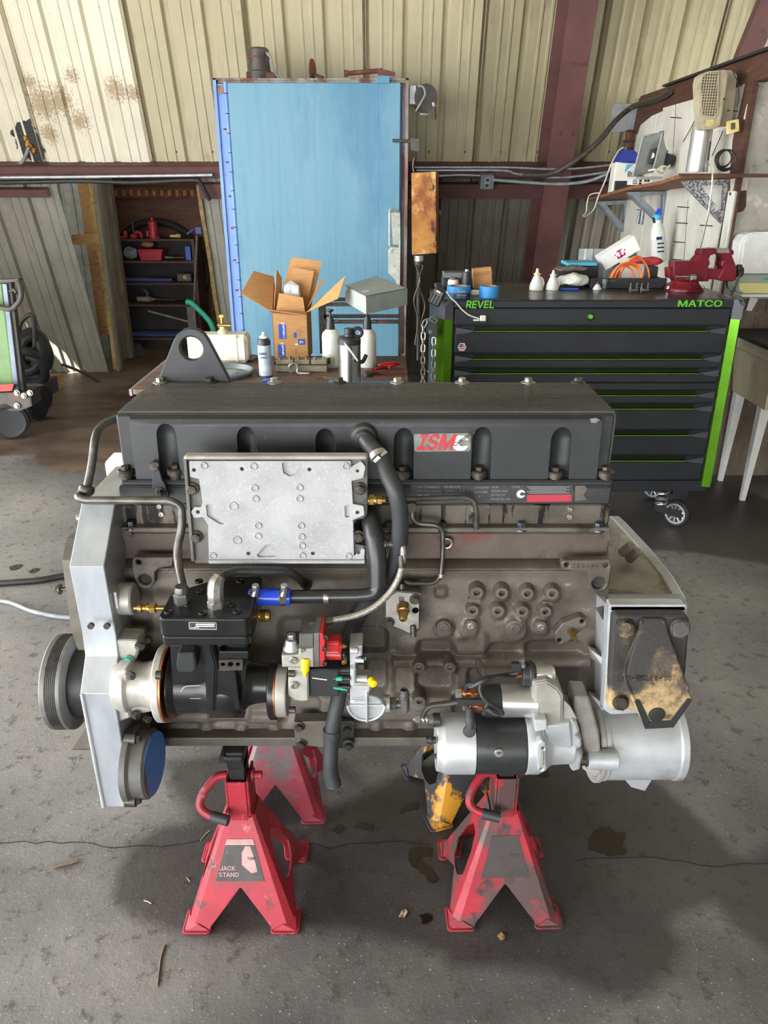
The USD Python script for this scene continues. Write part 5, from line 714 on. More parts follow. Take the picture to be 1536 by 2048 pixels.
def jack_stand(label, c, yaw, m, ztop, hand=1, decal=None, B=.128, Hs=.262, Tp=.034, post='post_black'):
    S = thing('jack_stand', label, 'jack stand', (c[0], c[1], 0), 'jack stands under the engine')
    R = trimesh.transformations.rotation_matrix(yaw, [0, 0, 1]); R[:2, 3] = c
    def add(nm, me, mt, par=S, lb=None, sm=25): return part(nm, xf(cat(me) if isinstance(me, list) else me, R), mt, par, lb, sm)
    L = sqrt(Hs ** 2 + (B - Tp) ** 2); ch = .016
    def face(poly, ang, th=.005):
        m_ = ext(poly, 'y', 0, th); v = m_.vertices; v = np.c_[v[:, 0], -B + v[:, 2] / L * (B - Tp) + v[:, 1] * Hs / L, v[:, 2] / L * Hs - v[:, 1] * (B - Tp) / L]
        return rot(TM(v, m_.faces, process=False), ang, [0, 0, 1], [0, 0, 0])
    trap = Polygon([(-B + ch, .0), (B - ch, 0), (Tp - .006, L), (-Tp + .006, L)])
    vee = lambda h, w: Polygon([(-B * w, -.001), (B * w, -.001), (B * w * .98, .012), (.002, L * h), (-.002, L * h), (-B * w * .98, .012)])
    front = trap.difference(vee(.38, .56)); side = trap.difference(vee(.22, .62)).difference(Polygon([(-.052, L * .36), (-.03, L * .27), (0, L * .25), (.03, L * .27), (.052, L * .36), (.036, L * .56), (.012, L * .68), (-.012, L * .68), (-.036, L * .56)]).buffer(.004))
    for nm, po, a in (('front_panel', front, 0), ('side_panel', side, pi / 2), ('back_panel', front, pi), ('side_panel', side, -pi / 2)): add(nm, face(po, a), m)
    for a in (0, pi / 2, pi, -pi / 2):
        b0 = [(B - ch, -B, 0), (B, -B + ch, 0), (B - ch - .006, -B + .008, 0), (B - .008, -B + ch + .006, 0)]; t0 = [(Tp - .006, -Tp, Hs), (Tp, -Tp + .006, Hs), (Tp - .01, -Tp + .006, Hs), (Tp - .006, -Tp + .01, Hs)]
        add('corner_edge', rot(hull(b0 + t0), a, [0, 0, 1], [0, 0, 0]), m)
        add('foot', rot(cat([ext(rp([(B - .062, -B - .008), (B + .008, -B - .008), (B + .008, -B + .062), (B - .05, -B + .05)], .01), 'z', 0.0005, .006, .0015), hull([(B - .058, -B - .002, .004), (B + .002, -B - .002, .004), (B + .002, -B + .058, .004), (B - .03, -B + .03, .004), (B - .03, -B + .004, .02), (B - .004, -B + .03, .02)])]), a, [0, 0, 1], [0, 0, 0]), m)
    add('collar', [box(-.021, .021, -.038, -.030, Hs - .03, Hs + .098, .002), box(-.027, -.021, -.036, .036, Hs - .03, Hs + .1, .002), box(.021, .027, -.036, .036, Hs - .03, Hs + .1, .002), box(-.03, .03, -.036, .036, Hs - .012, Hs + .004, .003)], m)
    po_ = add('ratchet_post', [box(-.0185, .0185, -.026, .026, Hs - .1, ztop - .03, .003), hull([(x, y, z) for x in (-.0185, .0185) for y, z in ((-.026, ztop - .05), (.026, ztop - .05), (-.036, ztop - .014), (.036, ztop - .014))])], post)
    add('saddle', [box(-.024, .02, -.038, .038, ztop - .02, ztop - .006, .004), tube([np.array([-.024 if hand > 0 else .02, -.036, ztop - .013]), np.array([-.024 if hand > 0 else .02, .036, ztop - .013])], .010, 12, 0), box(-.02, .02, -.03, .03, ztop - .01, ztop, .002)], post, po_)
    add('pivot_pin', [cyl([-.04, 0, Hs + .088], [.052, 0, Hs + .088], .009, 18), cyl([.028, 0, Hs + .088], [.034, 0, Hs + .088], .016, 20)], m)
    hp_ = pipe([(-.03, 0, Hs + .088), (-.052, -.004, Hs + .088), (-.082, -.03, Hs + .06), (-.088, -.045, Hs + .035), (-.066, -.056, Hs + .022), (-.026, -.066, Hs + .018)], .0098, .024, 14); h_ = add('handle', hp_, m) if hand > 0 else None
    if h_: add('grip', cyl([-.058, -.058, Hs + .0212], [-.018, -.068, Hs + .0172], .0122, 20), 'rubber', h_)
    if decal:
        n = np.array([0, -Hs, B - Tp]) / L; sl = np.array([0, (B - Tp), Hs]) / L; org = np.array([0, -B, 0]) + n * .0005
        def fp(x, s, o=0): return org + np.array([x, 0, 0]) + sl * (s * L) + n * o
        def patch(pl, o=.0008): return hull([fp(x, s, 0) for x, s in pl] + [fp(x, s, o) for x, s in pl])
        d = add('decal', patch([(-.056, .44), (.056, .44), (.030, .80), (-.030, .80)]), decal)
        def tx(s_, x, s, h, mt, b=False): add('decal_print', text(s_, fp(x, s, .0012), h, .0006, 0, 1.0, n, b), mt, d, sm=False)
        if decal == 'decal_dark':
            add('decal_patch', hull([fp(x, s, .0005) for x, s in [(.004, .68), (.012, .74), (.024, .74), (.034, .62), (.040, .52), (.026, .51), (.004, .58)]] + [fp(x, s, .0014) for x, s in [(.004, .68), (.012, .74), (.024, .74), (.034, .62), (.040, .52), (.026, .51), (.004, .58)]]), 'decal_pale', d); add('decal_band', patch([(-.034, .75), (.034, .75), (.030, .80), (-.030, .80)], .0012), 'decal_pale', d)
            tx('JACK', -.047, .535, .010, 'decal_pale', True); tx('STAND', -.050, .48, .010, 'decal_pale', True)
            add('decal_print', text('TON', fp(.016, .625, .0018), .0062, .0006, 0, 1, n, True), 'label_black', d, sm=False)
        else: tx('TON', .008, .62, .007, 'label_black', True)
    return S
zr = zb0 - .0012
jack_stand('red jack stand with the clearest printed label, front left under the engine', (-.332, 1.385), .0, 'stand_red', zr + .0005, 1, 'decal_dark')
jack_stand('grimy red jack stand under the starter motor, front right of the engine', (.279, 1.395), .03, 'stand_grimy', zr + .0005, 1, 'decal_grimy')
jack_stand('dusty red jack stand behind the front left one, with no printed label', (-.296, 1.715), .02, 'stand_dusty', zr + .0005, -1)
jack_stand('black jack stand with chipped yellow paint, behind the front right one', (.215, 1.72), .3, 'stand_yellow', zr + .0005, -1)
# ---------------------------------------------------------------- small things lying on the floor
mat('leaf_dry', C(190, 176, 150), C(150, 128, 98), sc=50, ro=.8); mat('leaf_tan', C(150, 118, 70), C(110, 84, 50), sc=60, ro=.8); mat('straw', C(170, 160, 132), ro=.8)
def leaf(pl, m, label):
    P = [atz(a, b) for a, b in pl]; c = np.mean(P, 0); v = [c + [0, 0, .003]] + [p + [0, 0, .001 + .006 * (i % 2)] for i, p in enumerate(P)]; k_ = len(P)
    f_ = [[0, 1 + i, 1 + (i + 1) % k_] for i in range(k_)]; v = np.array(v); n_ = len(v); v2 = np.vstack([v, v - [0, 0, .001]]); v2[n_:, 2] = np.maximum(v2[n_:, 2], 0)
    one('leaf', TM(v2, np.array(f_ + [[a + n_, c_ + n_, b + n_] for a, b, c_ in f_]), process=False), m, label, 'leaf')
leaf([(797, 1834), (804, 1824), (812, 1818), (815, 1828), (808, 1836), (800, 1838)], 'leaf_dry', 'pale dry leaf on the floor between the two front jack stands')
leaf([(994, 1872), (1002, 1868), (1012, 1874), (1010, 1880), (1002, 1882)], 'leaf_tan', 'small tan leaf on the floor under the right front jack stand')
def stick(pl, r, m, label, nm='twig', c_='twig'): one(nm, tube([atz(a, b) + [0, 0, r] for a, b in pl], r, 8, 4), m, label, c_)
stick([(108, 1736), (125, 1731), (140, 1728), (155, 1722)], .006, 'wood_grey', 'short thick grey stick on the floor left of the front left stand')
stick([(315, 1974), (318, 1950), (322, 1918), (330, 1890)], .002, 'wood_grey', 'thin upright-lying twig on the floor near the bottom edge of the photo')
stick([(401, 1682), (412, 1668), (420, 1662)], .0012, 'straw', 'bit of pale straw beside the handle of the front left stand', 'straw', 'straw'); stick([(288, 1802), (296, 1804), (303, 1808)], .0016, 'straw', 'tiny pale wood splinter on the floor left of the stands', 'straw', 'splinter')
stick([(374, 1756), (380, 1764)], .0012, 'straw', 'tiny straw against the left front stand leg', 'straw', 'straw')
# hoses on the floor at the left
one('air_hose', tube([atz(a, b) + [0, 0, .014] for a, b in [(-260, 1185), (-100, 1178), (20, 1171), (80, 1166), (140, 1155), (300, 1130), (480, 1110)]], .0135, 14, 6), 'cable_black', 'thick black hose lying on the floor behind the gear housing', 'hose')
one('water_hose', tube([atz(a, b) + [0, 0, .010] for a, b in [(-200, 1222), (-80, 1206), (10, 1207), (70, 1228), (150, 1240), (300, 1235), (430, 1220)]], .0095, 14, 6), 'cable_grey', 'grey blue hose lying on the floor below the black hose', 'hose')
# wooden crate with a jug, just behind the engine's left end
cr = thing('plywood_crate', 'tan plywood crate behind the left end of the engine', 'crate', (-.78, 2.2, 0)); zc = .50
mat('ply_tan', C(176, 142, 112), C(152, 118, 90), sc=9, ro=.6, st=(1, 6, 1), bump=.0004, bs=80)
c0, c1 = atz(176, 1008, zc), atz(240, 958, zc)
part('top_board', ext(Polygon([atz(160, 1024, zc)[:2], atz(330, 1020, zc)[:2], atz(330, 958, zc)[:2], atz(215, 958, zc)[:2]]), 'z', zc - .018, zc), 'ply_tan', cr); b0 = atz(172, 1020, zc); part('side_board', box(b0[0] + .01, b0[0] + .26, b0[1] + .01, b0[1] + .03, 0, zc - .018), 'ply_tan', cr); part('side_board', box(b0[0] + .1, b0[0] + .26, b0[1] + .15, b0[1] + .17, 0, zc - .018), 'ply_tan', cr)
mat('jug_white', C(226, 230, 232), C(206, 212, 216), sc=8, ro=.4); jp = atz(226, 962, zc)
jg = thing('white_jug', 'white plastic jug half hidden behind the left end of the engine', 'jug', (jp[0], jp[1], zc)); part('body', box(jp[0] - .026, jp[0] + .10, jp[1] - .005, jp[1] + .09, zc + .0005, zc + .085, .015), 'jug_white', jg); part('shoulder', hull([(jp[0] - .02, jp[1], zc + .08), (jp[0] + .09, jp[1], zc + .08), (jp[0] - .02, jp[1] + .08, zc + .08), (jp[0] + .09, jp[1] + .08, zc + .08), (jp[0] + .01, jp[1] + .03, zc + .11), (jp[0] + .06, jp[1] + .03, zc + .11)]), 'jug_white', jg)
# ================================================================ the tool chest
mat('chest_black', C(36, 38, 44), C(30, 32, 37), sc=5, ro=.38, ro2=.5, spots=[(C(70, 72, 76), 60, .70, .74)], bump=.00015, bs=700)
mat('chest_top', C(46, 46, 48), C(38, 38, 40), sc=4, ro=.22, ro2=.34, spots=[(C(70, 68, 66), 24, .62, .72)])
mat('chest_green', C(104, 160, 36), C(94, 150, 32), sc=4, ro=.22, ro2=.3, me=.75); mat('chest_handle', C(126, 168, 50), ro=.25, me=.5); mat('chest_channel', C(32, 46, 24), ro=.25, me=.5); mat('chest_grey', C(70, 73, 78), ro=.4); mat('letter_green', C(92, 184, 40), ro=.4)
mat('rubber_dark', C(40, 40, 42), ro=.7); mat('spoke_grey', C(176, 178, 178), ro=.35, me=.6)
TY = 3.40; TZ = at(1180, 600, TY)[2]; T = thing('tool_chest', 'black rolling tool chest with green corner posts and green drawer pulls', 'tool chest', (.89, 3.72, 0))
def tx_(px, py=653): return at(px, py, TY)[0]
def tz_(py): return at(768, py, TY)[2]
X0, X1 = tx_(905), tx_(1459); zb_ = tz_(985)
part('body', box(X0, X1, TY + .02, 4.02, zb_, TZ - .02), 'chest_black', T)
part('top', box(X0 - .045, X1 + .04, TY + .004, 4.03, TZ - .022, TZ, .004), 'chest_top', T); part('fascia', box(X0, X1, TY, TY + .03, tz_(616), TZ - .004, .003), 'chest_black', T)
part('lid_panel', box(X0 + .006, X1 - .006, TY + .003, TY + .03, tz_(650), tz_(617), .003), 'chest_black', T)
rows = [(653, 706, 657), (709, 735, 714), (738, 765, 742), (782, 806, 787), (809, 859, 814), (862, 910, 866), (913, 961, 918)]
xl, xr = tx_(911), tx_(1453)
for a, b, h in rows:
    za, zb2 = tz_(a), tz_(b); d = part('drawer', [box(xl, xr, TY + .004, TY + .05, zb2, za - .024, .003), box(xl, xr, TY + .016, TY + .05, za - .026, za, .002)], 'chest_black', T)
    part('pull', box(xl + .085, xr - .085, TY - .008, TY - .004, za - .0215, za - .0185, .0005), 'chest_handle', d); part('pull_channel', [box(xl + .085, xr - .085, TY - .004, TY + .014, za - .022, za - .019), box(xl + .085, xr - .085, TY + .011, TY + .0155, za - .02, za - .002)], 'chest_channel', d)
    for s in (0, 1):
        f_ = lambda u: xl + .002 + u if s == 0 else xr - .002 - u
        part('pull_end', [hull([(f_(0), TY - .004, za - .004), (f_(0), TY - .004, za - .034), (f_(.055), TY - .008, za - .026), (f_(.085), TY - .008, za - .019), (f_(.055), TY - .008, za - .012), (f_(0), TY + .012, za - .002), (f_(0), TY + .012, za - .036), (f_(.085), TY + .012, za - .02)])], 'chest_grey', d)
part('mid_rail', box(xl, xr, TY + .008, TY + .05, tz_(780), tz_(767), .002), 'chest_black', T); part('bottom_rail', [box(X0 - .03, X1 + .03, TY + .01, 4.02, zb_, tz_(963), .004), box(xl - .01, xr + .01, TY + .004, TY + .03, tz_(965), tz_(962))], 'chest_black', T)
for s in (-1, 1):
    xi, xm, xo = (X0 + .0, X0 - .035, X0 - .068) if s < 0 else (X1, X1 + .035, X1 + .068)
    pl = [(xi, TY + .002), (xm, TY - .012), (xo, TY + .05), (xo, TY + .12), (xi, TY + .12)]
    part('corner_post', ext(Polygon(pl), 'z', zb_ + .03, tz_(636), .002), 'chest_green', T); g_ = lambda q, e: [(q[0] + e * s, y_) for q, y_ in []]
    c_ = part('corner_cap', hull([(x, y, z) for x, y in [(xi, TY - .004), (xm + .002 * s, TY - .02), (xo + .006 * s, TY + .046), (xo + .006 * s, TY + .13), (xi, TY + .13)] for z in (tz_(638), tz_(612))] + [(xi, TY - .004, TZ), (xm, TY + .02, TZ + .002), (xo, TY + .07, TZ - .004), (xo, TY + .13, TZ - .004), (xi, TY + .13, TZ)]), 'chest_grey', T)
    part('cap_emblem', xf(trimesh.creation.torus(.017, .0028, 20, 8), trimesh.transformations.translation_matrix([(xi + xo) / 2 - .004 * s, TY - .004, tz_(619)]) @ trimesh.transformations.rotation_matrix(1.35, [1, 0, 0])), 'chest_black', c_)
    part('side_frame', box(xi, xo - .002 * s, TY + .1, 4.02, zb_ + .02, TZ - .03), 'chest_black', T)
kt = mpp(at(1180, 620, TY))
part('lettering', text('REVEL', at(930, 616, TY - .0015), 14 * kt, .002, 0, .97, bold=True, shear=.12), 'letter_green', T); part('lettering', text('MATCO', at(1353, 613, TY - .0015), 12 * kt, .002, 0, 1.47, bold=True), 'letter_green', T)
lk = at(1181, 633, TY + .002); part('lock', [lathe([(0, 0), (.016, 0), (.016, .004), (.012, .006), (.012, .003), (0, .003)], lk, FR, 28)], 'chest_black', T); part('lock_core', lathe([(0, .003), (.010, .003), (.010, .008), (.006, .009), (.005, .006), (0, .006)], lk, FR, 20), 'letter_green', T)
mat('flag_blue', C(60, 90, 170), ro=.5); mat('flag_red', C(200, 60, 66), ro=.5); hx = at(924, 694, TY + .003); hr = 9 * kt
hexa = Polygon([(hx[0] + hr * cos(t), hx[2] + hr * sin(t)) for t in np.arange(6) * pi / 3])
stk = part('sticker', ext(hexa, 'y', TY + .001, TY + .0045), 'print_white', T); hi = hexa.buffer(-hr * .14)
part('sticker_print', ext(hi.intersection(shapely.box(hx[0] - hr, hx[2], hx[0] + hr * .1, hx[2] + hr)), 'y', TY + .0004, TY + .0012), 'flag_blue', stk); part('sticker_print', ext(hi.difference(shapely.box(hx[0] - hr, hx[2], hx[0] + hr * .1, hx[2] + hr)).difference(shapely.unary_union([shapely.box(hx[0] - hr, hx[2] - hr * (.6 - .4 * i), hx[0] + hr, hx[2] - hr * (.45 - .4 * i)) for i in range(4)])), 'y', TY + .0004, TY + .0012), 'flag_red', stk)
for xc, yc in ((X1 - .03, 3.56), (X0 + .06, 3.56), (X1 - .03, 3.92), (X0 + .06, 3.92)):
    w_ = part('caster', [rot(lathe([(0, -.022), (.02, -.022), (.024, -.018), (.052, -.016), (.062, -.02), (.068, -.014), (.07, 0), (.068, .014), (.062, .02), (.052, .016), (.024, .018), (.02, .022), (0, .022)], (0, 0, 0), (1, 0, 0), 34), .75, [0, 0, 1], [0, 0, 0]).apply_translation([xc, yc, .0712])], 'rubber_dark', T)
    part('wheel_hub', [rot(cat([lathe([(.044, -.023), (.054, -.023), (.054, -.018), (.044, -.018), (.044, -.023)], (0, 0, 0), (1, 0, 0), 34), lathe([(0, -.024), (.012, -.024), (.012, -.018), (0, -.018)], (0, 0, 0), (1, 0, 0), 20)] + [hull([(-.022, .006 * cos(a) + r * -sin(a), .006 * sin(a) + r * cos(a)) for r in (.01, .046)] + [(-.018, -.006 * cos(a) + r * -sin(a), -.006 * sin(a) + r * cos(a)) for r in (.01, .046)] + [(-.0235, -.001 * cos(a) - r * sin(a), r * cos(a)) for r in (.01, .046)]) for a in np.arange(10) * pi / 5]), .75, [0, 0, 1], [0, 0, 0]).apply_translation([xc, yc, .0712])], 'spoke_grey', w_)
    part('caster_arm', [box(xc - .045, xc + .03, yc - .03, yc + .03, .17, zb_, .004), hull([(xc - .13, yc - .04, .10), (xc - .13, yc - .02, .10), (xc - .13, yc - .04, .13), (xc + .01, yc - .045, .055), (xc + .01, yc - .03, .055), (xc + .01, yc - .04, .095), (xc - .06, yc - .04, .09)]), box(xc - .13, xc - .04, yc - .03, yc + .02, .245, zb_, .003)], 'rubber_dark', T)
    th = np.linspace(0, 2 * pi * 4.5, 100); part('spring', tube(np.c_[xc - .095 + .027 * np.cos(th), yc - .02 + .027 * np.sin(th), .115 + th / th[-1] * .125], .0055, 8, 0), 'chrome', T)
# ---------------------------------------------------------------- things on the chest
def tp(px, py): return atz(px, py, TZ)
def stand_on(px, py): p = tp(px, py); return p, mpp(p)
mat('tape_blue', C(52, 142, 210), C(44, 130, 200), sc=20, ro=.5); mat('tape_print', C(26, 50, 92), ro=.45); mat('cardboard', C(196, 148, 96), C(182, 134, 84), sc=30, ro=.75, st=(1, 1, 6), bump=.0003, bs=120); mat('card_edge', C(168, 124, 78), ro=.8)
mat('white_plastic', C(228, 228, 224), C(216, 216, 210), sc=20, ro=.4); mat('cream_plastic', C(222, 208, 164), ro=.4); mat('clear_plastic', C(190, 198, 204), ro=.12, transmission_weight=.75, ior=1.35); mat('rag_grey', C(126, 118, 108), C(92, 86, 80), sc=14, ro=.85); mat('rag_red', C(196, 70, 74), C(170, 52, 58), sc=14, ro=.85); mat('blue_card', C(86, 176, 214), ro=.5); mat('blue_deep', C(46, 84, 180), ro=.45)
for i, (px, pr_) in enumerate([(918, True), (979, False)]):
    p, k_ = stand_on(px, 596); r = (23.5 if i == 0 else 19.5) * k_; h = 22 * k_; p = p + [0, r * .6, 0]
    t_ = thing('tape_roll', 'larger blue masking tape roll with a dark printed band and yellow lettering' if i == 0 else 'plain blue masking tape roll right of the printed one', 'tape roll', p, 'blue tape rolls on the tool chest')
    part('tape', lathe([(r * .74, .0005), (r, .0005), (r, h), (r * .74, h), (r * .74, .0005)], p, UP, 40), 'tape_blue', t_); part('core', lathe([(r * .68, .0005), (r * .74, .0005), (r * .74, h * .98), (r * .68, h * .98), (r * .68, .0005)], p, UP, 40), 'cardboard', t_)
    if pr_:
        part('printed_band', lathe([(r * 1.004, h * .04), (r * 1.004, h * .46)], p, UP, 40), 'tape_print', t_)
        for s_, x0, hh, m_, zz in (('Scotch', -.008, .0075, 'yellow_cap', .56), ('Blue', .022, .0075, 'tape_print', .56), ('ORIGINAL', -.014, .0065, 'print_white', .24), ('24 mm x 55 m', -.012, .004, 'print_white', .10)): part('tape_print', text(s_, p + [x0, -r * 1.012, h * zz], hh, .0022, 0, 1), m_, t_, smooth=False)
p, k_ = stand_on(918, 577); bx = thing('organiser_case', 'dark clear lidded case at the left back of the tool chest top', 'case', p); part('tray', box(p[0] - 32 * k_, p[0] + 34 * k_, p[1] + .01, p[1] + .13, TZ + .0005, TZ + .045, .004), 'plastic_black', bx); part('lid', box(p[0] - 31 * k_, p[0] + 33 * k_, p[1] + .012, p[1] + .128, TZ + .046, TZ + .07, .003), 'clear_plastic', bx)
p, k_ = stand_on(906, 581); jr = thing('jar', 'small white label jar behind the printed tape roll', 'jar', p); part('glass', lathe([(0, .0005), (.025, .0005), (.026, .04), (.022, .05), (0, .05)], p, UP, 24), 'white_plastic', jr); part('lid', lathe([(0, .05), (.019, .05), (.019, .06), (0, .06)], p, UP, 24), 'rag_grey', jr)
p, k_ = stand_on(932, 582); cn = thing('spray_can', 'short black can behind the tape rolls on the tool chest', 'can', p); part('can_body', lathe([(0, .0005), (.02, .0005), (.0215, .004), (.0215, .08), (.017, .088), (0, .088)], p, UP, 24), 'plastic_black', cn); part('valve', lathe([(0, .088), (.009, .088), (.009, .097), (0, .097)], p, UP, 14), 'chrome', cn)
p, k_ = stand_on(968, 581); cb_ = thing('cardboard_carton', 'small brown cardboard carton leaning behind the blue tape rolls', 'carton', p)
cm = box(-.043, .043, 0, .05, .008, .098, .001); part('carton_body', xf(cm, trimesh.transformations.translation_matrix([p[0], p[1] + .02, TZ]) @ trimesh.transformations.rotation_matrix(-.12, [0, 1, 0])), 'cardboard', cb_)
part('flap', [xf(box(-.044, .046, -.001, .003, .066 + .01 * i, .072 + .01 * i), trimesh.transformations.translation_matrix([p[0], p[1] + .0185, TZ]) @ trimesh.transformations.rotation_matrix(-.12, [0, 1, 0])) for i in range(2)], 'card_edge', cb_)
p, k_ = stand_on(951, 592); one('foam_scrap', crumple(box(p[0] - .022, p[0] + .02, p[1], p[1] + .02, TZ + .001, TZ + .026, .006).subdivide(), .003, 60), 'white_plastic', 'white foam scrap between the two blue tape rolls', 'scrap')
# radio charger hung on the left corner with its white cable
p = at(880, 594, 3.37); rd = thing('handheld_scanner', 'black handheld scanner hooked on the left front corner of the tool chest', 'scanner', p)
Tm = trimesh.transformations.translation_matrix([p[0] - .012, p[1] - .004, p[2]]) @ trimesh.transformations.rotation_matrix(.5, [0, 1, 0]) @ trimesh.transformations.rotation_matrix(-.3, [0, 0, 1])
part('scanner_body', xf(box(-.026, .026, -.02, .02, -.036, .036, .007), Tm), 'plastic_black', rd); part('grip_rib', [xf(box(-.022 + .014 * i, -.016 + .014 * i, -.024, -.018, -.03, .01, .002), Tm) for i in range(4)], 'rubber_dark', rd); part('indicator', xf(box(-.012, .006, -.0215, -.02, .02, .026), Tm), 'print_white', rd)
cw = thing('white_charger', 'white charging cable and plug hanging on the front of the tool chest', 'charger', at(940, 630, TY - .01)); part('cable', tube(pp((893, 583, 3.43), (903, 597, 3.40), (912, 605, 3.385), (925, 620, 3.385), (940, 631, 3.387), (958, 637, 3.388)), .0032, 8, 6), 'cable_white', cw); part('plug', box(*[v for a in zip(at(960, 643, TY - .02), at(972, 630, TY - .003)) for v in a], .004), 'cable_white', cw); part('prong', box(at(946, 640, TY)[0], at(958, 640, TY)[0], TY - .012, TY - .006, at(0, 641, TY)[2], at(0, 638, TY)[2]), 'cable_white', cw)
for px, w_, h_, tip, lb in [(1072, 14, 41, 'cream_plastic', 'larger white squeeze bottle with a cream nozzle on the tool chest'), (1104, 13, 38, 'white_plastic', 'smaller off-white squeeze bottle with a white nozzle, right of the larger one')]:
    p, k_ = stand_on(px, 580); b_ = thing('squeeze_bottle', lb, 'bottle', p, 'squeeze bottles on the tool chest'); r = w_ * k_; h = h_ * k_
    part('bottle', lathe([(0, .0005), (r * .95, .0005), (r, h * .06), (r * .9, h * .28), (r * .5, h * .62), (r * .36, h * .70), (r * .34, h * .74), (0, h * .74)], p, UP, 30), 'white_plastic', b_); part('nozzle', lathe([(0, h * .72), (r * .5, h * .72), (r * .5, h * .78), (r * .3, h * .80), (r * .2, h * .92), (r * .18, h), (0, h * 1.02)], p, UP, 20), tip, b_)
    part('bottle_handle', tube([p + [r * .5, 0, h * .6], p + [r * .82, 0, h * .5], p + [r * 1.0, 0, h * .3], p + [r * .85, 0, h * .1]], .0045, 8, 5), 'white_plastic', b_)
p, k_ = stand_on(1150, 580); one('plastic_bag', crumple(xf(trimesh.creation.icosphere(3, 1.0), np.diag([.075, .05, .032, 1])).apply_translation(p + [0, .06, .04]), .016, 26, 4), 'white_plastic', 'crumpled white plastic bag right of the squeeze bottles', 'bag'); one('blue_pouch', box(p[0] - .07, p[0] + .015, p[1] - .01, p[1] + .03, TZ + .0005, TZ + .008, .002), 'blue_deep', 'flat dark blue pouch under the crumpled white bag', 'pouch')
p, k_ = stand_on(1150, 576); one('work_glove', crumple(xf(trimesh.creation.icosphere(3, 1.0), np.diag([.085, .05, .014, 1])).apply_translation(p + [.0, .12, .075]), .012, 22, 9), 'rag_grey', 'grey work glove lying over the crumpled bag', 'glove')
p, k_ = stand_on(1172, 574); one('blue_book', box(p[0] - 29 * k_, p[0] + 32 * k_, p[1] + .13, p[1] + .28, TZ + .085, TZ + .1, .002), 'blue_card', 'light blue flat box on the pile behind the grey glove', 'box'); one('box_stack', box(p[0] - .08, p[0] + .09, p[1] + .14, p[1] + .27, TZ + .0005, TZ + .0845, .003), 'chest_black', 'dark flat case under the light blue box', 'case')
p, k_ = stand_on(1260, 577); bt = thing('parts_tray', 'long low black parts tray left of the red vise', 'tray', p); part('tray_body', [box(p[0] - 80 * k_, p[0] + 72 * k_, p[1] + .0, p[1] + .012, TZ + .0005, TZ + .047, .002), box(p[0] - 80 * k_, p[0] + 72 * k_, p[1] + .012, p[1] + .2, TZ + .0005, TZ + .01), box(p[0] - 80 * k_, p[0] - 76 * k_, p[1] + .01, p[1] + .2, TZ + .0005, TZ + .04), box(p[0] + 68 * k_, p[0] + 72 * k_, p[1] + .01, p[1] + .2, TZ + .0005, TZ + .04), box(p[0] + 50 * k_, p[0] + 66 * k_, p[1] + .1, p[1] + .2, TZ + .01, TZ + .09, .004)], 'plastic_black', bt); part('rivet', [cyl([p[0] + (-46 + 6 * i) * k_, p[1] - .001, TZ + .036], [p[0] + (-46 + 6 * i) * k_, p[1] + .001, TZ + .036], .0026, 10) for i in range(3)], 'print_grey', bt)
p, k_ = stand_on(1194, 579); cp_ = thing('funnel_cap', 'small white cone cap with a pink tip in front of the tray', 'cap', p); part('cone', lathe([(0, .0005), (.021, .0005), (.02, .006), (.008, .024), (0, .024)], p, UP, 24), 'white_plastic', cp_); part('tip', lathe([(0, .024), (.006, .024), (.005, .034), (0, .035)], p, UP, 14), 'rag_red', cp_)
p, k_ = stand_on(1208, 578); one('shot_glass', lathe([(0, .0005), (.011, .0005), (.012, .045), (.0105, .045), (.0095, .004), (0, .004)], p, UP, 22), 'clear_plastic', 'small clear tube standing beside the white cone cap', 'tube')
mat('orange_cable', C(246, 120, 44), ro=.42); p, k_ = stand_on(1262, 572); oc = thing('orange_cable_coil', 'coil of bright orange cable in the black tray', 'cable', p)
for i, (cx_, rx, rz, dy) in enumerate([(1246, 30, 34, .03), (1250, 26, 30, .045), (1240, 24, 27, .055), (1266, 30, 40, .07)]):
    c_ = p + [(cx_ - 1262) * k_, dy - .075, .034]; part('loop', tube([c_ + [rx * k_ * cos(t), .012 * sin(2 * t), rz * k_ * sin(t) * (1 + .06 * sin(3 * t + i))] for t in np.linspace(-.05, pi + .05, 16)], .0052, 8, 3), 'orange_cable', oc)
one('plastic_sleeve', crumple(box(p[0] - .03, p[0] + .10, p[1] + .125, p[1] + .129, TZ + .022, TZ + .12).subdivide().subdivide().subdivide(), .012, 16, 2), 'white_plastic', 'crumpled clear white packaging inside the orange coil', 'packaging')
one('red_rag', crumple(xf(trimesh.creation.icosphere(3, 1.0), np.diag([.08, .035, .02, 1])).apply_translation(at(1292, 522, p[1] + .08)), .016, 16, 5), 'rag_red', 'crumpled red rag below the white phone carton', 'rag')
# white carton standing on its corner behind the tray
mat('carton_white', C(240, 240, 240), ro=.45); mat('magenta', C(214, 30, 110), ro=.5); mat('pale_pink', C(224, 200, 206), ro=.5); Yb_ = p[1] + .15
bA, bB = at(1211, 541, Yb_), at(1281, 499, Yb_); u_ = (bB - bA) / np.linalg.norm(bB - bA); w0 = np.cross(u_, [0, 1.0, 0]); w0 /= np.linalg.norm(w0); w0 = w0 * np.sign(w0[2]); nn = np.array([0, -1.0, 0]); Lb, Hb, Db = np.linalg.norm(bB - bA), 30 * mpp(bA), .09
tb = thing('phone_carton', 'white carton with a magenta T logo propped behind the orange coil', 'carton', bA); corner = [bA + u_ * a * Lb + w0 * b * Hb * 1.0 - nn * c_ * Db for a in (0, 1) for b in (0, 1) for c_ in (0, 1)]
part('carton_body', hull(corner), 'carton_white', tb)
def onb(a, b, o=.001): return bA + u_ * a * Lb + w0 * b * Hb + nn * o
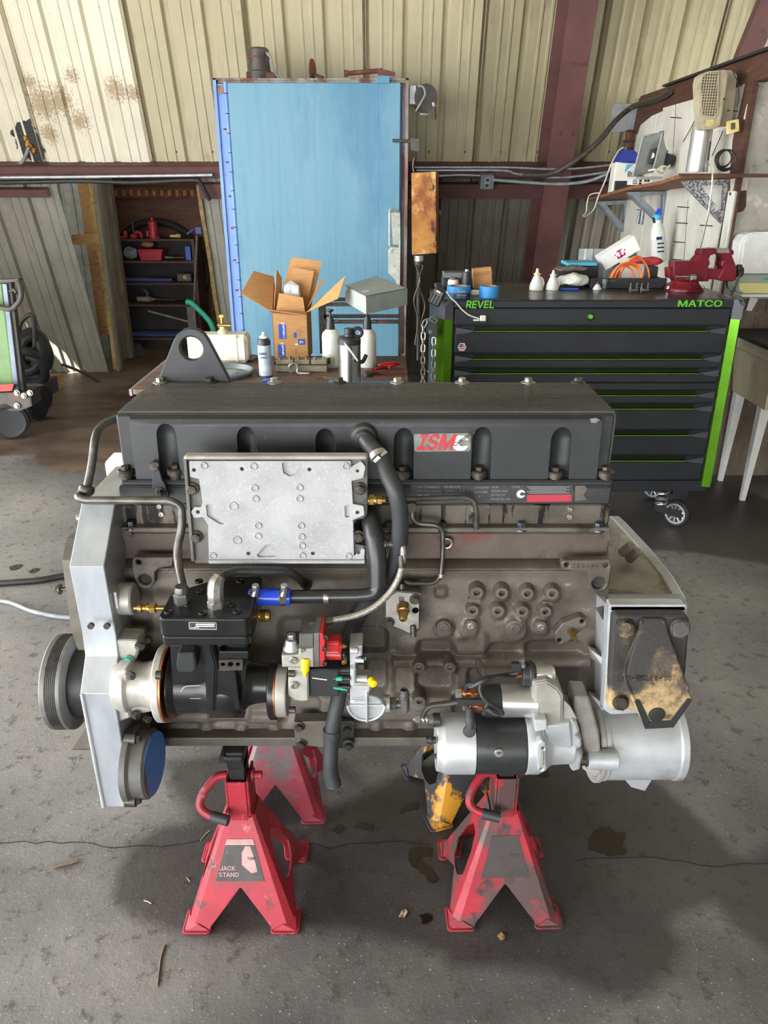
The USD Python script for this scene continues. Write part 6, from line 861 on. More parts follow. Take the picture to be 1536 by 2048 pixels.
def strip(a0, b0, a1, b1): return hull([onb(a, b, o) for a in (a0, a1) for b in (b0, b1) for o in (0, .0015)])
part('logo', [strip(.40, .22, .62, .32), strip(.49, .22, .53, .70), strip(.44, .64, .58, .72), strip(.40, .22, .425, .44), strip(.595, .22, .62, .44), strip(.36, .5, .39, .58), strip(.63, .5, .66, .58)], 'magenta', tb)
e_ = corner[6]; part('end_panel', hull([bA + u_ * (Lb + e) + w0 * b * Hb - nn * c_ * Db for b in (.04, .96) for c_ in (.04, .96) for e in (.0002, .001)]), 'pale_pink', tb)
# a short stack of vise jaws, the vise
p, k_ = stand_on(1279, 585); ub = thing('clamp_set', 'pair of small grey stud clamps near the front of the chest top', 'clamp', p)
for i, dx in enumerate((-19, -5, 3, 17)): part('stud', [cyl(p + [dx * k_, .012 * (i % 2), .0005], p + [dx * k_, .012 * (i % 2), .042], .0035, 10), hexprism(p + [dx * k_, .012 * (i % 2), .016], UP, .0065, .008)], 'alu_grey', ub)
part('clamp_bar', [box(p[0] - 21 * k_, p[0] - 3 * k_, p[1] - .006, p[1] + .018, TZ + .006, TZ + .016, .003), box(p[0] + 1 * k_, p[0] + 19 * k_, p[1] - .006, p[1] + .018, TZ + .006, TZ + .016, .003)], 'alu_grey', ub)
mat('vise_red', C(112, 20, 36), C(94, 15, 29), sc=12, ro=.25, ro2=.36, spots=[(C(90, 30, 36), 16, .62, .7)], bev=.002)
p, k_ = stand_on(1376, 584); p = p + [0, .06, 0]; YV = p[1]; v = thing('bench_vise', 'dark red bench vise bolted to the right end of the tool chest', 'vise', p)
def vp(l, y0, d, r=2, b=.003): return plate(l, YV + y0, d, r=r, bev=b)
part('swivel_base', lathe([(0, .0005), (38.5 * k_, .0005), (38.5 * k_, .012), (34 * k_, .02), (28 * k_, .034), (26 * k_, .045), (0, .045)], p, UP, 40), 'vise_red', v)
for dx in (-34, 0, 34): part('base_bolt', bolt(p + [dx * k_, -.02 - .05 * (dx == 0), .012], UP, .009, .007), 'zinc', v)
part('body', [vp([(1348, 523), (1387, 523), (1391, 522), (1406, 506), (1416, 508), (1417, 530), (1418, 563), (1350, 563), (1347, 545)], -.036, .075), vp([(1337, 536), (1352, 536), (1352, 557), (1338, 557)], -.03, .06)], 'vise_red', v)
part('fixed_jaw', [vp([(1400, 506), (1404, 499), (1430, 497), (1436, 500), (1432, 507), (1421, 511), (1418, 518), (1420, 526), (1418, 532), (1412, 536), (1402, 520)], -.035, .07)], 'vise_red', v)
part('moving_jaw', [vp([(1438, 507), (1462, 498), (1468, 502), (1468, 508), (1464, 511), (1474, 536), (1473, 559), (1466, 563), (1440, 562), (1436, 557), (1446, 540), (1443, 530), (1446, 522), (1443, 512)], -.035, .07)], 'vise_red', v); part('slide', vp([(1415, 538), (1448, 537), (1448, 558), (1415, 559)], -.03, .06, 1), 'vise_red', v)
part('jaw_plate', vp([(1434, 498), (1459, 498), (1459, 506), (1434, 506)], -.037, .074, 1, .001), 'zinc', v); part('screw', [cx(1472, 1484, 544, 10, YV, 20), cx(1474, 1482, 536, 7, YV - .02, 14)], 'plastic_black', v); part('screw_handle', cyl(at(1482, 545, YV - .03), at(1461, 594, YV - .08), .006), 'tube_steel', v)
part('lock_lever', [cx(1352, 1384, 553, 1.8, YV - .06, 10), cx(1381, 1391, 555, 7, YV - .055, 6)], 'zinc', v)
# galvanised offcut behind the chest
p0 = at(1160, 498, 4.18); p1 = at(1262, 560, 4.18); one('metal_offcut', ext(Polygon([(x, 4.20 - n) for x, n in [(p0[0], 0), (p0[0] + .03, 0), (p0[0] + .035, .012), (p0[0] + .07, .012), (p0[0] + .075, 0), (p0[0] + .14, 0), (p0[0] + .145, .012), (p0[0] + .18, .012), (p0[0] + .185, 0), (p1[0] + .02, 0), (p1[0] + .02, -.002), (p0[0], -.002)]]), 'z', .0005, p0[2]), 'galvanised', 'ribbed galvanised sheet offcut standing behind the tool chest', 'metal sheet', smooth=False)
# hand chain at the left side of the chest
hc_ = thing('chain_hoist', 'grey chain hoist wheel with steel hand chain hanging left of the chest', 'chain hoist', at(860, 760, 3.36)); part('wheel_cover', [plate([(852, 652), (860, 642), (872, 640), (874, 672), (862, 676), (854, 668)], 3.38, .05, r=3, bev=.002)], 'chest_grey', hc_); part('bolt', bolt(at(861, 664, 3.378), FR, .006, .004), 'zinc', hc_)
def chain(path, nm='chain'):
    P = np.array(path); L_ = np.r_[0, np.cumsum(np.linalg.norm(np.diff(P, axis=0), axis=1))]; n_ = int(L_[-1] / .026); 
    for i in range(n_):
        c_ = np.array([np.interp((i + .5) * .026, L_, P[:, j]) for j in range(3)]); d_ = np.array([np.interp((i + .6) * .026, L_, P[:, j]) for j in range(3)]) - c_
        e = [np.array([(.0085) * (cos(t)), 0, .008 * np.sign(sin(t)) * (abs(sin(t)) > .01) + .0085 * sin(t)]) for t in np.linspace(0, 2 * pi, 17)[:-1]]
        m_ = tube(e, .0034, 6, 0, closed=True); m_ = rot(m_, pi / 2 * (i % 2) + .4, [0, 0, 1], [0, 0, 0]); part('link', align(m_, c_, d_), 'zinc', hc_)
chain(pp((872, 643, 3.375), (862, 637, 3.375), (852, 640, 3.375), (847, 652, 3.37), (846, 700, 3.36), (846, 800, 3.36))); chain(pp((868, 676, 3.375), (867, 720, 3.37), (866, 800, 3.37)))
# ================================================================ on the right wall
mat('bracket_grey', C(150, 158, 164), C(124, 132, 138), sc=20, ro=.4, me=.5); mat('bracket_silver', C(196, 198, 198), C(110, 112, 114), sc=90, ro=.4, me=.5, ramp=(.48, .52)); mat('beige_old', C(182, 172, 146), C(160, 150, 124), sc=16, ro=.5, spots=[(C(130, 112, 82), 30, .62, .72)]); mat('grille_dark', C(86, 76, 58), ro=.7)
mat('horn_grey', C(158, 162, 160), C(142, 146, 144), sc=8, ro=.5); mat('horn_dark', C(74, 78, 82), ro=.5); mat('silver_shell', C(206, 204, 202), ro=.3, me=.7); mat('ivory', C(222, 206, 140), C(196, 174, 104), sc=20, ro=.5); mat('jug_blue', C(40, 60, 150), ro=.35); mat('jug_cream', C(232, 232, 222), ro=.35)
def rsx(px, py, s): return atp(px, py, rw(s, 0, 0), np.array([RD[0], RD[1], 0]))
def nz(p): return (float(np.dot(p[:2] - RA, RN)), p[2])
_sA = [(1163, 399), (1200, 390), (1258, 373), (1298, 366), (1322, 361), (1345, 353), (1362, 349), (1466, 348)]
def ZSH(s_):
    A = sorted((rs(rpx(a, b, .27)), rpx(a, b, .27)[2]) for a, b in _sA); return float(np.interp(s_, [q[0] for q in A], [q[1] for q in A]))
S1, S2, S3 = rs(rpx(1457, 400)), rs(rpx(1330, 410)), rs(rpx(1252, 420))
for i, (s, pl, pin, m, lb) in enumerate([(S1, [(1366, 356), (1462, 352), (1460, 440), (1446, 442), (1372, 366)], [(1402, 365), (1450, 364), (1448, 412), (1440, 414)], 'bracket_silver', 'speckled silver shelf bracket nearest the corner post, under the shelf'),
                                      (S2, [(1255, 379), (1334, 377), (1332, 446), (1322, 447), (1260, 388)], [(1282, 386), (1326, 384), (1325, 424), (1318, 424)], 'bracket_grey', 'grey shelf bracket in the middle, above the hanging spray bottle'), (S3, [(1194, 396), (1256, 392), (1256, 454), (1246, 456), (1198, 404)], [(1214, 402), (1249, 400), (1249, 436), (1243, 437)], 'bracket_grey', 'grey shelf bracket at the far left end of the shelf')]):
    o_ = [nz(rsx(a, b, s)) for a, b in pl]; h_ = [nz(rsx(a, b, s)) for a, b in pin]; dz_ = max(0, max(q[1] for q in o_) - ZSH(s + .02) + .02); o_ = [(a, b - dz_) for a, b in o_]; h_ = [(a, b - dz_) for a, b in h_]; n_m = 0
    pg = Polygon(o_).difference(Polygon(h_)); m_ = ext(pg.buffer(-.003).buffer(.003), 'x', s, s + .035); m_.vertices[:, 1] = np.maximum(m_.vertices[:, 1], .0015)
    k_ = thing('shelf_bracket', lb, 'bracket', rw(s, .05, o_[0][1]), 'shelf brackets'); part('bracket_web', rl(m_), m, k_)
    part('bracket_ridge', rl(hull([(s + x, n, z) for x in (-.006, .0) for n, z in (o_[0], o_[-1], o_[2], o_[3])])) if False else rl(tube([np.array([s - .002, .5 * (o_[0][0] + o_[4][0]) , .5 * (o_[0][1] + o_[4][1])]), np.array([s - .002, max(.5 * (o_[2][0] + o_[3][0]), .012), .5 * (o_[2][1] + o_[3][1])])], .005, 8, 0)), m, k_)
sh = thing('wall_shelf', 'warped brown plywood shelf along the white boarded wall', 'shelf', rw(.9, .15, 1.5))
def shelf_board(fr, th=.018, dp=.27):
    F = [rpx(a, b, dp) for a, b in fr]; out = []
    for p, q in zip(F, F[1:]): out.append(hull([rw(rs(c), n, c[2] - e) for c in (p, q) for n in (.004, dp) for e in (0, th)]))
    return union(out)
sA = [(1163, 399), (1200, 390), (1258, 373), (1298, 366), (1322, 361), (1345, 353), (1362, 349)]; sB = [(1357, 347), (1400, 347), (1466, 348)]
part('board', shelf_board(sA), 'ply_edge', sh); part('board', shelf_board(sB, .014), 'wood_brown', sh)
def shz(s):
    A = [(rs(rpx(a, b, .27)), rpx(a, b, .27)[2]) for a, b in sA[::-1] + []]; A.sort(); return np.interp(s, [q[0] for q in A], [q[1] for q in A]) + .0
zB_ = max(rpx(a, b, .27)[2] for a, b in sB + [(1362, 349), (1345, 353)]) + .001
def onshelf(px, py, n=.14): p = rpx(px, py, n); return p, mpp(p)
# silver cylinder router with its white cable
p, k_ = onshelf(1392, 347, .15); p[2] = zB_ + .006; r = 21 * k_; h = 85 * k_; ro_ = thing('router', 'tall silver cylindrical router on the near end of the shelf', 'router', p)
part('shell', lathe([(0, .0005), (r * 1.02, .0005), (r, h * .04), (r * .93, h * .97), (r * .86, h), (0, h)], p, UP, 44), 'silver_shell', ro_); part('slot', tube([p + [r * .62, -r * .72, h * .25], p + [r * .6, -r * .7, h * .64]], r * .11, 12, 0), 'plastic_black', ro_)
cbl = [rpx(a, b, .36) for a, b in ((1425, 352), (1424, 372), (1421, 395), (1414, 440))] + [rpx(a, b, .05) for a, b in ((1400, 500), (1394, 525))]
part('power_cable', tube([p + [r * .5, -r * .9, h * .12], p + [r * .7, -r * 1.6, h * .16], cbl[0] + [0, 0, .03]] + cbl, .0036, 8, 6), 'cable_white', ro_)
p, k_ = onshelf(1449, 346, .10); cc_ = thing('cable_coil', 'coil of dark grey cable beside the silver router', 'cable', p); rr = 19 * k_
for i in range(5): part('loop', xf(xf(trimesh.creation.torus(rr * (1 - .05 * i), .0032, 28, 8), trimesh.transformations.rotation_matrix(pi / 2, [1, 0, 0])), trimesh.transformations.translation_matrix([p[0] - .02 + .008 * (i % 3), p[1] - .04 + .012 * i, zB_ + rr + .008 + .003 * i])), 'cable_black', cc_)
# horn loudspeaker
p, k_ = onshelf(1300, 368, .15); sc_ = rs(p); zs = shz(sc_) + .032; hn = thing('horn_speaker', 'grey square horn loudspeaker on the shelf', 'loudspeaker', [p[0], p[1], zs])
def hp3(px, py, d): return at(px, py, p[1] - .10 + d)
front = [hp3(1286, 273, 0), hp3(1325, 264, .02), hp3(1305, 345, .02), hp3(1266, 352, 0)]; cen = np.mean(front, 0); ax = np.array([.62, .42, -.10]); thr = cen + ax * .28
loops = []
for t in np.linspace(0, 1, 9): f_ = (1 - t) ** 1.35 * .84 + .16; loops.append([cen + ax * .28 * t + (q - cen) * f_ for q in front])
for t in np.linspace(1, 0, 9): f_ = ((1 - t) ** 1.35 * .84 + .16) * .93 - .004; loops.append([cen + ax * .28 * t * .96 + (q - cen) * f_ for q in front])
Lp = np.array(loops); v_ = Lp.reshape(-1, 3); f_ = []
for i in range(len(Lp) - 1):
    for j in range(4): a, b = i * 4 + j, i * 4 + (j + 1) % 4; f_ += [[a, b, b + 4], [a, b + 4, a + 4]]
hm = TM(v_, np.array(f_), process=False); trimesh.repair.fix_normals(hm); part('horn', hm, 'horn_grey', hn, smooth=30)
part('rim', tube(front + [front[0]], .006, 8, 0), 'horn_grey', hn); cq = [cen + (q - cen) * .36 + ax * .06 for q in front]; part('centre_block', hull(cq + [q + ax * .14 for q in cq]), 'horn_dark', hn); part('badge', cyl(np.mean(cq, 0) - ax * .004, np.mean(cq, 0) + ax * .004, .016, 24), 'print_white', hn); part('driver', cyl(thr - ax * .06, thr + ax * .03, .035, 24), 'plastic_black', hn); part('yoke', tube([thr + [-.02, 0, .03], thr + [.05, .0, .02], thr + [.06, .0, -.03], thr + [-.03, 0, -.05]], .007, 8, 5), 'horn_grey', hn)
part('foot', box(cen[0] - .03, cen[0] + .12, cen[1] + .03, cen[1] + .09, shz(sc_) + .041, shz(sc_) + .055), 'horn_grey', hn); part('cord', tube([thr + [0, -.03, -.03], thr + [-.06, -.09, -.075], cen + [.05, -.03, -.085], cen + [.02, 0, -.09]], .006, 8, 5), 'cable_white', hn)
# white network switch box under the horn
p, k_ = onshelf(1288, 369, .2); zs = shz(rs(p)) + .0045; ns = thing('network_box', 'white network box with ports under the horn loudspeaker', 'network box', [p[0], p[1], zs]); part('case', box(p[0] - 26 * k_, p[0] + 16 * k_, p[1], p[1] + .09, zs, zs + 11 * k_, .002), 'white_plastic', ns)
for i, (dx, dz) in enumerate([(-8, 3), (-8, 8), (2, 8), (8, 8)]): part('port', box(p[0] + (dx - 2.5) * k_, p[0] + (dx + 2.5) * k_, p[1] - .001, p[1] + .004, zs + (dz - 2) * k_, zs + (dz + 2) * k_), 'plastic_black', ns)
part('print_line', [box(p[0] - 23 * k_, p[0] - 14 * k_, p[1] - .0008, p[1] + .001, zs + z_ * k_, zs + (z_ + 1.5) * k_) for z_ in (2, 5, 8)], 'horn_dark', ns)
# blue and white pump sprayer
p, k_ = onshelf(1243, 382, .14); zs = shz(rs(p)) + .006; p[2] = zs; sp_ = thing('pump_sprayer', 'blue and white pump sprayer at the far end of the shelf', 'sprayer', p); W_, H_ = 24 * k_, 84 * k_
ol = [(-W_, 0), (W_, 0), (W_ * 1.0, H_ * .62), (W_ * .82, H_ * .86), (W_ * .4, H_ * .94), (-W_ * .5, H_ * .92), (-W_ * .86, H_ * .74)]
part('tank', ext(Polygon([(p[0] + a, p[2] + b) for a, b in ol if b < H_ * .7] + [(p[0] - W_ * .9, p[2] + H_ * .68)]).convex_hull, 'y', p[1] - .055, p[1] + .055, .01), 'jug_cream', sp_); part('blue_shoulder', ext(Polygon([(p[0] - W_ * .93, p[2] + H_ * .66), (p[0] + W_, p[2] + H_ * .66), (p[0] + W_ * .82, p[2] + H_ * .86), (p[0] + W_ * .4, p[2] + H_ * .94), (p[0] - W_ * .5, p[2] + H_ * .92), (p[0] - W_ * .86, p[2] + H_ * .78)]), 'y', p[1] - .054, p[1] + .054, .012), 'jug_blue', sp_)
part('handle', tube([p + [-.02, 0, H_ * .93], p + [-.025, 0, H_ * 1.12], p + [.05, 0, H_ * 1.12], p + [.05, 0, H_ * .93]], .009, 10, 1), 'plastic_black', sp_); part('filler_cap', cyl(p + [0.0, 0, H_ * .9], p + [0.0, 0, H_ * 1.0], .03, 20), 'plastic_black', sp_); part('base_latch', box(p[0] - W_ * .86, p[0] + W_ * .95, p[1] - .064, p[1] - .05, p[2] + .006, p[2] + H_ * .27, .006), 'plastic_black', sp_)
part('label', box(p[0] + W_ * .2, p[0] + W_ * .98, p[1] - .0565, p[1] - .055, p[2] + H_ * .28, p[2] + H_ * .58), 'print_white', sp_); part('label_print', text('Rhino', p + [W_ * .12, -.0568, H_ * .36], .034, .0008, 0, .62, bold=True), 'label_black', sp_); part('label_swoosh', hull([p + [W_ * a, -.056 - e, H_ * b] for a, b in ((-.1, .5), (.5, .62), (0, .62), (-.12, .44)) for e in (0, .0012)]), 'blue_card', sp_)
part('cord', tube([p + [-.03, -.03, H_ * .98], p + [-.07, -.06, H_ * .9]] + [rpx(a, b, .28) for a, b in ((1222, 330), (1210, 362), (1196, 395), (1188, 418), (1178, 428), (1168, 434))], .0055, 8, 6), 'cable_white', sp_); one('white_lead', tube([rpx(a, b, .315) for a, b in ((1200, 386), (1188, 387), (1178, 392), (1174, 408), (1172, 424), (1166, 432))], .005, 8, 6), 'cable_white', 'end of a cream lead drooping off the left end of the shelf', 'cable')
# old beige lamp with a grille
YL = 4.31; lm = thing('wall_heater', 'old beige wall heater with a mesh grille above the shelf', 'heater', at(1440, 200, YL + .1))
part('back_case', plate([(1432, 140), (1466, 140), (1476, 150), (1466, 240), (1456, 252), (1428, 256), (1424, 200)], YL + .10, .08, r=5, bev=.01), 'beige_old', lm); part('front_case', plate([(1399, 166), (1403, 150), (1416, 142), (1452, 139), (1458, 148), (1450, 200), (1441, 250), (1434, 257), (1407, 260), (1402, 236)], YL, .10, r=5, bev=.008), 'beige_old', lm)
part('grille_back', plate([(1402, 168), (1406, 152), (1416, 145), (1436, 144), (1434, 226), (1428, 234), (1404, 230)], YL - .001, .003), 'grille_dark', lm); gb_ = Polygon(pxpoly([(1401, 168), (1405, 151), (1416, 144), (1437, 143), (1435, 227), (1429, 235), (1403, 231)], YL - .004))
x0_, z0_, x1_, z1_ = gb_.bounds; bars = [shapely.box(x, z0_, x + .0032, z1_) for x in np.arange(x0_ + .003, x1_, .0125)] + [shapely.box(x0_, z, x1_, z + .0032) for z in np.arange(z0_ + .003, z1_, .0125)]
part('grille', ext(shapely.unary_union(bars).intersection(gb_).union(gb_.exterior.buffer(.003)), 'y', YL - .006, YL - .0012), 'beige_old', lm); part('screw', cyl(at(1448, 198, YL) + [0, -.002, 0], at(1448, 198, YL) + [0, .004, 0], .005, 12), 'nail', lm); part('badge', plate([(1412, 240), (1428, 239), (1427, 250), (1413, 252)], YL - .002, .003, r=2), 'ivory', lm)
q = rpx(1467, 254, .0); ob = thing('outlet_box', 'small yellowed outlet box on the brown corner post', 'outlet', at(1467, 254, 4.36)); part('box', plate([(1457, 242), (1478, 238), (1479, 262), (1457, 269)], 4.27, .03, r=1, bev=.002), 'ivory', ob); part('socket', plate([(1462, 246), (1471, 245), (1470, 258), (1462, 260)], 4.268, .004, r=2), 'grille_dark', ob)
# nails, hanging bolts, wires
for i, (a, b) in enumerate([((1365, 407), (1378, 415)), ((1362, 439), (1375, 447)), ((1357, 475), (1370, 485)), ((1410, 450), (1425, 452)), ((1356, 514), (1364, 520)), ((1355, 242), (1363, 236)), ((1456, 221), (1475, 222))]):
    p1_ = rpx(*b, .002); p0_ = p1_ + [RN[0] * .07, RN[1] * .07, .004] if i != 6 else p1_ + [-.06, -.02, 0]; part('nail', cyl(p1_, p0_, .0028, 8), 'nail', wr)
for i, px in enumerate((1279, 1286)): p1_ = rpx(px, 420, .012); hb_ = one('hanging_bolt', cat([cyl(p1_, p1_ - [0, 0, .095], .0085, 12), cyl(p1_ - [0, 0, .03], p1_ - [0, 0, .09], .011, 12), box(p1_[0] - .02, p1_[0] + .02, p1_[1] - .005, p1_[1] + .005, p1_[2] - .002, p1_[2] + .006)]), 'bracket_grey', 'left of the two grey bolts hanging on the white boards' if i == 0 else 'right of the two grey bolts hanging on the white boards', 'bolt', 'hanging bolts')
part('wire', tube([rpx(a, b, .01) for a, b in ((1397, 224), (1385, 250), (1366, 284))], .0022, 6, 4), 'cable_black', wr); part('wire', tube([rpx(a, b, .01) for a, b in ((1446, 262), (1436, 285), (1424, 312))], .0022, 6, 4), 'cable_black', wr); part('wire', tube([at(a, b, 4.33) for a, b in ((1464, 140), (1475, 165), (1478, 195), (1474, 215))], .002, 6, 4), 'cable_black', wr)
part('hole', rl(box(rs(rpx(1326, 280)) - .0, rs(rpx(1326, 280)) + .09, .0005, .003, rpx(1326, 300)[2], rpx(1326, 262)[2])), 'cable_black', wr)
for a, b, c_, d in [(1345, 330, 1352, 200), (1366, 540, 1376, 400)]: part('seam', tube([rpx(a, b, .001), rpx(c_, d, .001)], .0012, 5, 0), 'nail', wr)
# spray bottle hanging on the boards
pb = rpx(1318, 520, .09); Ys_ = pb[1]; sb = thing('spray_bottle', 'white spray bottle with a blue trigger hanging below the middle bracket', 'spray bottle', at(1318, 520, Ys_)); ax_ = at(1314, 440, Ys_) - at(1318, 524, Ys_); La = np.linalg.norm(ax_); kb = mpp(pb)
b0_ = at(1318, 524, Ys_); part('bottle', lathe([(0, 0), (12 * kb, 0), (14.5 * kb, .006), (15 * kb, 20 * kb), (14 * kb, 50 * kb), (12.5 * kb, 62 * kb), (8.5 * kb, 72 * kb), (7.5 * kb, 84 * kb), (0, 84 * kb)], b0_, ax_, 34), 'white_plastic', sb); part('collar', lathe([(8.4 * kb, 80 * kb), (8.6 * kb, 88 * kb), (6 * kb, 91 * kb), (0, 91 * kb)], b0_, ax_, 24), 'blue_card', sb)
hd_ = at(1311, 432, Ys_); part('head', hull(pp((1304, 434, Ys_ - .02), (1316, 446, Ys_ - .02), (1306, 446, Ys_ - .02), (1322, 440, Ys_ - .02), (1304, 434, Ys_ + .02), (1316, 446, Ys_ + .02), (1306, 446, Ys_ + .02), (1322, 440, Ys_ + .02))), 'plastic_black', sb); part('trigger', [hull(pp((1312, 438, Ys_ - .014), (1324, 437, Ys_ - .014), (1322, 418, Ys_ - .014), (1317, 416, Ys_ - .014), (1311, 424, Ys_ - .014), (1312, 438, Ys_ + .014), (1324, 437, Ys_ + .014), (1322, 418, Ys_ + .014), (1317, 416, Ys_ + .014), (1311, 424, Ys_ + .014)))], 'blue_silicone', sb)
part('label', lathe([(15.15 * kb, 12 * kb), (15.2 * kb, 20 * kb), (14.3 * kb, 46 * kb)], b0_, ax_, 34), 'print_white', sb); fr_ = b0_ + [0, -15.4 * kb, 0]
part('label_print', [hull(pp((1313, 474, Ys_ - 15.5 * kb), (1324, 473, Ys_ - 15.5 * kb), (1324, 479, Ys_ - 15.5 * kb), (1313, 480, Ys_ - 15.5 * kb), (1313, 474, Ys_ - 14 * kb), (1324, 473, Ys_ - 14 * kb), (1324, 479, Ys_ - 14 * kb), (1313, 480, Ys_ - 14 * kb)))] + [hull(pp((1315, y, Ys_ - 15.6 * kb), (1328, y - 1, Ys_ - 15.4 * kb), (1328, y + 2, Ys_ - 15.4 * kb), (1315, y + 3, Ys_ - 15.6 * kb), (1315, y, Ys_ - 14 * kb), (1328, y + 2, Ys_ - 14 * kb))) for y in (486, 494, 502)], 'tape_print', sb)
# soap dispenser and sink on the front right wall
mat('soap_clear', C(206, 214, 200), ro=.12, transmission_weight=.55, ior=1.3); mat('soap_yellow', C(214, 208, 140), ro=.3); YD = 4.15
sd = thing('soap_dispenser', 'white soap dispenser with yellow soap on the wall above the sink', 'soap dispenser', at(1520, 530, YD)); part('cover', [plate([(1474, 548), (1482, 484), (1494, 470), (1510, 465), (1590, 464), (1590, 548)], YD, .138, r=6, bev=.02)], 'white_plastic', sd, smooth=60)
part('reservoir', plate([(1474, 549), (1590, 549), (1590, 590), (1486, 590), (1474, 584), (1470, 574)], YD + .008, .13, r=5, bev=.012), 'soap_clear', sd, smooth=60); part('soap', plate([(1478, 566), (1586, 567), (1586, 586), (1488, 586), (1479, 580)], YD + .0065, .006, r=4), 'soap_yellow', sd); part('base_rim', plate([(1480, 589), (1590, 589), (1590, 594), (1486, 594)], YD - .01, .148, r=1), 'white_plastic', sd); part('paper_tag', hull(pp((1500, 594, YD + .05), (1517, 597, YD + .05), (1503, 622, YD + .06), (1492, 621, YD + .06), (1500, 594, YD + .056), (1492, 621, YD + .066))), 'print_white', sd); part('green_mark', plate([(1528, 556), (1590, 556), (1590, 560), (1528, 560)], YD + .0045, .004), 'paint_green', sd)
mat('sink_cream', C(196, 184, 156), C(178, 166, 138), sc=10, ro=.5); ca, cb_s = at(1505, 684, 3.98), at(1508, 806, 3.98); sk = thing('utility_sink', 'cream utility sink on white legs at the right edge', 'sink', (ca[0] + .3, 4.1, 0))
x0_ = ca[0]; zt_ = ca[2]; part('basin', hull([(x0_ + .04, 3.80, zt_ - .06), (x0_ + .6, 3.80, zt_ - .06), (x0_ + .04, 4.27, zt_ - .06), (x0_ + .6, 4.27, zt_ - .06), (x0_ + .06, 3.84, cb_s[2]), (x0_ + .6, 3.84, cb_s[2]), (x0_ + .06, 4.24, cb_s[2]), (x0_ + .6, 4.24, cb_s[2])]), 'sink_cream', sk); part('apron', box(x0_, x0_ + .62, 3.78, 4.275, zt_ - .062, zt_ - .004, .004), 'sink_cream', sk); part('rim_mat', box(x0_ - .012, x0_ + .63, 3.76, 4.28, zt_ - .004, zt_ + .018, .004), 'rubber_dark', sk)
for yy in (3.9, 4.2): part('leg', hull([(x0_ + .06 + a, yy + b, cb_s[2] + .004) for a in (0, .05) for b in (-.025, .025)] + [(x0_ + .055 + a, yy + .0 + b, .0005) for a in (0, .024) for b in (-.012, .012)]), 'white_plastic', sk)
# ---------------------------------------------------------------- conduits along the girt
def wall_line(nm, l, r, m, label, n=.13, grp='conduits along the girt', c_='conduit'): return one(nm, tube([wp(a, b, n) for a, b in l], r, 10, 6), m, label, c_, grp)
wall_line('conduit', [(-420, 358), (-60, 356), (0, 355), (140, 354), (300, 352), (425, 350)], .011, 'galvanised', 'bright galvanised conduit under the girt, left of the blue oven', .14); wall_line('conduit', [(-420, 366), (-60, 364), (0, 365), (160, 362), (267, 365), (383, 360), (400, 366), (410, 382), (419, 400)], .016, 'cable_black', 'black conduit under the bright one, bending down beside the oven', .13)
wall_line('conduit', [(58, 293), (47, 320), (22, 343), (-5, 352), (-140, 357)], .013, 'cable_grey', 'grey bent conduit coming out of the black tar patch', .05)
wall_line('conduit', [(827, 335), (1013, 335), (1087, 338), (1153, 337), (1230, 329), (1270, 322)], .008, 'bracket_grey', 'uppermost thin conduit right of the oven', .28); wall_line('conduit', [(833, 341), (1000, 341), (1033, 348), (1100, 355), (1150, 353), (1225, 342), (1275, 330)], .0085, 'bracket_grey', 'second thin conduit dipping past the column', .32); wall_line('conduit', [(987, 360), (1067, 366), (1127, 368), (1177, 362), (1214, 348)], .0115, 'bracket_grey', 'lowest conduit, running right from the outlet box', .37); wall_line('conduit', [(878, 352), (920, 350), (962, 351)], .009, 'bracket_grey', 'short conduit between the rusty box and the outlet box', .12)
one('power_cable', tube([wp(1047, 350, .43), wp(1100, 348, .43), wp(1153, 320, .42), wp(1200, 280, .38), wp(1233, 240, .3), wp(1267, 213, .2), rpx(1312, 199, .04), rpx(1340, 184, .04)], .0185, 12, 6), 'bolt_dark', 'thick grey cable sweeping up from the conduits to the brown beam', 'cable')
jb = thing('junction_box', 'grey duplex outlet box on the conduits left of the column', 'outlet', wp(973, 358, .1)); ja, jb_ = wp(961, 346, .12), wp(986, 370, .12); xm, tm = (ja[0] + jb_[0]) / 2, (wt(ja) + wt(jb_)) / 2 + .03
part('box', wl(box(ja[0], jb_[0], .07, .16, tm - .052, tm + .052, .004)), 'bracket_grey', jb); part('cover', wl(box(xm - .02, xm + .02, .16, .165, tm - .04, tm + .04, .002)), 'horn_grey', jb)
for dz in (-.02, .02): part('socket', wl(box(xm - .011, xm + .011, .165, .167, tm + dz - .01, tm + dz + .01)), 'plastic_black', jb)
pa, pb2 = wp(1228, 206, .03), wp(1262, 262, .03); part('patch_plate', wl(box(pa[0], pb2[0] + .02, .004, .010, wt(pb2), wt(pa))), 'galvanised', wb); part('pipe_stub', cyl(wp(1256, 300, .1), wp(1260, 262, .1), .03, 16), 'rust', wb)
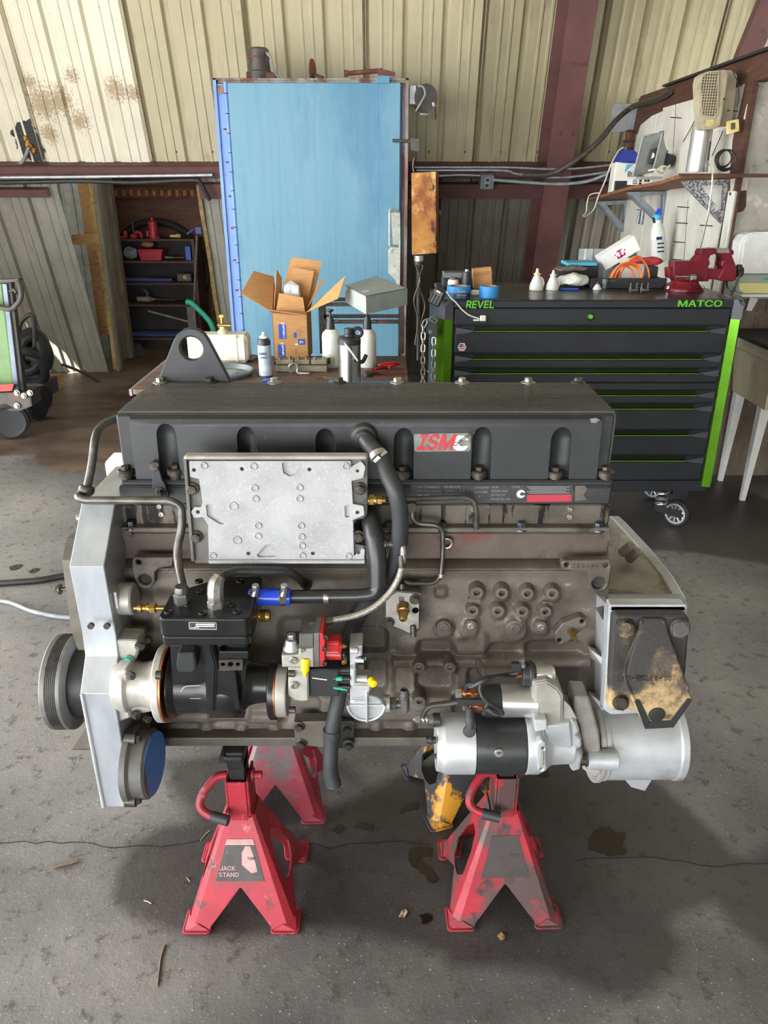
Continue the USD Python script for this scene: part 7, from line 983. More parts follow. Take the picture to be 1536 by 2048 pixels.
# ================================================================ the blue oven cabinet
mat('oven_blue', C(76, 130, 160), C(70, 123, 155), sc=2.2, ro=.4, ro2=.55, st=(1, 1, .35), spots=[(C(100, 147, 170), .75, .44, .50, (1, 1, .3)), (C(88, 136, 160), 10, .5, .75, (5, 1, .12)), (C(74, 126, 158), 30, .62, .76, (1, 1, .6)), (C(210, 222, 224), 90, .73, .75)], bump=.0002, bs=200)
mat('oven_jamb', C(120, 158, 222), C(106, 142, 208), sc=5, ro=.45, spots=[(C(140, 96, 76), 14, .64, .68, (1, 1, .3))]); mat('oven_rust', C(150, 150, 152), C(122, 96, 86), sc=9, ro=.6, st=(1, 1, .4), spots=[(C(110, 62, 44), 8, .52, .6, (1, 1, .3))], bump=.0006, bs=90); mat('rust_red', C(118, 66, 58), C(88, 50, 44), sc=18, ro=.7, bump=.0008, bs=80); mat('worn_white', C(206, 208, 196), C(176, 182, 176), sc=16, ro=.6, spots=[(C(120, 132, 132), 30, .58, .66)])
mat('orange_rust', C(196, 140, 70), C(164, 104, 44), sc=6, ro=.6, spots=[(C(216, 180, 120), 5, .5, .62), (C(140, 76, 36), 5, .5, .62, (1, 1, .7)), (C(62, 42, 32), 10, .56, .62, (1, 1, .6))], bump=.001, bs=80); mat('motor_dark', C(82, 78, 74), C(62, 56, 54), sc=14, ro=.5, spots=[(C(122, 74, 58), 10, .58, .68)])
YO = 5.6; OV = thing('oven_cabinet', 'tall blue steel oven cabinet with a rusty frame against the back wall', 'cabinet', (-.52, 5.86, 0))
def ox(px, py=400): return at(px, py, YO)[0]
def oz(py): return at(768, py, YO)[2]
xl, xh, xd, xr, xo = ox(425, 160), ox(450, 167), ox(455, 167), ox(801, 163), ox(818, 163); zt_ = oz(156)
part('body', box(xl + .01, xo - .01, YO + .06, 6.02, .05, zt_ - .04), 'oven_jamb', OV)
part('left_jamb', [box(xl, xl + .022, YO + .0, YO + .08, .0, zt_, .002), box(xl + .02, xh, YO + .014, YO + .08, 0, zt_ - .03, .002)], 'oven_jamb', OV); part('top_frame', [box(xl + .03, xo, YO + .01, YO + .08, oz(166), zt_ - .004, .002), box(xl, xo, YO + .0, YO + .08, zt_ - .012, zt_, .002)], 'oven_rust', OV); part('right_jamb', [box(xr + .012, xo - .02, YO + .03, YO + .09, 0, zt_ - .01, .002), box(xo - .022, xo, YO + .0, YO + .09, 0, zt_, .002)], 'oven_rust', OV)
d = part('door', box(xd, xr, YO - .02, YO + .03, .12, oz(166), .004), 'oven_blue', OV); part('door_seam', box(ox(754, 300) - .0015, ox(754, 300) + .0015, YO - .0215, YO - .019, .14, oz(160)), 'oven_jamb', d)
part('hinge_rod', [cyl([xh + .004, YO - .012, .1], [xh + .004, YO - .012, oz(164)], .012, 14)], 'oven_jamb', OV)
for i in range(14): z = oz(166) - .06 - i * .115; part('hinge_knuckle', cyl([xh + .004, YO - .012, z - .003], [xh + .004, YO - .012, z + .003], .0135, 12), 'rust_red', OV)
for py in (258, 324, 392, 456, 520, 580): part('hinge_pin', box(xl + .05, xh + .01, YO - .016, YO + .004, oz(py) - .006, oz(py) + .004), 'rust_red', OV)
part('corner_plate', plate([(432, 172), (447, 170), (448, 186), (436, 190)], YO + .008, .01), 'oven_rust', OV)
hq = [at(797, 424, YO), at(779, 418, YO), at(779, 490, YO), at(795, 492, YO)]; part('door_handle', pipe([hq[0] + [0, -.02, 0], hq[1] + [0, -.07, 0], hq[2] + [0, -.07, 0], hq[3] + [0, -.02, 0]], .008, .015), 'worn_white', d)
part('worn_plate', plate([(782, 426), (800, 424), (801, 480), (800, 560), (797, 602), (791, 560), (776, 545), (776, 500), (786, 490), (784, 460)], YO - .0215, .002), 'worn_white', d)
lt = part('latch', [cyl(at(785, 281, YO - .04), at(826, 283, YO - .04), .010, 12), hull(pts(YO - .05, (820, 276), (838, 278), (838, 304), (822, 300)) + pts(YO + .05, (820, 276), (838, 278), (838, 304), (822, 300)))], 'motor_dark', OV)
part('top_strip', plate([(754, 152), (779, 152), (779, 166), (754, 166)], YO - .03, .05), 'oven_blue', OV)
# what stands on top of it
q = at(520, 157, YO + .25); q[2] = zt_; mo = thing('vent_motor', 'dark cylindrical vent motor on top of the oven, at the left', 'motor', q); km = mpp(q)
part('housing', lathe([(0, .0005), (26 * km, .0005), (26 * km, 18 * km), (22 * km, 20 * km), (20 * km, 40 * km), (21 * km, 42 * km), (20 * km, 57 * km), (16 * km, 60 * km), (0, 60 * km)], q, UP, 32), 'motor_dark', mo); part('band', [lathe([(20.5 * km, 42 * km), (21.6 * km, 42 * km), (21.6 * km, 45 * km), (20.5 * km, 45 * km), (20.5 * km, 42 * km)], q, UP, 32)], 'rust_red', mo); part('base_box', box(q[0] - 24 * km, q[0] + 34 * km, q[1] - .07, q[1] + .07, zt_ + .0005, zt_ + 16 * km, .004), 'rust_red', mo); part('lead', tube([q + [18 * km, -.05, 50 * km], q + [26 * km, -.06, 40 * km], q + [30 * km, -.06, 20 * km], q + [42 * km, -.08, .01]], .008, 8, 6), 'cable_grey', mo)
q = at(624, 156, YO + .2); q[2] = zt_; da = thing('damper_plate', 'small rusty damper plate standing on top of the oven', 'damper', q); part('plate', lathe([(0, 0), (.066, 0), (.066, .008), (0, .008)], q + [0, 0, .067], (1, -.25, 0), 28), 'rust', da); part('stem', cyl(q + [.02, 0, .03], q + [.07, -.02, .012], .02, 14), 'motor_dark', da)
q0, q1 = at(692, 147, YO + .1), at(765, 141, YO + .1); dl = thing('damper_lever', 'rusty lever lying on top of the oven at the right', 'lever', [q1[0], q1[1], zt_]); part('rod', cyl(q0, q1, .014, 14), 'rust_red', dl); part('knob', cyl(q0 - [.012, 0, 0], q0 + [.01, 0, 0], .02, 14), 'rust', dl); part('clevis', [hull(pts(YO + .06, (754, 136), (790, 144), (790, 152), (756, 150)) + pts(YO + .14, (754, 136), (790, 144), (790, 152), (756, 150)))], 'rust_red', dl); part('post', box(at(758, 150, YO + .1)[0], at(786, 150, YO + .1)[0], YO + .07, YO + .13, zt_ + .0005, at(770, 148, YO + .1)[2]), 'oven_blue', dl)
hw = thing('hand_winch', 'dark hand winch with a crank beside the oven top', 'winch', at(848, 196, YO + .06)); cw_ = at(848, 196, YO + .05); part('drum', lathe([(0, -.04), (.078, -.04), (.08, -.034), (.08, -.024), (.05, -.022), (.05, .022), (.08, .024), (.08, .036), (0, .04)], cw_, (.4, -1, 0), 36), 'motor_dark', hw); part('bracket', box(xo + .0015, at(833, 190, YO)[0], YO + .03, YO + .1, oz(208), oz(169), .004), 'galvanised', hw); part('arm', [cyl(at(840, 228, YO), at(856, 229, YO), .007, 10), cyl(at(866, 205, YO - .02), at(868, 214, YO - .02), .008, 10)], 'bracket_grey', hw); part('grip', cyl(at(868, 213, YO - .02), at(869, 239, YO - .02), .014, 14), 'wood_brown', hw); part('cable', tube(pp((836, 172, YO - .02), (846, 174, YO - .03), (850, 188, YO - .04), (842, 205, YO - .04), (832, 222, YO)), .006, 8, 6), 'cable_grey', hw)
rb = thing('rusty_panel_box', 'orange rust-stained electrical box hanging right of the blue oven', 'electrical box', at(848, 425, YO)); part('box', [plate([(823, 346), (872, 343), (873, 506), (824, 510)], YO + .0, .16, r=1, bev=.004)], 'orange_rust', rb); part('box_edge', plate([(870, 343), (877, 345), (877, 505), (871, 508)], YO + .03, .12, bev=.002), 'rust', rb); part('box_latch', cyl(at(878, 425, YO + .06), at(882, 425, YO + .06), .02, 12), 'motor_dark', rb)
part('hanger', box(xo + .001, at(830, 300, YO)[0], YO + .08, YO + .12, oz(420), oz(400)), 'rust', rb); part('pipe', [cyl(at(836, 510, YO + .06), at(836, 530, YO + .06), .03, 18), cyl(at(836, 530, YO + .06), at(836, 720, YO + .06), .014, 12)], 'motor_dark', rb); part('fitting', [cyl(at(838, 511, YO + .03), at(838, 522, YO + .03), .034, 8)], 'galvanised', rb)
for i, l in enumerate([[(829, 316), (826, 330), (828, 346)], [(846, 530), (838, 570), (850, 610), (842, 650), (846, 700)], [(832, 530), (840, 560), (828, 600), (836, 640), (830, 690)]]): part('loose_wire', tube([at(a, b, YO - .03 - .03 * i) for a, b in l], .007, 8, 6), 'bolt_dark', rb)
# ================================================================ the work table behind the engine and what stands on it
ZT = .85; mat('table_top', C(120, 96, 84), C(96, 76, 66), sc=5, ro=.5, ro2=.7, st=(1, 3, 1), spots=[(C(176, 160, 146), 12, .62, .7), (C(70, 56, 50), 8, .56, .68)]); mat('table_edge', C(150, 136, 142), ro=.6)
ta, tb_ = atz(262, 779, ZT), atz(818, 772, ZT); tl = thing('work_table', 'wide low work table with a stained red-brown top behind the engine', 'table', (-.4, 3.1, 0)); yb = atz(700, 712, ZT)[1]
part('table_top', ext(rp([(ta[0], ta[1]), (tb_[0], ta[1]), (tb_[0], yb), (ta[0], yb)], .02), 'z', ZT - .02, ZT), 'table_top', tl); part('edge_band', box(ta[0] - .012, ta[0] - .001, ta[1] + .01, yb - .01, ZT - .028, ZT - .002), 'table_edge', tl); part('frame', [box(ta[0] + .03, tb_[0] - .03, ta[1] + .03, ta[1] + .07, ZT - .1, ZT - .021), box(ta[0] + .03, tb_[0] - .03, yb - .07, yb - .03, ZT - .1, ZT - .021)], 'motor_dark', tl)
for x in (ta[0] + .04, tb_[0] - .08):
    for y in (ta[1] + .03, yb - .07): part('leg', box(x, x + .04, y, y + .04, 0, ZT - .1), 'motor_dark', tl)
def tt(px, py): p = atz(px, py, ZT); return p, mpp(p)
# cardboard carton with open flaps
p, k_ = tt(582, 718); a0, a1 = atz(549, 719, ZT), atz(617, 718, ZT); wv = a1 - a0; Wd = np.linalg.norm(wv); wv /= Wd; dv = np.array([-wv[1], wv[0], 0]); dv = dv + wv * .12; dv /= np.linalg.norm(dv); Dd, Hh = .14, 92 * k_
cx_ = thing('cardboard_box', 'open brown cardboard box with blue printed labels on the work table', 'box', p); up = np.array([0, 0, 1.0])
def bp_(a, b, c): return a0 + wv * a * Wd + dv * b * Dd + up * (c * Hh + .0005)
def quad(P, n, th=.003): P = np.array(P); return hull(np.vstack([P, P + np.asarray(n) * th]))
part('front_side', quad([bp_(0, 0, 0), bp_(1, 0, 0), bp_(1, 0, 1), bp_(0, 0, 1)], dv), 'cardboard', cx_); part('right_side', quad([bp_(1, 0, 0), bp_(1, 1, 0), bp_(1, 1, 1), bp_(1, 0, 1)], -wv), 'cardboard', cx_); part('left_side', quad([bp_(0, 0, 0), bp_(0, 1, 0), bp_(0, 1, 1), bp_(0, 0, 1)], wv), 'cardboard', cx_); part('back_side', quad([bp_(0, 1, 0), bp_(1, 1, 0), bp_(1, 1, 1), bp_(0, 1, 1)], -dv), 'cardboard', cx_); part('bottom', quad([bp_(0, 0, 0), bp_(1, 0, 0), bp_(1, 1, 0), bp_(0, 1, 0)], up), 'cardboard', cx_)
Yf, Ybk = a0[1], a0[1] + Dd
for nm, P in [('flap', [bp_(0, 0, 1), bp_(0, 1, 1), at(546, 553, Ybk + .02), at(507, 542, Yf + .10), at(481, 587, Yf + .0)]), ('flap', [bp_(0, 1, 1), bp_(1, 1, 1), at(644, 523, Ybk + .05), at(583, 514, Ybk + .05)]), ('flap', [bp_(0, 0, 1), bp_(1, 0, 1), at(610, 630, Yf - .06), at(537, 619, Yf - .06)]), ('flap', [bp_(1, 0, 1), bp_(1, 1, 1), at(690, 552, Yf + .03), at(676, 596, Yf - .02)]), ('inner_flap', [bp_(.05, .12, 1), at(553, 538, Yf + .06), at(564, 556, Yf + .09), bp_(.12, .9, 1)]), ('inner_flap', [bp_(.95, .1, 1), at(650, 556, Yf + .07), at(640, 562, Yf + .06), bp_(.9, .8, 1)]), ('inner_flap', [bp_(.1, .06, .98), bp_(.95, .06, .98), at(606, 595, Yf + .02), at(558, 586, Yf + .02)]), ('inner_flap', [bp_(.2, .85, 1), bp_(.9, .85, 1), at(628, 542, Ybk - .02), at(584, 534, Ybk - .02)])]:
    P = np.array(P); n_ = np.cross(P[1] - P[0], P[2] - P[0]); n_ /= np.linalg.norm(n_); part(nm, quad(P, n_), 'cardboard', cx_)
def on_front(a, c, o=.0012): return bp_(a, 0, c) - dv * o
def lab(a0_, c0, a1_, c1, m, nm): return part(nm, hull([on_front(a, c, o) for a in (a0_, a1_) for c in (c0, c1) for o in (.0002, .001)]), m, cx_)
nf = -dv
for a, c in ((.17, .43), (.12, .0)):
    lab(a, c + .01, a + .21, c + .32, 'blue_deep', 'printed_label'); m_ = text('Haldex', (0, 0, 0), .019, .0008, pi / 2, .82, n=nf, bold=True); part('label_text', m_.apply_translation(on_front(a + .17, c + .03, .0012)), 'print_white', cx_, smooth=False)
lab(.62, .30, .72, .34, 'print_white', 'printed_label'); lab(.72, .31, .92, .43, 'blue_deep', 'printed_label'); lab(.60, .46, .68, .57, 'blue_deep', 'printed_label'); m_ = text('ex', (0, 0, 0), .014, .0008, 0, .9, n=nf, bold=True); part('label_text', m_.apply_translation(on_front(.75, .345, .0012)), 'print_white', cx_, smooth=False)
for a, s_ in ((.66, 'Innovative'), (.74, 'Vehicle'), (.82, 'Solutions')): m_ = text(s_, (0, 0, 0), .008, .0006, pi / 2, .8, n=nf); part('box_print', m_.apply_translation(on_front(a, .02 if a < .7 else .5, .0006)), 'card_edge', cx_, smooth=False)
bw = np.mean([bp_(.05, .2, .98), bp_(.95, .8, 1.05)], 0); mat('film_white', C(206, 206, 206), C(176, 176, 178), sc=40, ro=.25); one('bubble_wrap', crumple(hull([bp_(a, b, c) for a in (.32, .76) for b in (.34, .60) for c in (.8, 1.5)] + [bp_(.5, .46, 1.62)]).subdivide().subdivide().subdivide(), .006, 26, 8), 'film_white', 'clear crumpled bubble wrap sticking out of the cardboard box', 'bubble wrap')
# aerosol can
mat('can_label', C(196, 206, 216), C(150, 170, 190), sc=26, ro=.35); mat('steel_brushed', C(196, 196, 192), C(176, 176, 172), sc=40, ro=.22, ro2=.3, me=1.0, st=(1, 1, .05)); p, k_ = tt(532, 753); r, h = 13 * k_, 88 * k_; ac_ = thing('aerosol_can', 'aerosol can with a pale blue label and white nozzle left of the cardboard box', 'aerosol can', p)
part('can_body', lathe([(0, .0005), (r, .0005), (r, h * .72), (0, h * .72)], p, UP, 30), 'can_label', ac_); part('can_shoulder', lathe([(r, h * .72), (r, h * .80), (r * .8, h * .86), (r * .55, h * .88), (0, h * .88)], p, UP, 30), 'plastic_black', ac_); part('nozzle', lathe([(0, h * .86), (r * .7, h * .86), (r * .6, h * .92), (r * .25, h * .93), (r * .22, h), (0, h)], p, UP, 20), 'white_plastic', ac_); part('can_rim', lathe([(r * .9, .0005), (r * 1.04, .002), (r * 1.04, .006), (r * .98, .008)], p, UP, 30), 'plastic_black', ac_)
part('can_print', [text('BRAKE', p + [-r * .7, -r * 1.01, h * .52], .009, .001, 0, .8, bold=True), text('CLEANER', p + [-r * .8, -r * 1.01, h * .44], .007, .001, 0, .8)], 'tape_print', ac_, smooth=False)
# machined clamp pieces
mat('khaki_metal', C(150, 142, 120), C(122, 114, 96), sc=20, ro=.4, me=.4, bev=.001); p0_, k_ = tt(553, 745); p1_, _ = tt(655, 743); cl_ = thing('clamp_fixture', 'khaki machined clamp fixture in front of the cardboard box', 'fixture', p0_); L_ = p1_[0] - p0_[0]
part('base_bar', box(p0_[0], p1_[0], p0_[1], p0_[1] + .05, ZT + .0005, ZT + .03, .003), 'khaki_metal', cl_)
for a, b in ((.0, .34), (.36, .66), (.68, 1.0)): part('block', [box(p0_[0] + a * L_, p0_[0] + b * L_, p0_[1] + .01, p0_[1] + .06, ZT + .031, ZT + .054, .003), box(p0_[0] + (a + .05) * L_, p0_[0] + (a + .09) * L_, p0_[1] + .01, p0_[1] + .05, ZT + .05, ZT + .062, .002), box(p0_[0] + (b - .09) * L_, p0_[0] + (b - .05) * L_, p0_[1] + .01, p0_[1] + .05, ZT + .05, ZT + .062, .002)], 'khaki_metal', cl_)
part('stop', [cyl([p0_[0] - .012, p0_[1] + .03, ZT + .04], [p0_[0], p0_[1] + .03, ZT + .04], .014, 14), cyl([p1_[0], p1_[1] + .03, ZT + .04], [p1_[0] + .012, p1_[1] + .03, ZT + .04], .014, 14)], 'bolt_dark', cl_); q, k_ = tt(596, 748); hg = thing('bent_hook', 'small bent steel hook in front of the clamp fixture', 'hook', q); part('hook', tube([q + [-.03, .0, .006], q + [-.035, .0, .035], q + [-.01, .0, .045], q + [.0, 0, .025], q + [.0, -.002, .006], q + [.05, -.01, .006]], .0048, 8, 6), 'zinc', hg)
# thermos
p, k_ = tt(700, 770); r, h = 22 * k_, 84 * k_; th_ = thing('thermos', 'stainless steel thermos bottle with a black lid and loop handle', 'thermos', p); part('bottle', lathe([(0, .0005), (r, .0005), (r, h), (0, h)], p, UP, 40), 'steel_brushed', th_); part('lid', lathe([(r * 1.03, h - .004), (r * 1.03, h + 8 * k_), (r * .9, h + 12 * k_), (r * .45, h + 13 * k_), (r * .4, h + 17 * k_), (r * .44, h + 18 * k_), (r * .44, h + 28 * k_), (0, h + 28 * k_)], p + [0, 0, 0], UP, 36), 'plastic_black', th_)
part('loop', xf(trimesh.creation.torus(.017, .007, 22, 10), trimesh.transformations.translation_matrix(p + [r * .75, 0, h + 20 * k_]) @ trimesh.transformations.rotation_matrix(pi / 2, [1, 0, 0])), 'plastic_black', th_); part('bail_handle', tube([p + [-8 * k_, -r * 1.06, h + 4 * k_], p + [6 * k_, -r * 1.15, h - 14 * k_], p + [17 * k_, -r * 1.1, h - 30 * k_]], .004, 8, 4), 'cable_white', th_); part('bail_grip', tube([p + [17 * k_, -r * 1.1, h - 30 * k_], p + [26 * k_, -r * .9, h - 33 * k_], p + [33 * k_, -r * .5, h - 22 * k_]], .008, 10, 5), 'plastic_black', th_)
# two white pump jugs
for px, lb in ((663, 'white pump jug left of the thermos'), (735, 'white pump jug right of the thermos')):
    p, k_ = tt(px, 733); r = 17.5 * k_; pj = thing('pump_jug', lb, 'jug', p, 'white pump jugs on the table'); part('jug', lathe([(0, .0005), (r * .95, .0005), (r, .008), (r, 60 * k_), (r * .9, 67 * k_), (r * .5, 74 * k_), (0, 74 * k_)], p, UP, 30), 'white_plastic', pj); part('pump_body', lathe([(0, 72 * k_), (9 * k_, 72 * k_), (8 * k_, 84 * k_), (6 * k_, 98 * k_), (0, 98 * k_)], p, UP, 24), 'plastic_black', pj); part('plunger', lathe([(0, 96 * k_), (2.5 * k_, 97 * k_), (2.5 * k_, 106 * k_), (7 * k_, 109 * k_), (7 * k_, 112 * k_), (0, 112 * k_)], p, UP, 18), 'plastic_black', pj); part('spout', tube([p + [4 * k_, 0, 86 * k_], p + [14 * k_, -.01, 90 * k_], p + [20 * k_, -.015, 88 * k_]], 2.4 * k_, 8, 4), 'plastic_black', pj)
# blue shop towel, cap, plate and scraps
p, k_ = tt(740, 770); one('blue_towel', crumple(box(p[0] - 44 * k_, p[0] + 50 * k_, p[1] - .05, p[1] + .03, ZT + .002, ZT + .012, .003).subdivide().subdivide().subdivide(), .003, 30, 3), 'tape_blue', 'blue shop towel lying at the near edge of the table', 'towel'); p, k_ = tt(533, 762); one('blue_scrap', box(p[0] - .014, p[0] + .014, p[1] - .02, p[1] + .02, ZT + .0005, ZT + .006, .002), 'blue_silicone', 'scrap of blue tape in front of the aerosol can', 'scrap'); p, k_ = tt(664, 764); one('blue_tab', box(p[0] - .012, p[0] + .018, p[1] - .02, p[1] + .01, ZT + .0005, ZT + .006, .002), 'tape_blue', 'small blue tab left of the thermos foot', 'scrap')
p, k_ = tt(736, 752); one('ring_nut', lathe([(.012, .0005), (.024, .0005), (.024, .016), (.012, .018), (.012, .0005)], p, UP, 26), 'bolt_dark', 'dark ring nut right of the thermos', 'nut')
p, k_ = tt(447, 757); pn = thing('round_pan', 'flat grey round pan at the left of the table', 'pan', p); part('pan', lathe([(0, .001), (48 * k_, .001), (56 * k_, .018), (56 * k_, .026), (52 * k_, .026), (46 * k_, .008), (26 * k_, .008), (24 * k_, .014), (0, .014)], p + [0, .06, 0], UP, 48), 'bracket_grey', pn)
p, k_ = tt(437, 727); jc = thing('jerrycan', 'dirty white jerrycan at the left end of the table', 'jerrycan', p); mat('dirty_white', C(222, 222, 210), C(200, 198, 184), sc=12, ro=.5, spots=[(C(170, 158, 130), 16, .6, .72)]); W_ = 60 * k_; part('can', box(p[0] - W_, p[0] + W_, p[1], p[1] + .11, ZT + .0005, ZT + 56 * k_, .014), 'dirty_white', jc); part('seam', box(p[0] + W_ * .62, p[0] + W_ * .66, p[1] - .002, p[1] + .1, ZT + .01, ZT + 55 * k_), 'dirty_white', jc); q = p + [9 * k_, .05, 56 * k_]; part('tap_neck', lathe([(0, -.002), (.022, -.002), (.022, .012), (.012, .016), (.012, .03), (0, .03)], q, UP, 20), 'cream_plastic', jc); part('tap', [cyl(q + [-.02, 0, .035], q + [.04, 0, .035], .010, 12), cyl(q + [0, 0, .03], q + [0, 0, .075], .006, 10), box(q[0] - .01, q[0] + .01, q[1] - .006, q[1] + .006, q[2] + .07, q[2] + .082)], 'brass', jc)
for i, (px, py, m, lb) in enumerate([(505, 722, 'rag_grey', 'grey wadded rag behind the aerosol can'), (640, 738, 'rag_grey', 'dirty grey rag between fixture and left pump jug')]): p, k_ = tt(px, py); one('rag', crumple(xf(trimesh.creation.icosphere(3, 1), np.diag([.035, .03, .010, 1])).apply_translation(p + [0, 0, .016]), .008, 34, i), m, lb, 'rag')
# steel rack with its grey lid, red tools
rk = thing('steel_rack', 'black angle iron rack behind the white pump jugs', 'rack', atz(722, 730, ZT)); yr = atz(722, 716, ZT)[1] + .10
for px in (645, 803): x = at(px, 720, yr)[0]; part('upright', box(x - .011, x + .011, yr, yr + .02, ZT + .0005, at(px, 606, yr)[2]), 'motor_dark', rk); part('upright', box(x - .011, x + .011, yr + .16, yr + .18, .0005 + ZT, at(px, 606, yr)[2]), 'motor_dark', rk)
xa_, xb_ = at(645, 700, yr)[0], at(803, 700, yr)[0]
for py in (608, 643): z = at(720, py, yr)[2]; part('rail', box(xa_, xb_, yr - .004, yr + .018, z - .010, z + .006), 'motor_dark', rk); part('rail', box(xa_, xb_, yr + .16, yr + .18, z - .010, z + .006), 'motor_dark', rk)
tzr = at(720, 606, yr)[2] + .003; A = [(690, 571), (752, 553), (815, 576), (732, 592)]; gl = thing('tray_lid', 'shallow grey metal tray upside down on the rack', 'tray', [at(750, 590, yr)[0], yr + .08, tzr]); tzz = tzr + .075; mat('lid_grey', C(176, 182, 178), C(160, 166, 164), sc=8, ro=.5, spots=[(C(120, 116, 104), 18, .64, .72)])
A3 = [atz(a, b, tzz) for a, b in A]; low = [atz(a, b, tzz) - [0, 0, .075] for a, b in A]
part('tray_top', hull(A3 + [q - [0, 0, .004] for q in A3]), 'lid_grey', gl)
for i in range(4): j = (i + 1) % 4; c_ = np.mean(A3, 0); part('tray_side', hull([A3[i], A3[j], low[i], low[j], A3[i] + (c_ - A3[i]) * .02, A3[j] + (c_ - A3[j]) * .02, low[i] + (c_ - A3[i]) * .02 * [1, 1, 0], low[j] + (c_ - A3[j]) * .02 * [1, 1, 0]]), 'lid_grey', gl)
q = np.mean(A3, 0); part('white_mark', hull([atz(a, b, tzz + e) for a, b in ((722, 582), (736, 579), (740, 583), (726, 586)) for e in (.0002, .001)]), 'print_white', gl)
p, k_ = tt(776, 748); tr = thing('tool_tray', 'rusty red tray with small red tools at the right end of the table', 'tray', p); part('tray', [box(p[0] - 28 * k_, p[0] + 38 * k_, p[1] - .02, p[1] - .012, ZT + .0005, ZT + .02), box(p[0] - 28 * k_, p[0] + 38 * k_, p[1] - .012, p[1] + .1, ZT + .0005, ZT + .005), box(p[0] - 28 * k_, p[0] - 24 * k_, p[1] - .012, p[1] + .1, ZT + .0005, ZT + .02), box(p[0] + 34 * k_, p[0] + 38 * k_, p[1] - .012, p[1] + .1, ZT + .0005, ZT + .02)], 'rust_red', tr)
for i, (dx, dy, an) in enumerate([(-14, .03, .5), (2, .05, -.4), (16, .03, .9), (8, .02, .1)]): c_ = p + [dx * k_, dy, .014 + .008 * i]; one('pliers', cat([tube([c_ + [-.05 * cos(an), -.05 * sin(an), 0], c_ + [0, 0, .006], c_ + [.04 * cos(an + .3), .04 * sin(an + .3), 0]], .0055, 8, 4)]), 'red_plastic', ['red handled tool lying leftmost in the rusty tray', 'red handled tool in the middle of the rusty tray', 'red handled tool lying rightmost in the rusty tray', 'red handled tool nearest the front of the rusty tray'][i], 'tool', 'red tools in the rusty tray')
# ================================================================ inside the storage room
YS = 8.15; su = thing('storage_shelves', 'dark open shelving unit in the storage room beyond the doorway', 'shelving', (-1.95, YS + .15, 0)); xs0, xs1 = at(228, 600, YS)[0] - .25, at(393, 600, YS)[0]
SH = [at(300, y, YS)[2] for y in (478, 522, 566, 609, 676)]
for z in SH: part('shelf_board', box(xs0, xs1, YS, YS + .34, z - .022, z, .002), 'wood_brown', su)
part('side_panel', box(xs1, xs1 + .03, YS - .004, YS + .34, 0, SH[0] + .0), 'wood_brown', su); part('back_panel', box(xs0, xs1, YS + .342, YS + .35, 0, SH[0] - .03), 'dark_board', su); part('kick_board', box(xs0, xs1, YS + .1, YS + .12, 0, SH[4] - .022), 'dark_board', su)
def on_sh(px, i, dy=.1): p = at(px, 500, YS + dy); return np.array([at(px, [478, 522, 566, 609, 676][i], YS + dy)[0], YS + dy, SH[i] + .0005])
ks = mpp(at(300, 520, YS)); mat('jack_red', C(190, 44, 60), C(160, 34, 48), sc=12, ro=.4)
p = on_sh(308, 0); bj = thing('bottle_jack', 'red bottle jack on the top storage shelf', 'jack', p); part('jack_body', lathe([(0, 0), (11 * ks, 0), (11 * ks, 3 * ks), (8.5 * ks, 4 * ks), (8.5 * ks, 24 * ks), (9.5 * ks, 27 * ks), (9 * ks, 31 * ks), (4 * ks, 33 * ks), (3 * ks, 38 * ks), (0, 38 * ks)], p, UP, 26), 'jack_red', bj); part('pump', cyl(p + [-10 * ks, -.03, 4 * ks], p + [-10 * ks, -.03, 14 * ks], 3 * ks, 12), 'jack_red', bj)
p = on_sh(272, 0); vt = thing('tube_vise', 'small red vise left of the bottle jack', 'vise', p); part('vise_body', [box(p[0] - 9 * ks, p[0] + 3 * ks, p[1] - .03, p[1] + .03, SH[0] + .0005, SH[0] + 8 * ks, .006), tube([p + [-2 * ks, 0, 10 * ks], p + [6 * ks, 0, 12 * ks], p + [11 * ks, 0, 8 * ks], p + [11 * ks, 0, 1 * ks]], 2.5 * ks, 10, 5)], 'jack_red', vt); part('screw', cyl(p + [-3 * ks, 0, 6 * ks], p + [-3 * ks, 0, 32 * ks], 1.6 * ks, 10), 'tube_steel', vt)
p = on_sh(248, 0); one('red_clamp', cat([box(p[0] - 9 * ks, p[0] + 8 * ks, p[1] - .03, p[1] + .03, SH[0] + .0005, SH[0] + 4 * ks, .004), cyl(p + [4 * ks, 0, 3 * ks], p + [4 * ks, 0, 14 * ks], 4 * ks, 14)]), 'jack_red', 'dull red clamp at the left end of the top storage shelf', 'clamp')
p = on_sh(348, 0); one('yellow_driver', cat([cyl(p + [-8 * ks, 0, 4 * ks], p + [4 * ks, .02, 4 * ks], 2.8 * ks, 12), cyl(p + [4 * ks, .02, 4 * ks], p + [12 * ks, .03, 4 * ks], 4 * ks, 12)]), 'ivory', 'yellow handled tool on the top storage shelf', 'tool')
p = on_sh(302, 1, .06); rt = thing('red_bin', 'red plastic bin on the second storage shelf', 'bin', p); part('bin', hull([(p[0] + sx_ * w_, p[1] + y_, SH[1] + z_) for sx_ in (-1, 1) for w_, z_ in ((20 * ks, .0005), (25 * ks, 21 * ks)) for y_ in (0, .2)]), 'jack_red', rt); part('bin_rim', box(p[0] - 26 * ks, p[0] + 26 * ks, p[1] - .006, p[1] + .205, SH[1] + 18 * ks, SH[1] + 21.2 * ks, .003), 'jack_red', rt)
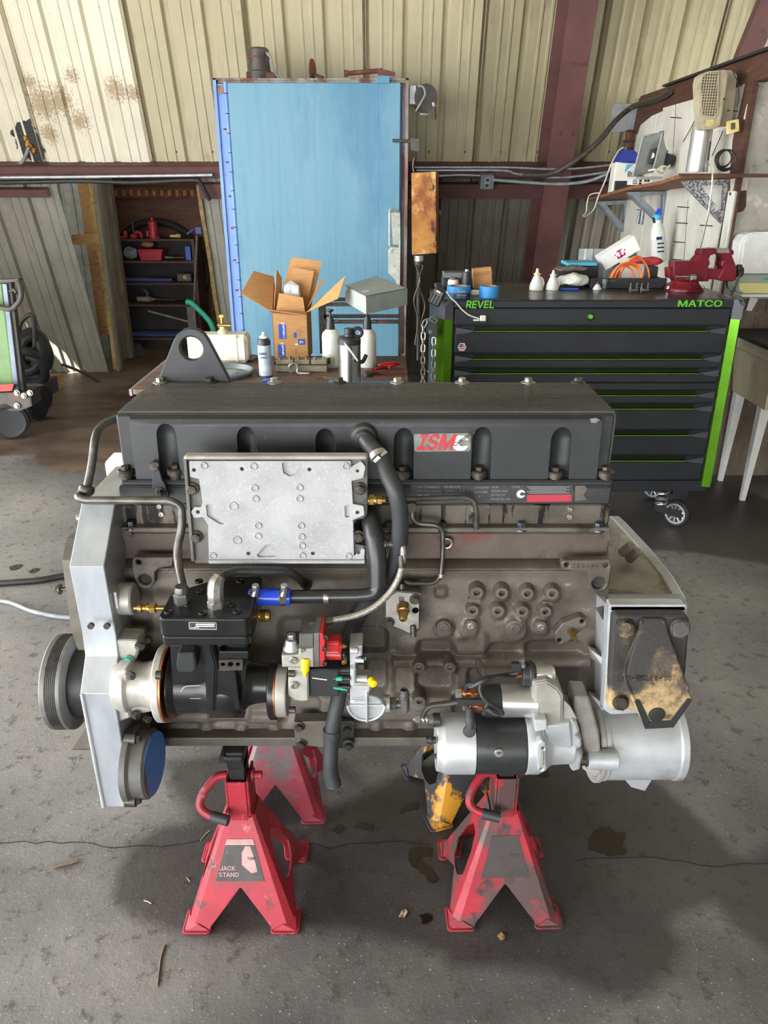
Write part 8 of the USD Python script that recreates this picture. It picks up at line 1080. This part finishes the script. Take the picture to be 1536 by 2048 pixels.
one('paper_bag', crumple(xf(trimesh.creation.icosphere(2, 1), np.diag([13 * ks, .05, 6 * ks, 1])).apply_translation(p + [-8 * ks, .1, 29.5 * ks]), .008, 18, 2), 'cardboard', 'crumpled brown bag lying on the red bin', 'bag'); p = on_sh(262, 1, .08); one('plastic_parcel', crumple(xf(trimesh.creation.icosphere(2, 1), np.diag([13 * ks, .05, 12 * ks, 1])).apply_translation(p + [0, 0, 14 * ks]), .02, 18, 3), 'clear_plastic', 'clear plastic parcel left of the red bin', 'parcel')
p = on_sh(377, 1, .06); one('blue_box', box(p[0] - 5 * ks, p[0] + 6 * ks, p[1], p[1] + .1, SH[1] + .0005, SH[1] + 27 * ks, .003), 'blue_deep', 'tall blue box at the right of the second storage shelf', 'box'); p = on_sh(345, 1, .06); one('grease_gun', cat([cyl(p + [-16 * ks, .03, 5 * ks], p + [0, .03, 5 * ks], 4 * ks, 14), cyl(p + [0, .03, 5 * ks], p + [24 * ks, .03, 5 * ks], 1.6 * ks, 10)]), 'tube_steel', 'dark grease gun beside the blue box', 'grease gun')
mat('rod_blue', C(62, 66, 122), C(52, 54, 104), sc=10, ro=.5)
for i, (i_s, xa_, xb_, y_, r_, lb) in enumerate([(2, 232, 345, .06, 4.5, 'long dull blue rod on the third storage shelf'), (4, 236, 380, .05, 4, 'longest of the blue rods on the lowest storage shelf'), (4, 240, 360, .12, 4, 'middle blue rod on the lowest storage shelf'), (4, 285, 382, .19, 4, 'short blue rod at the back of the lowest storage shelf')]): pa_, pb_ = on_sh(xa_, i_s, y_), on_sh(xb_, i_s, y_); one('steel_rod', cyl(pa_ + [0, 0, r_ * ks], pb_ + [0, 0, r_ * ks], r_ * ks, 12), 'rod_blue', lb, 'rod', 'blue rods on the storage shelves')
p = on_sh(368, 2, .08); gr = thing('gear_motor', 'dark gear motor at the right of the third storage shelf', 'motor', p); part('case', box(p[0] - 14 * ks, p[0] + 16 * ks, p[1], p[1] + .12, SH[2] + .0005, SH[2] + 17 * ks, .01), 'motor_dark', gr); part('shaft', lathe([(0, 0), (4 * ks, 0), (4 * ks, .02), (2 * ks, .02), (0, .03)], [p[0] + 4 * ks, p[1], SH[2] + 10 * ks], FR, 16), 'brass', gr)
p = on_sh(292, 3, .08); dr = thing('air_drill', 'old brown air drill on the fourth storage shelf', 'drill', p); part('body', [cyl(p + [-16 * ks, 0, 8 * ks], p + [12 * ks, 0, 8 * ks], 6 * ks, 14), cyl(p + [12 * ks, 0, 8 * ks], p + [20 * ks, 0, 8 * ks], 3 * ks, 10)], 'khaki_metal', dr); part('handle', tube([p + [4 * ks, 0, 10 * ks], p + [6 * ks, 0, 20 * ks], p + [-2 * ks, 0, 28 * ks]], 3 * ks, 10, 4), 'motor_dark', dr); part('bit', cyl(p + [20 * ks, 0, 8 * ks], p + [60 * ks, 0, 6 * ks], 1.3 * ks, 8), 'tube_steel', dr)
one('rubber_tyre', xf(xf(trimesh.creation.torus(.50, .035, 48, 12), trimesh.transformations.rotation_matrix(pi / 2, [1, 0, 0])), trimesh.transformations.translation_matrix([at(312, 470, 8.64)[0], 8.64, at(312, 443, 8.64)[2] - .50])), 'rubber_dark', 'big black rubber hoop hanging behind the top shelf', 'hoop')
one('pry_bar', cyl(at(296, 622, YS - .05), at(383, 645, YS - .05), .011, 10), 'khaki_metal', 'long thin steel bar leaning across the lower storage shelves', 'bar'); one('jack_lever', tube([at(a, b, 7.35) for a, b in ((372, 604), (382, 606), (400, 622), (417, 640), (425, 655), (427, 670), (428, 720))], .026, 12, 5), 'paint_green', 'teal jack lever standing in the doorway', 'lever')
one('blue_drum', cat([box(at(388, 458, 7.9)[0], at(404, 458, 7.9)[0], 7.9, 8.0, at(0, 470, 7.9)[2], at(0, 452, 7.9)[2], .01), cyl(at(374, 468, 7.9), at(388, 458, 7.9), .014, 10), ]), 'rod_blue', 'blue pump head on a dark stand at the right of the storage doorway', 'pump'); one('pump_stand', cat([cyl(at(394, 470, 7.95), at(388, 620, 7.95), .016, 10), box(at(378, 640, 7.95)[0], at(394, 640, 7.95)[0], 7.9, 8.0, 0.001, at(0, 612, 7.95)[2])]), 'motor_dark', 'dark stand under the blue pump head in the storage room', 'stand')
one('work_boot', cat([hull(pts(7.75, (268, 688), (280, 686), (282, 700), (292, 708), (290, 712), (268, 712)) + pts(7.85, (268, 688), (280, 686), (282, 700), (292, 708), (290, 712), (268, 712)))]), 'rubber_dark', 'dark boot on the floor just inside the storage doorway', 'boot')
# ================================================================ carts at the left edge
mat('cart_green', C(104, 140, 84), C(92, 126, 74), sc=5, ro=.45); mat('cart_steel', C(120, 132, 146), C(100, 112, 126), sc=8, ro=.4, me=.3); YK = 5.0
ct = thing('green_cart', 'green welding cart with a black handle frame at the left edge', 'cart', (at(-30, 870, YK)[0], YK + .2, 0)); fp = atz(10, 878, 0)
def cplate(l, y, d, **k): return plate(l, y, d, **k)
part('green_panel', plate([(-160, 568), (3, 568), (28, 774), (-150, 774)], YK, .06, bev=.006), 'cart_green', ct); part('corner_post', plate([(4, 568), (13, 568), (38, 786), (28, 788)], YK - .01, .05, bev=.003), 'cart_steel', ct); part('side_post', plate([(15, 566), (22, 566), (48, 786), (38, 788)], YK + .01, .05, bev=.003), 'motor_dark', ct); part('top_bar', [plate([(-160, 566), (36, 558), (36, 563), (-160, 572)], YK - .02, .06)], 'motor_dark', ct)
part('handle', pipe(pp((34, 560, YK), (41, 572, YK - .03), (43, 598, YK - .05), (26, 618, YK - .06), (12, 618, YK - .06), (-30, 604, YK - .06)), .017, .06), 'motor_dark', ct); part('hook', tube(pp((20, 583, YK - .01), (28, 580, YK - .03), (33, 586, YK - .04)), .010, 8, 5), 'motor_dark', ct); part('red_step', hull(pts(YK - .12, (-150, 776), (28, 768), (24, 782), (-150, 792)) + pts(YK, (-150, 776), (28, 768), (24, 782), (-150, 792))), 'red_plastic', ct); part('chassis', plate([(-150, 790), (60, 784), (64, 812), (40, 822), (-150, 826)], YK - .02, .16, bev=.006), 'motor_dark', ct)
wc = at(20, 842, YK); wr_ = wc[2] - .0005; part('wheel', lathe([(0, -.03), (wr_ * .4, -.03), (wr_ * .7, -.022), (wr_ * .84, -.032), (wr_, -.02), (wr_, .02), (wr_ * .84, .032), (wr_ * .7, .022), (0, .022)], wc, (.25, -1, 0), 40), 'rubber_dark', ct); part('wheel_rim', lathe([(wr_ * .62, -.034), (wr_ * .76, -.036), (wr_ * .76, -.026), (wr_ * .62, -.024)], wc, (.25, -1, 0), 40), 'bracket_grey', ct)
w2 = at(70, 790, 5.45); part('wheel', lathe([(0, -.025), (.1, -.025), (.115, -.012), (.115, .012), (.1, .025), (0, .025)], [w2[0], 5.45, .1155], (1, -.3, 0), 30), 'rubber_dark', ct)
for px, py in [(34, 786), (48, 792), (60, 786), (34, 812)]: part('bolt', bolt(at(px, py, YK - .03), FR, .014, .012), 'zinc', ct)
ht = thing('hose_trolley', 'black hose trolley with coiled hoses behind the green cart', 'trolley', (at(66, 780, 5.75)[0], 5.8, 0)); YH = 5.75
part('frame', pipe(pp((40, 745, YH), (38, 655, YH), (44, 640, YH), (60, 628, YH), (66, 632, YH), (69, 650, YH), (70, 745, YH)), .016, .05), 'motor_dark', ht)
for i, (px, py, rx, rz) in enumerate([(58, 706, 24, 34), (66, 702, 22, 36), (72, 708, 20, 34), (60, 728, 26, 28), (68, 738, 24, 26), (64, 716, 12, 22)]):
    c_ = at(px, py, YH + .02 * (i % 3)); k_ = mpp(c_); part('hose_coil', tube([c_ + [rx * k_ * cos(t), .05 * sin(t + i), rz * k_ * sin(t)] for t in np.linspace(0, 2 * pi, 20)[:-1]], .036, 10, 3, closed=True), 'rubber', ht)
part('base', box(at(40, 770, YH)[0], at(90, 770, YH)[0], YH, YH + .25, .08, .2, .01), 'motor_dark', ht)
for px in (46, 86): x = at(px, 780, YH)[0]; part('wheel', lathe([(0, -.025), (.08, -.025), (.09, -.012), (.09, .012), (.08, .025), (0, .025)], [x, YH - .02, .0905], (1, -.2, 0), 28), 'rubber_dark', ht)
one('broken_block', crumple(box(at(95, 780, 6.3)[0], at(119, 780, 6.3)[0], 6.3, 6.42, .001, .11).subdivide().subdivide(), .012, 20, 1).apply_translation([0, 0, .012]), 'wood_raw', 'splintered pale wood block on the floor below the left wall sheets', 'wood block')
one('wiper_rod', tube(pp((124, 730, 6.5), (130, 731, 6.5), (160, 743, 6.55), (200, 764, 6.6)), .012, 8, 4), 'cable_black', 'thin black rod leaning on the left wall sheets', 'rod')
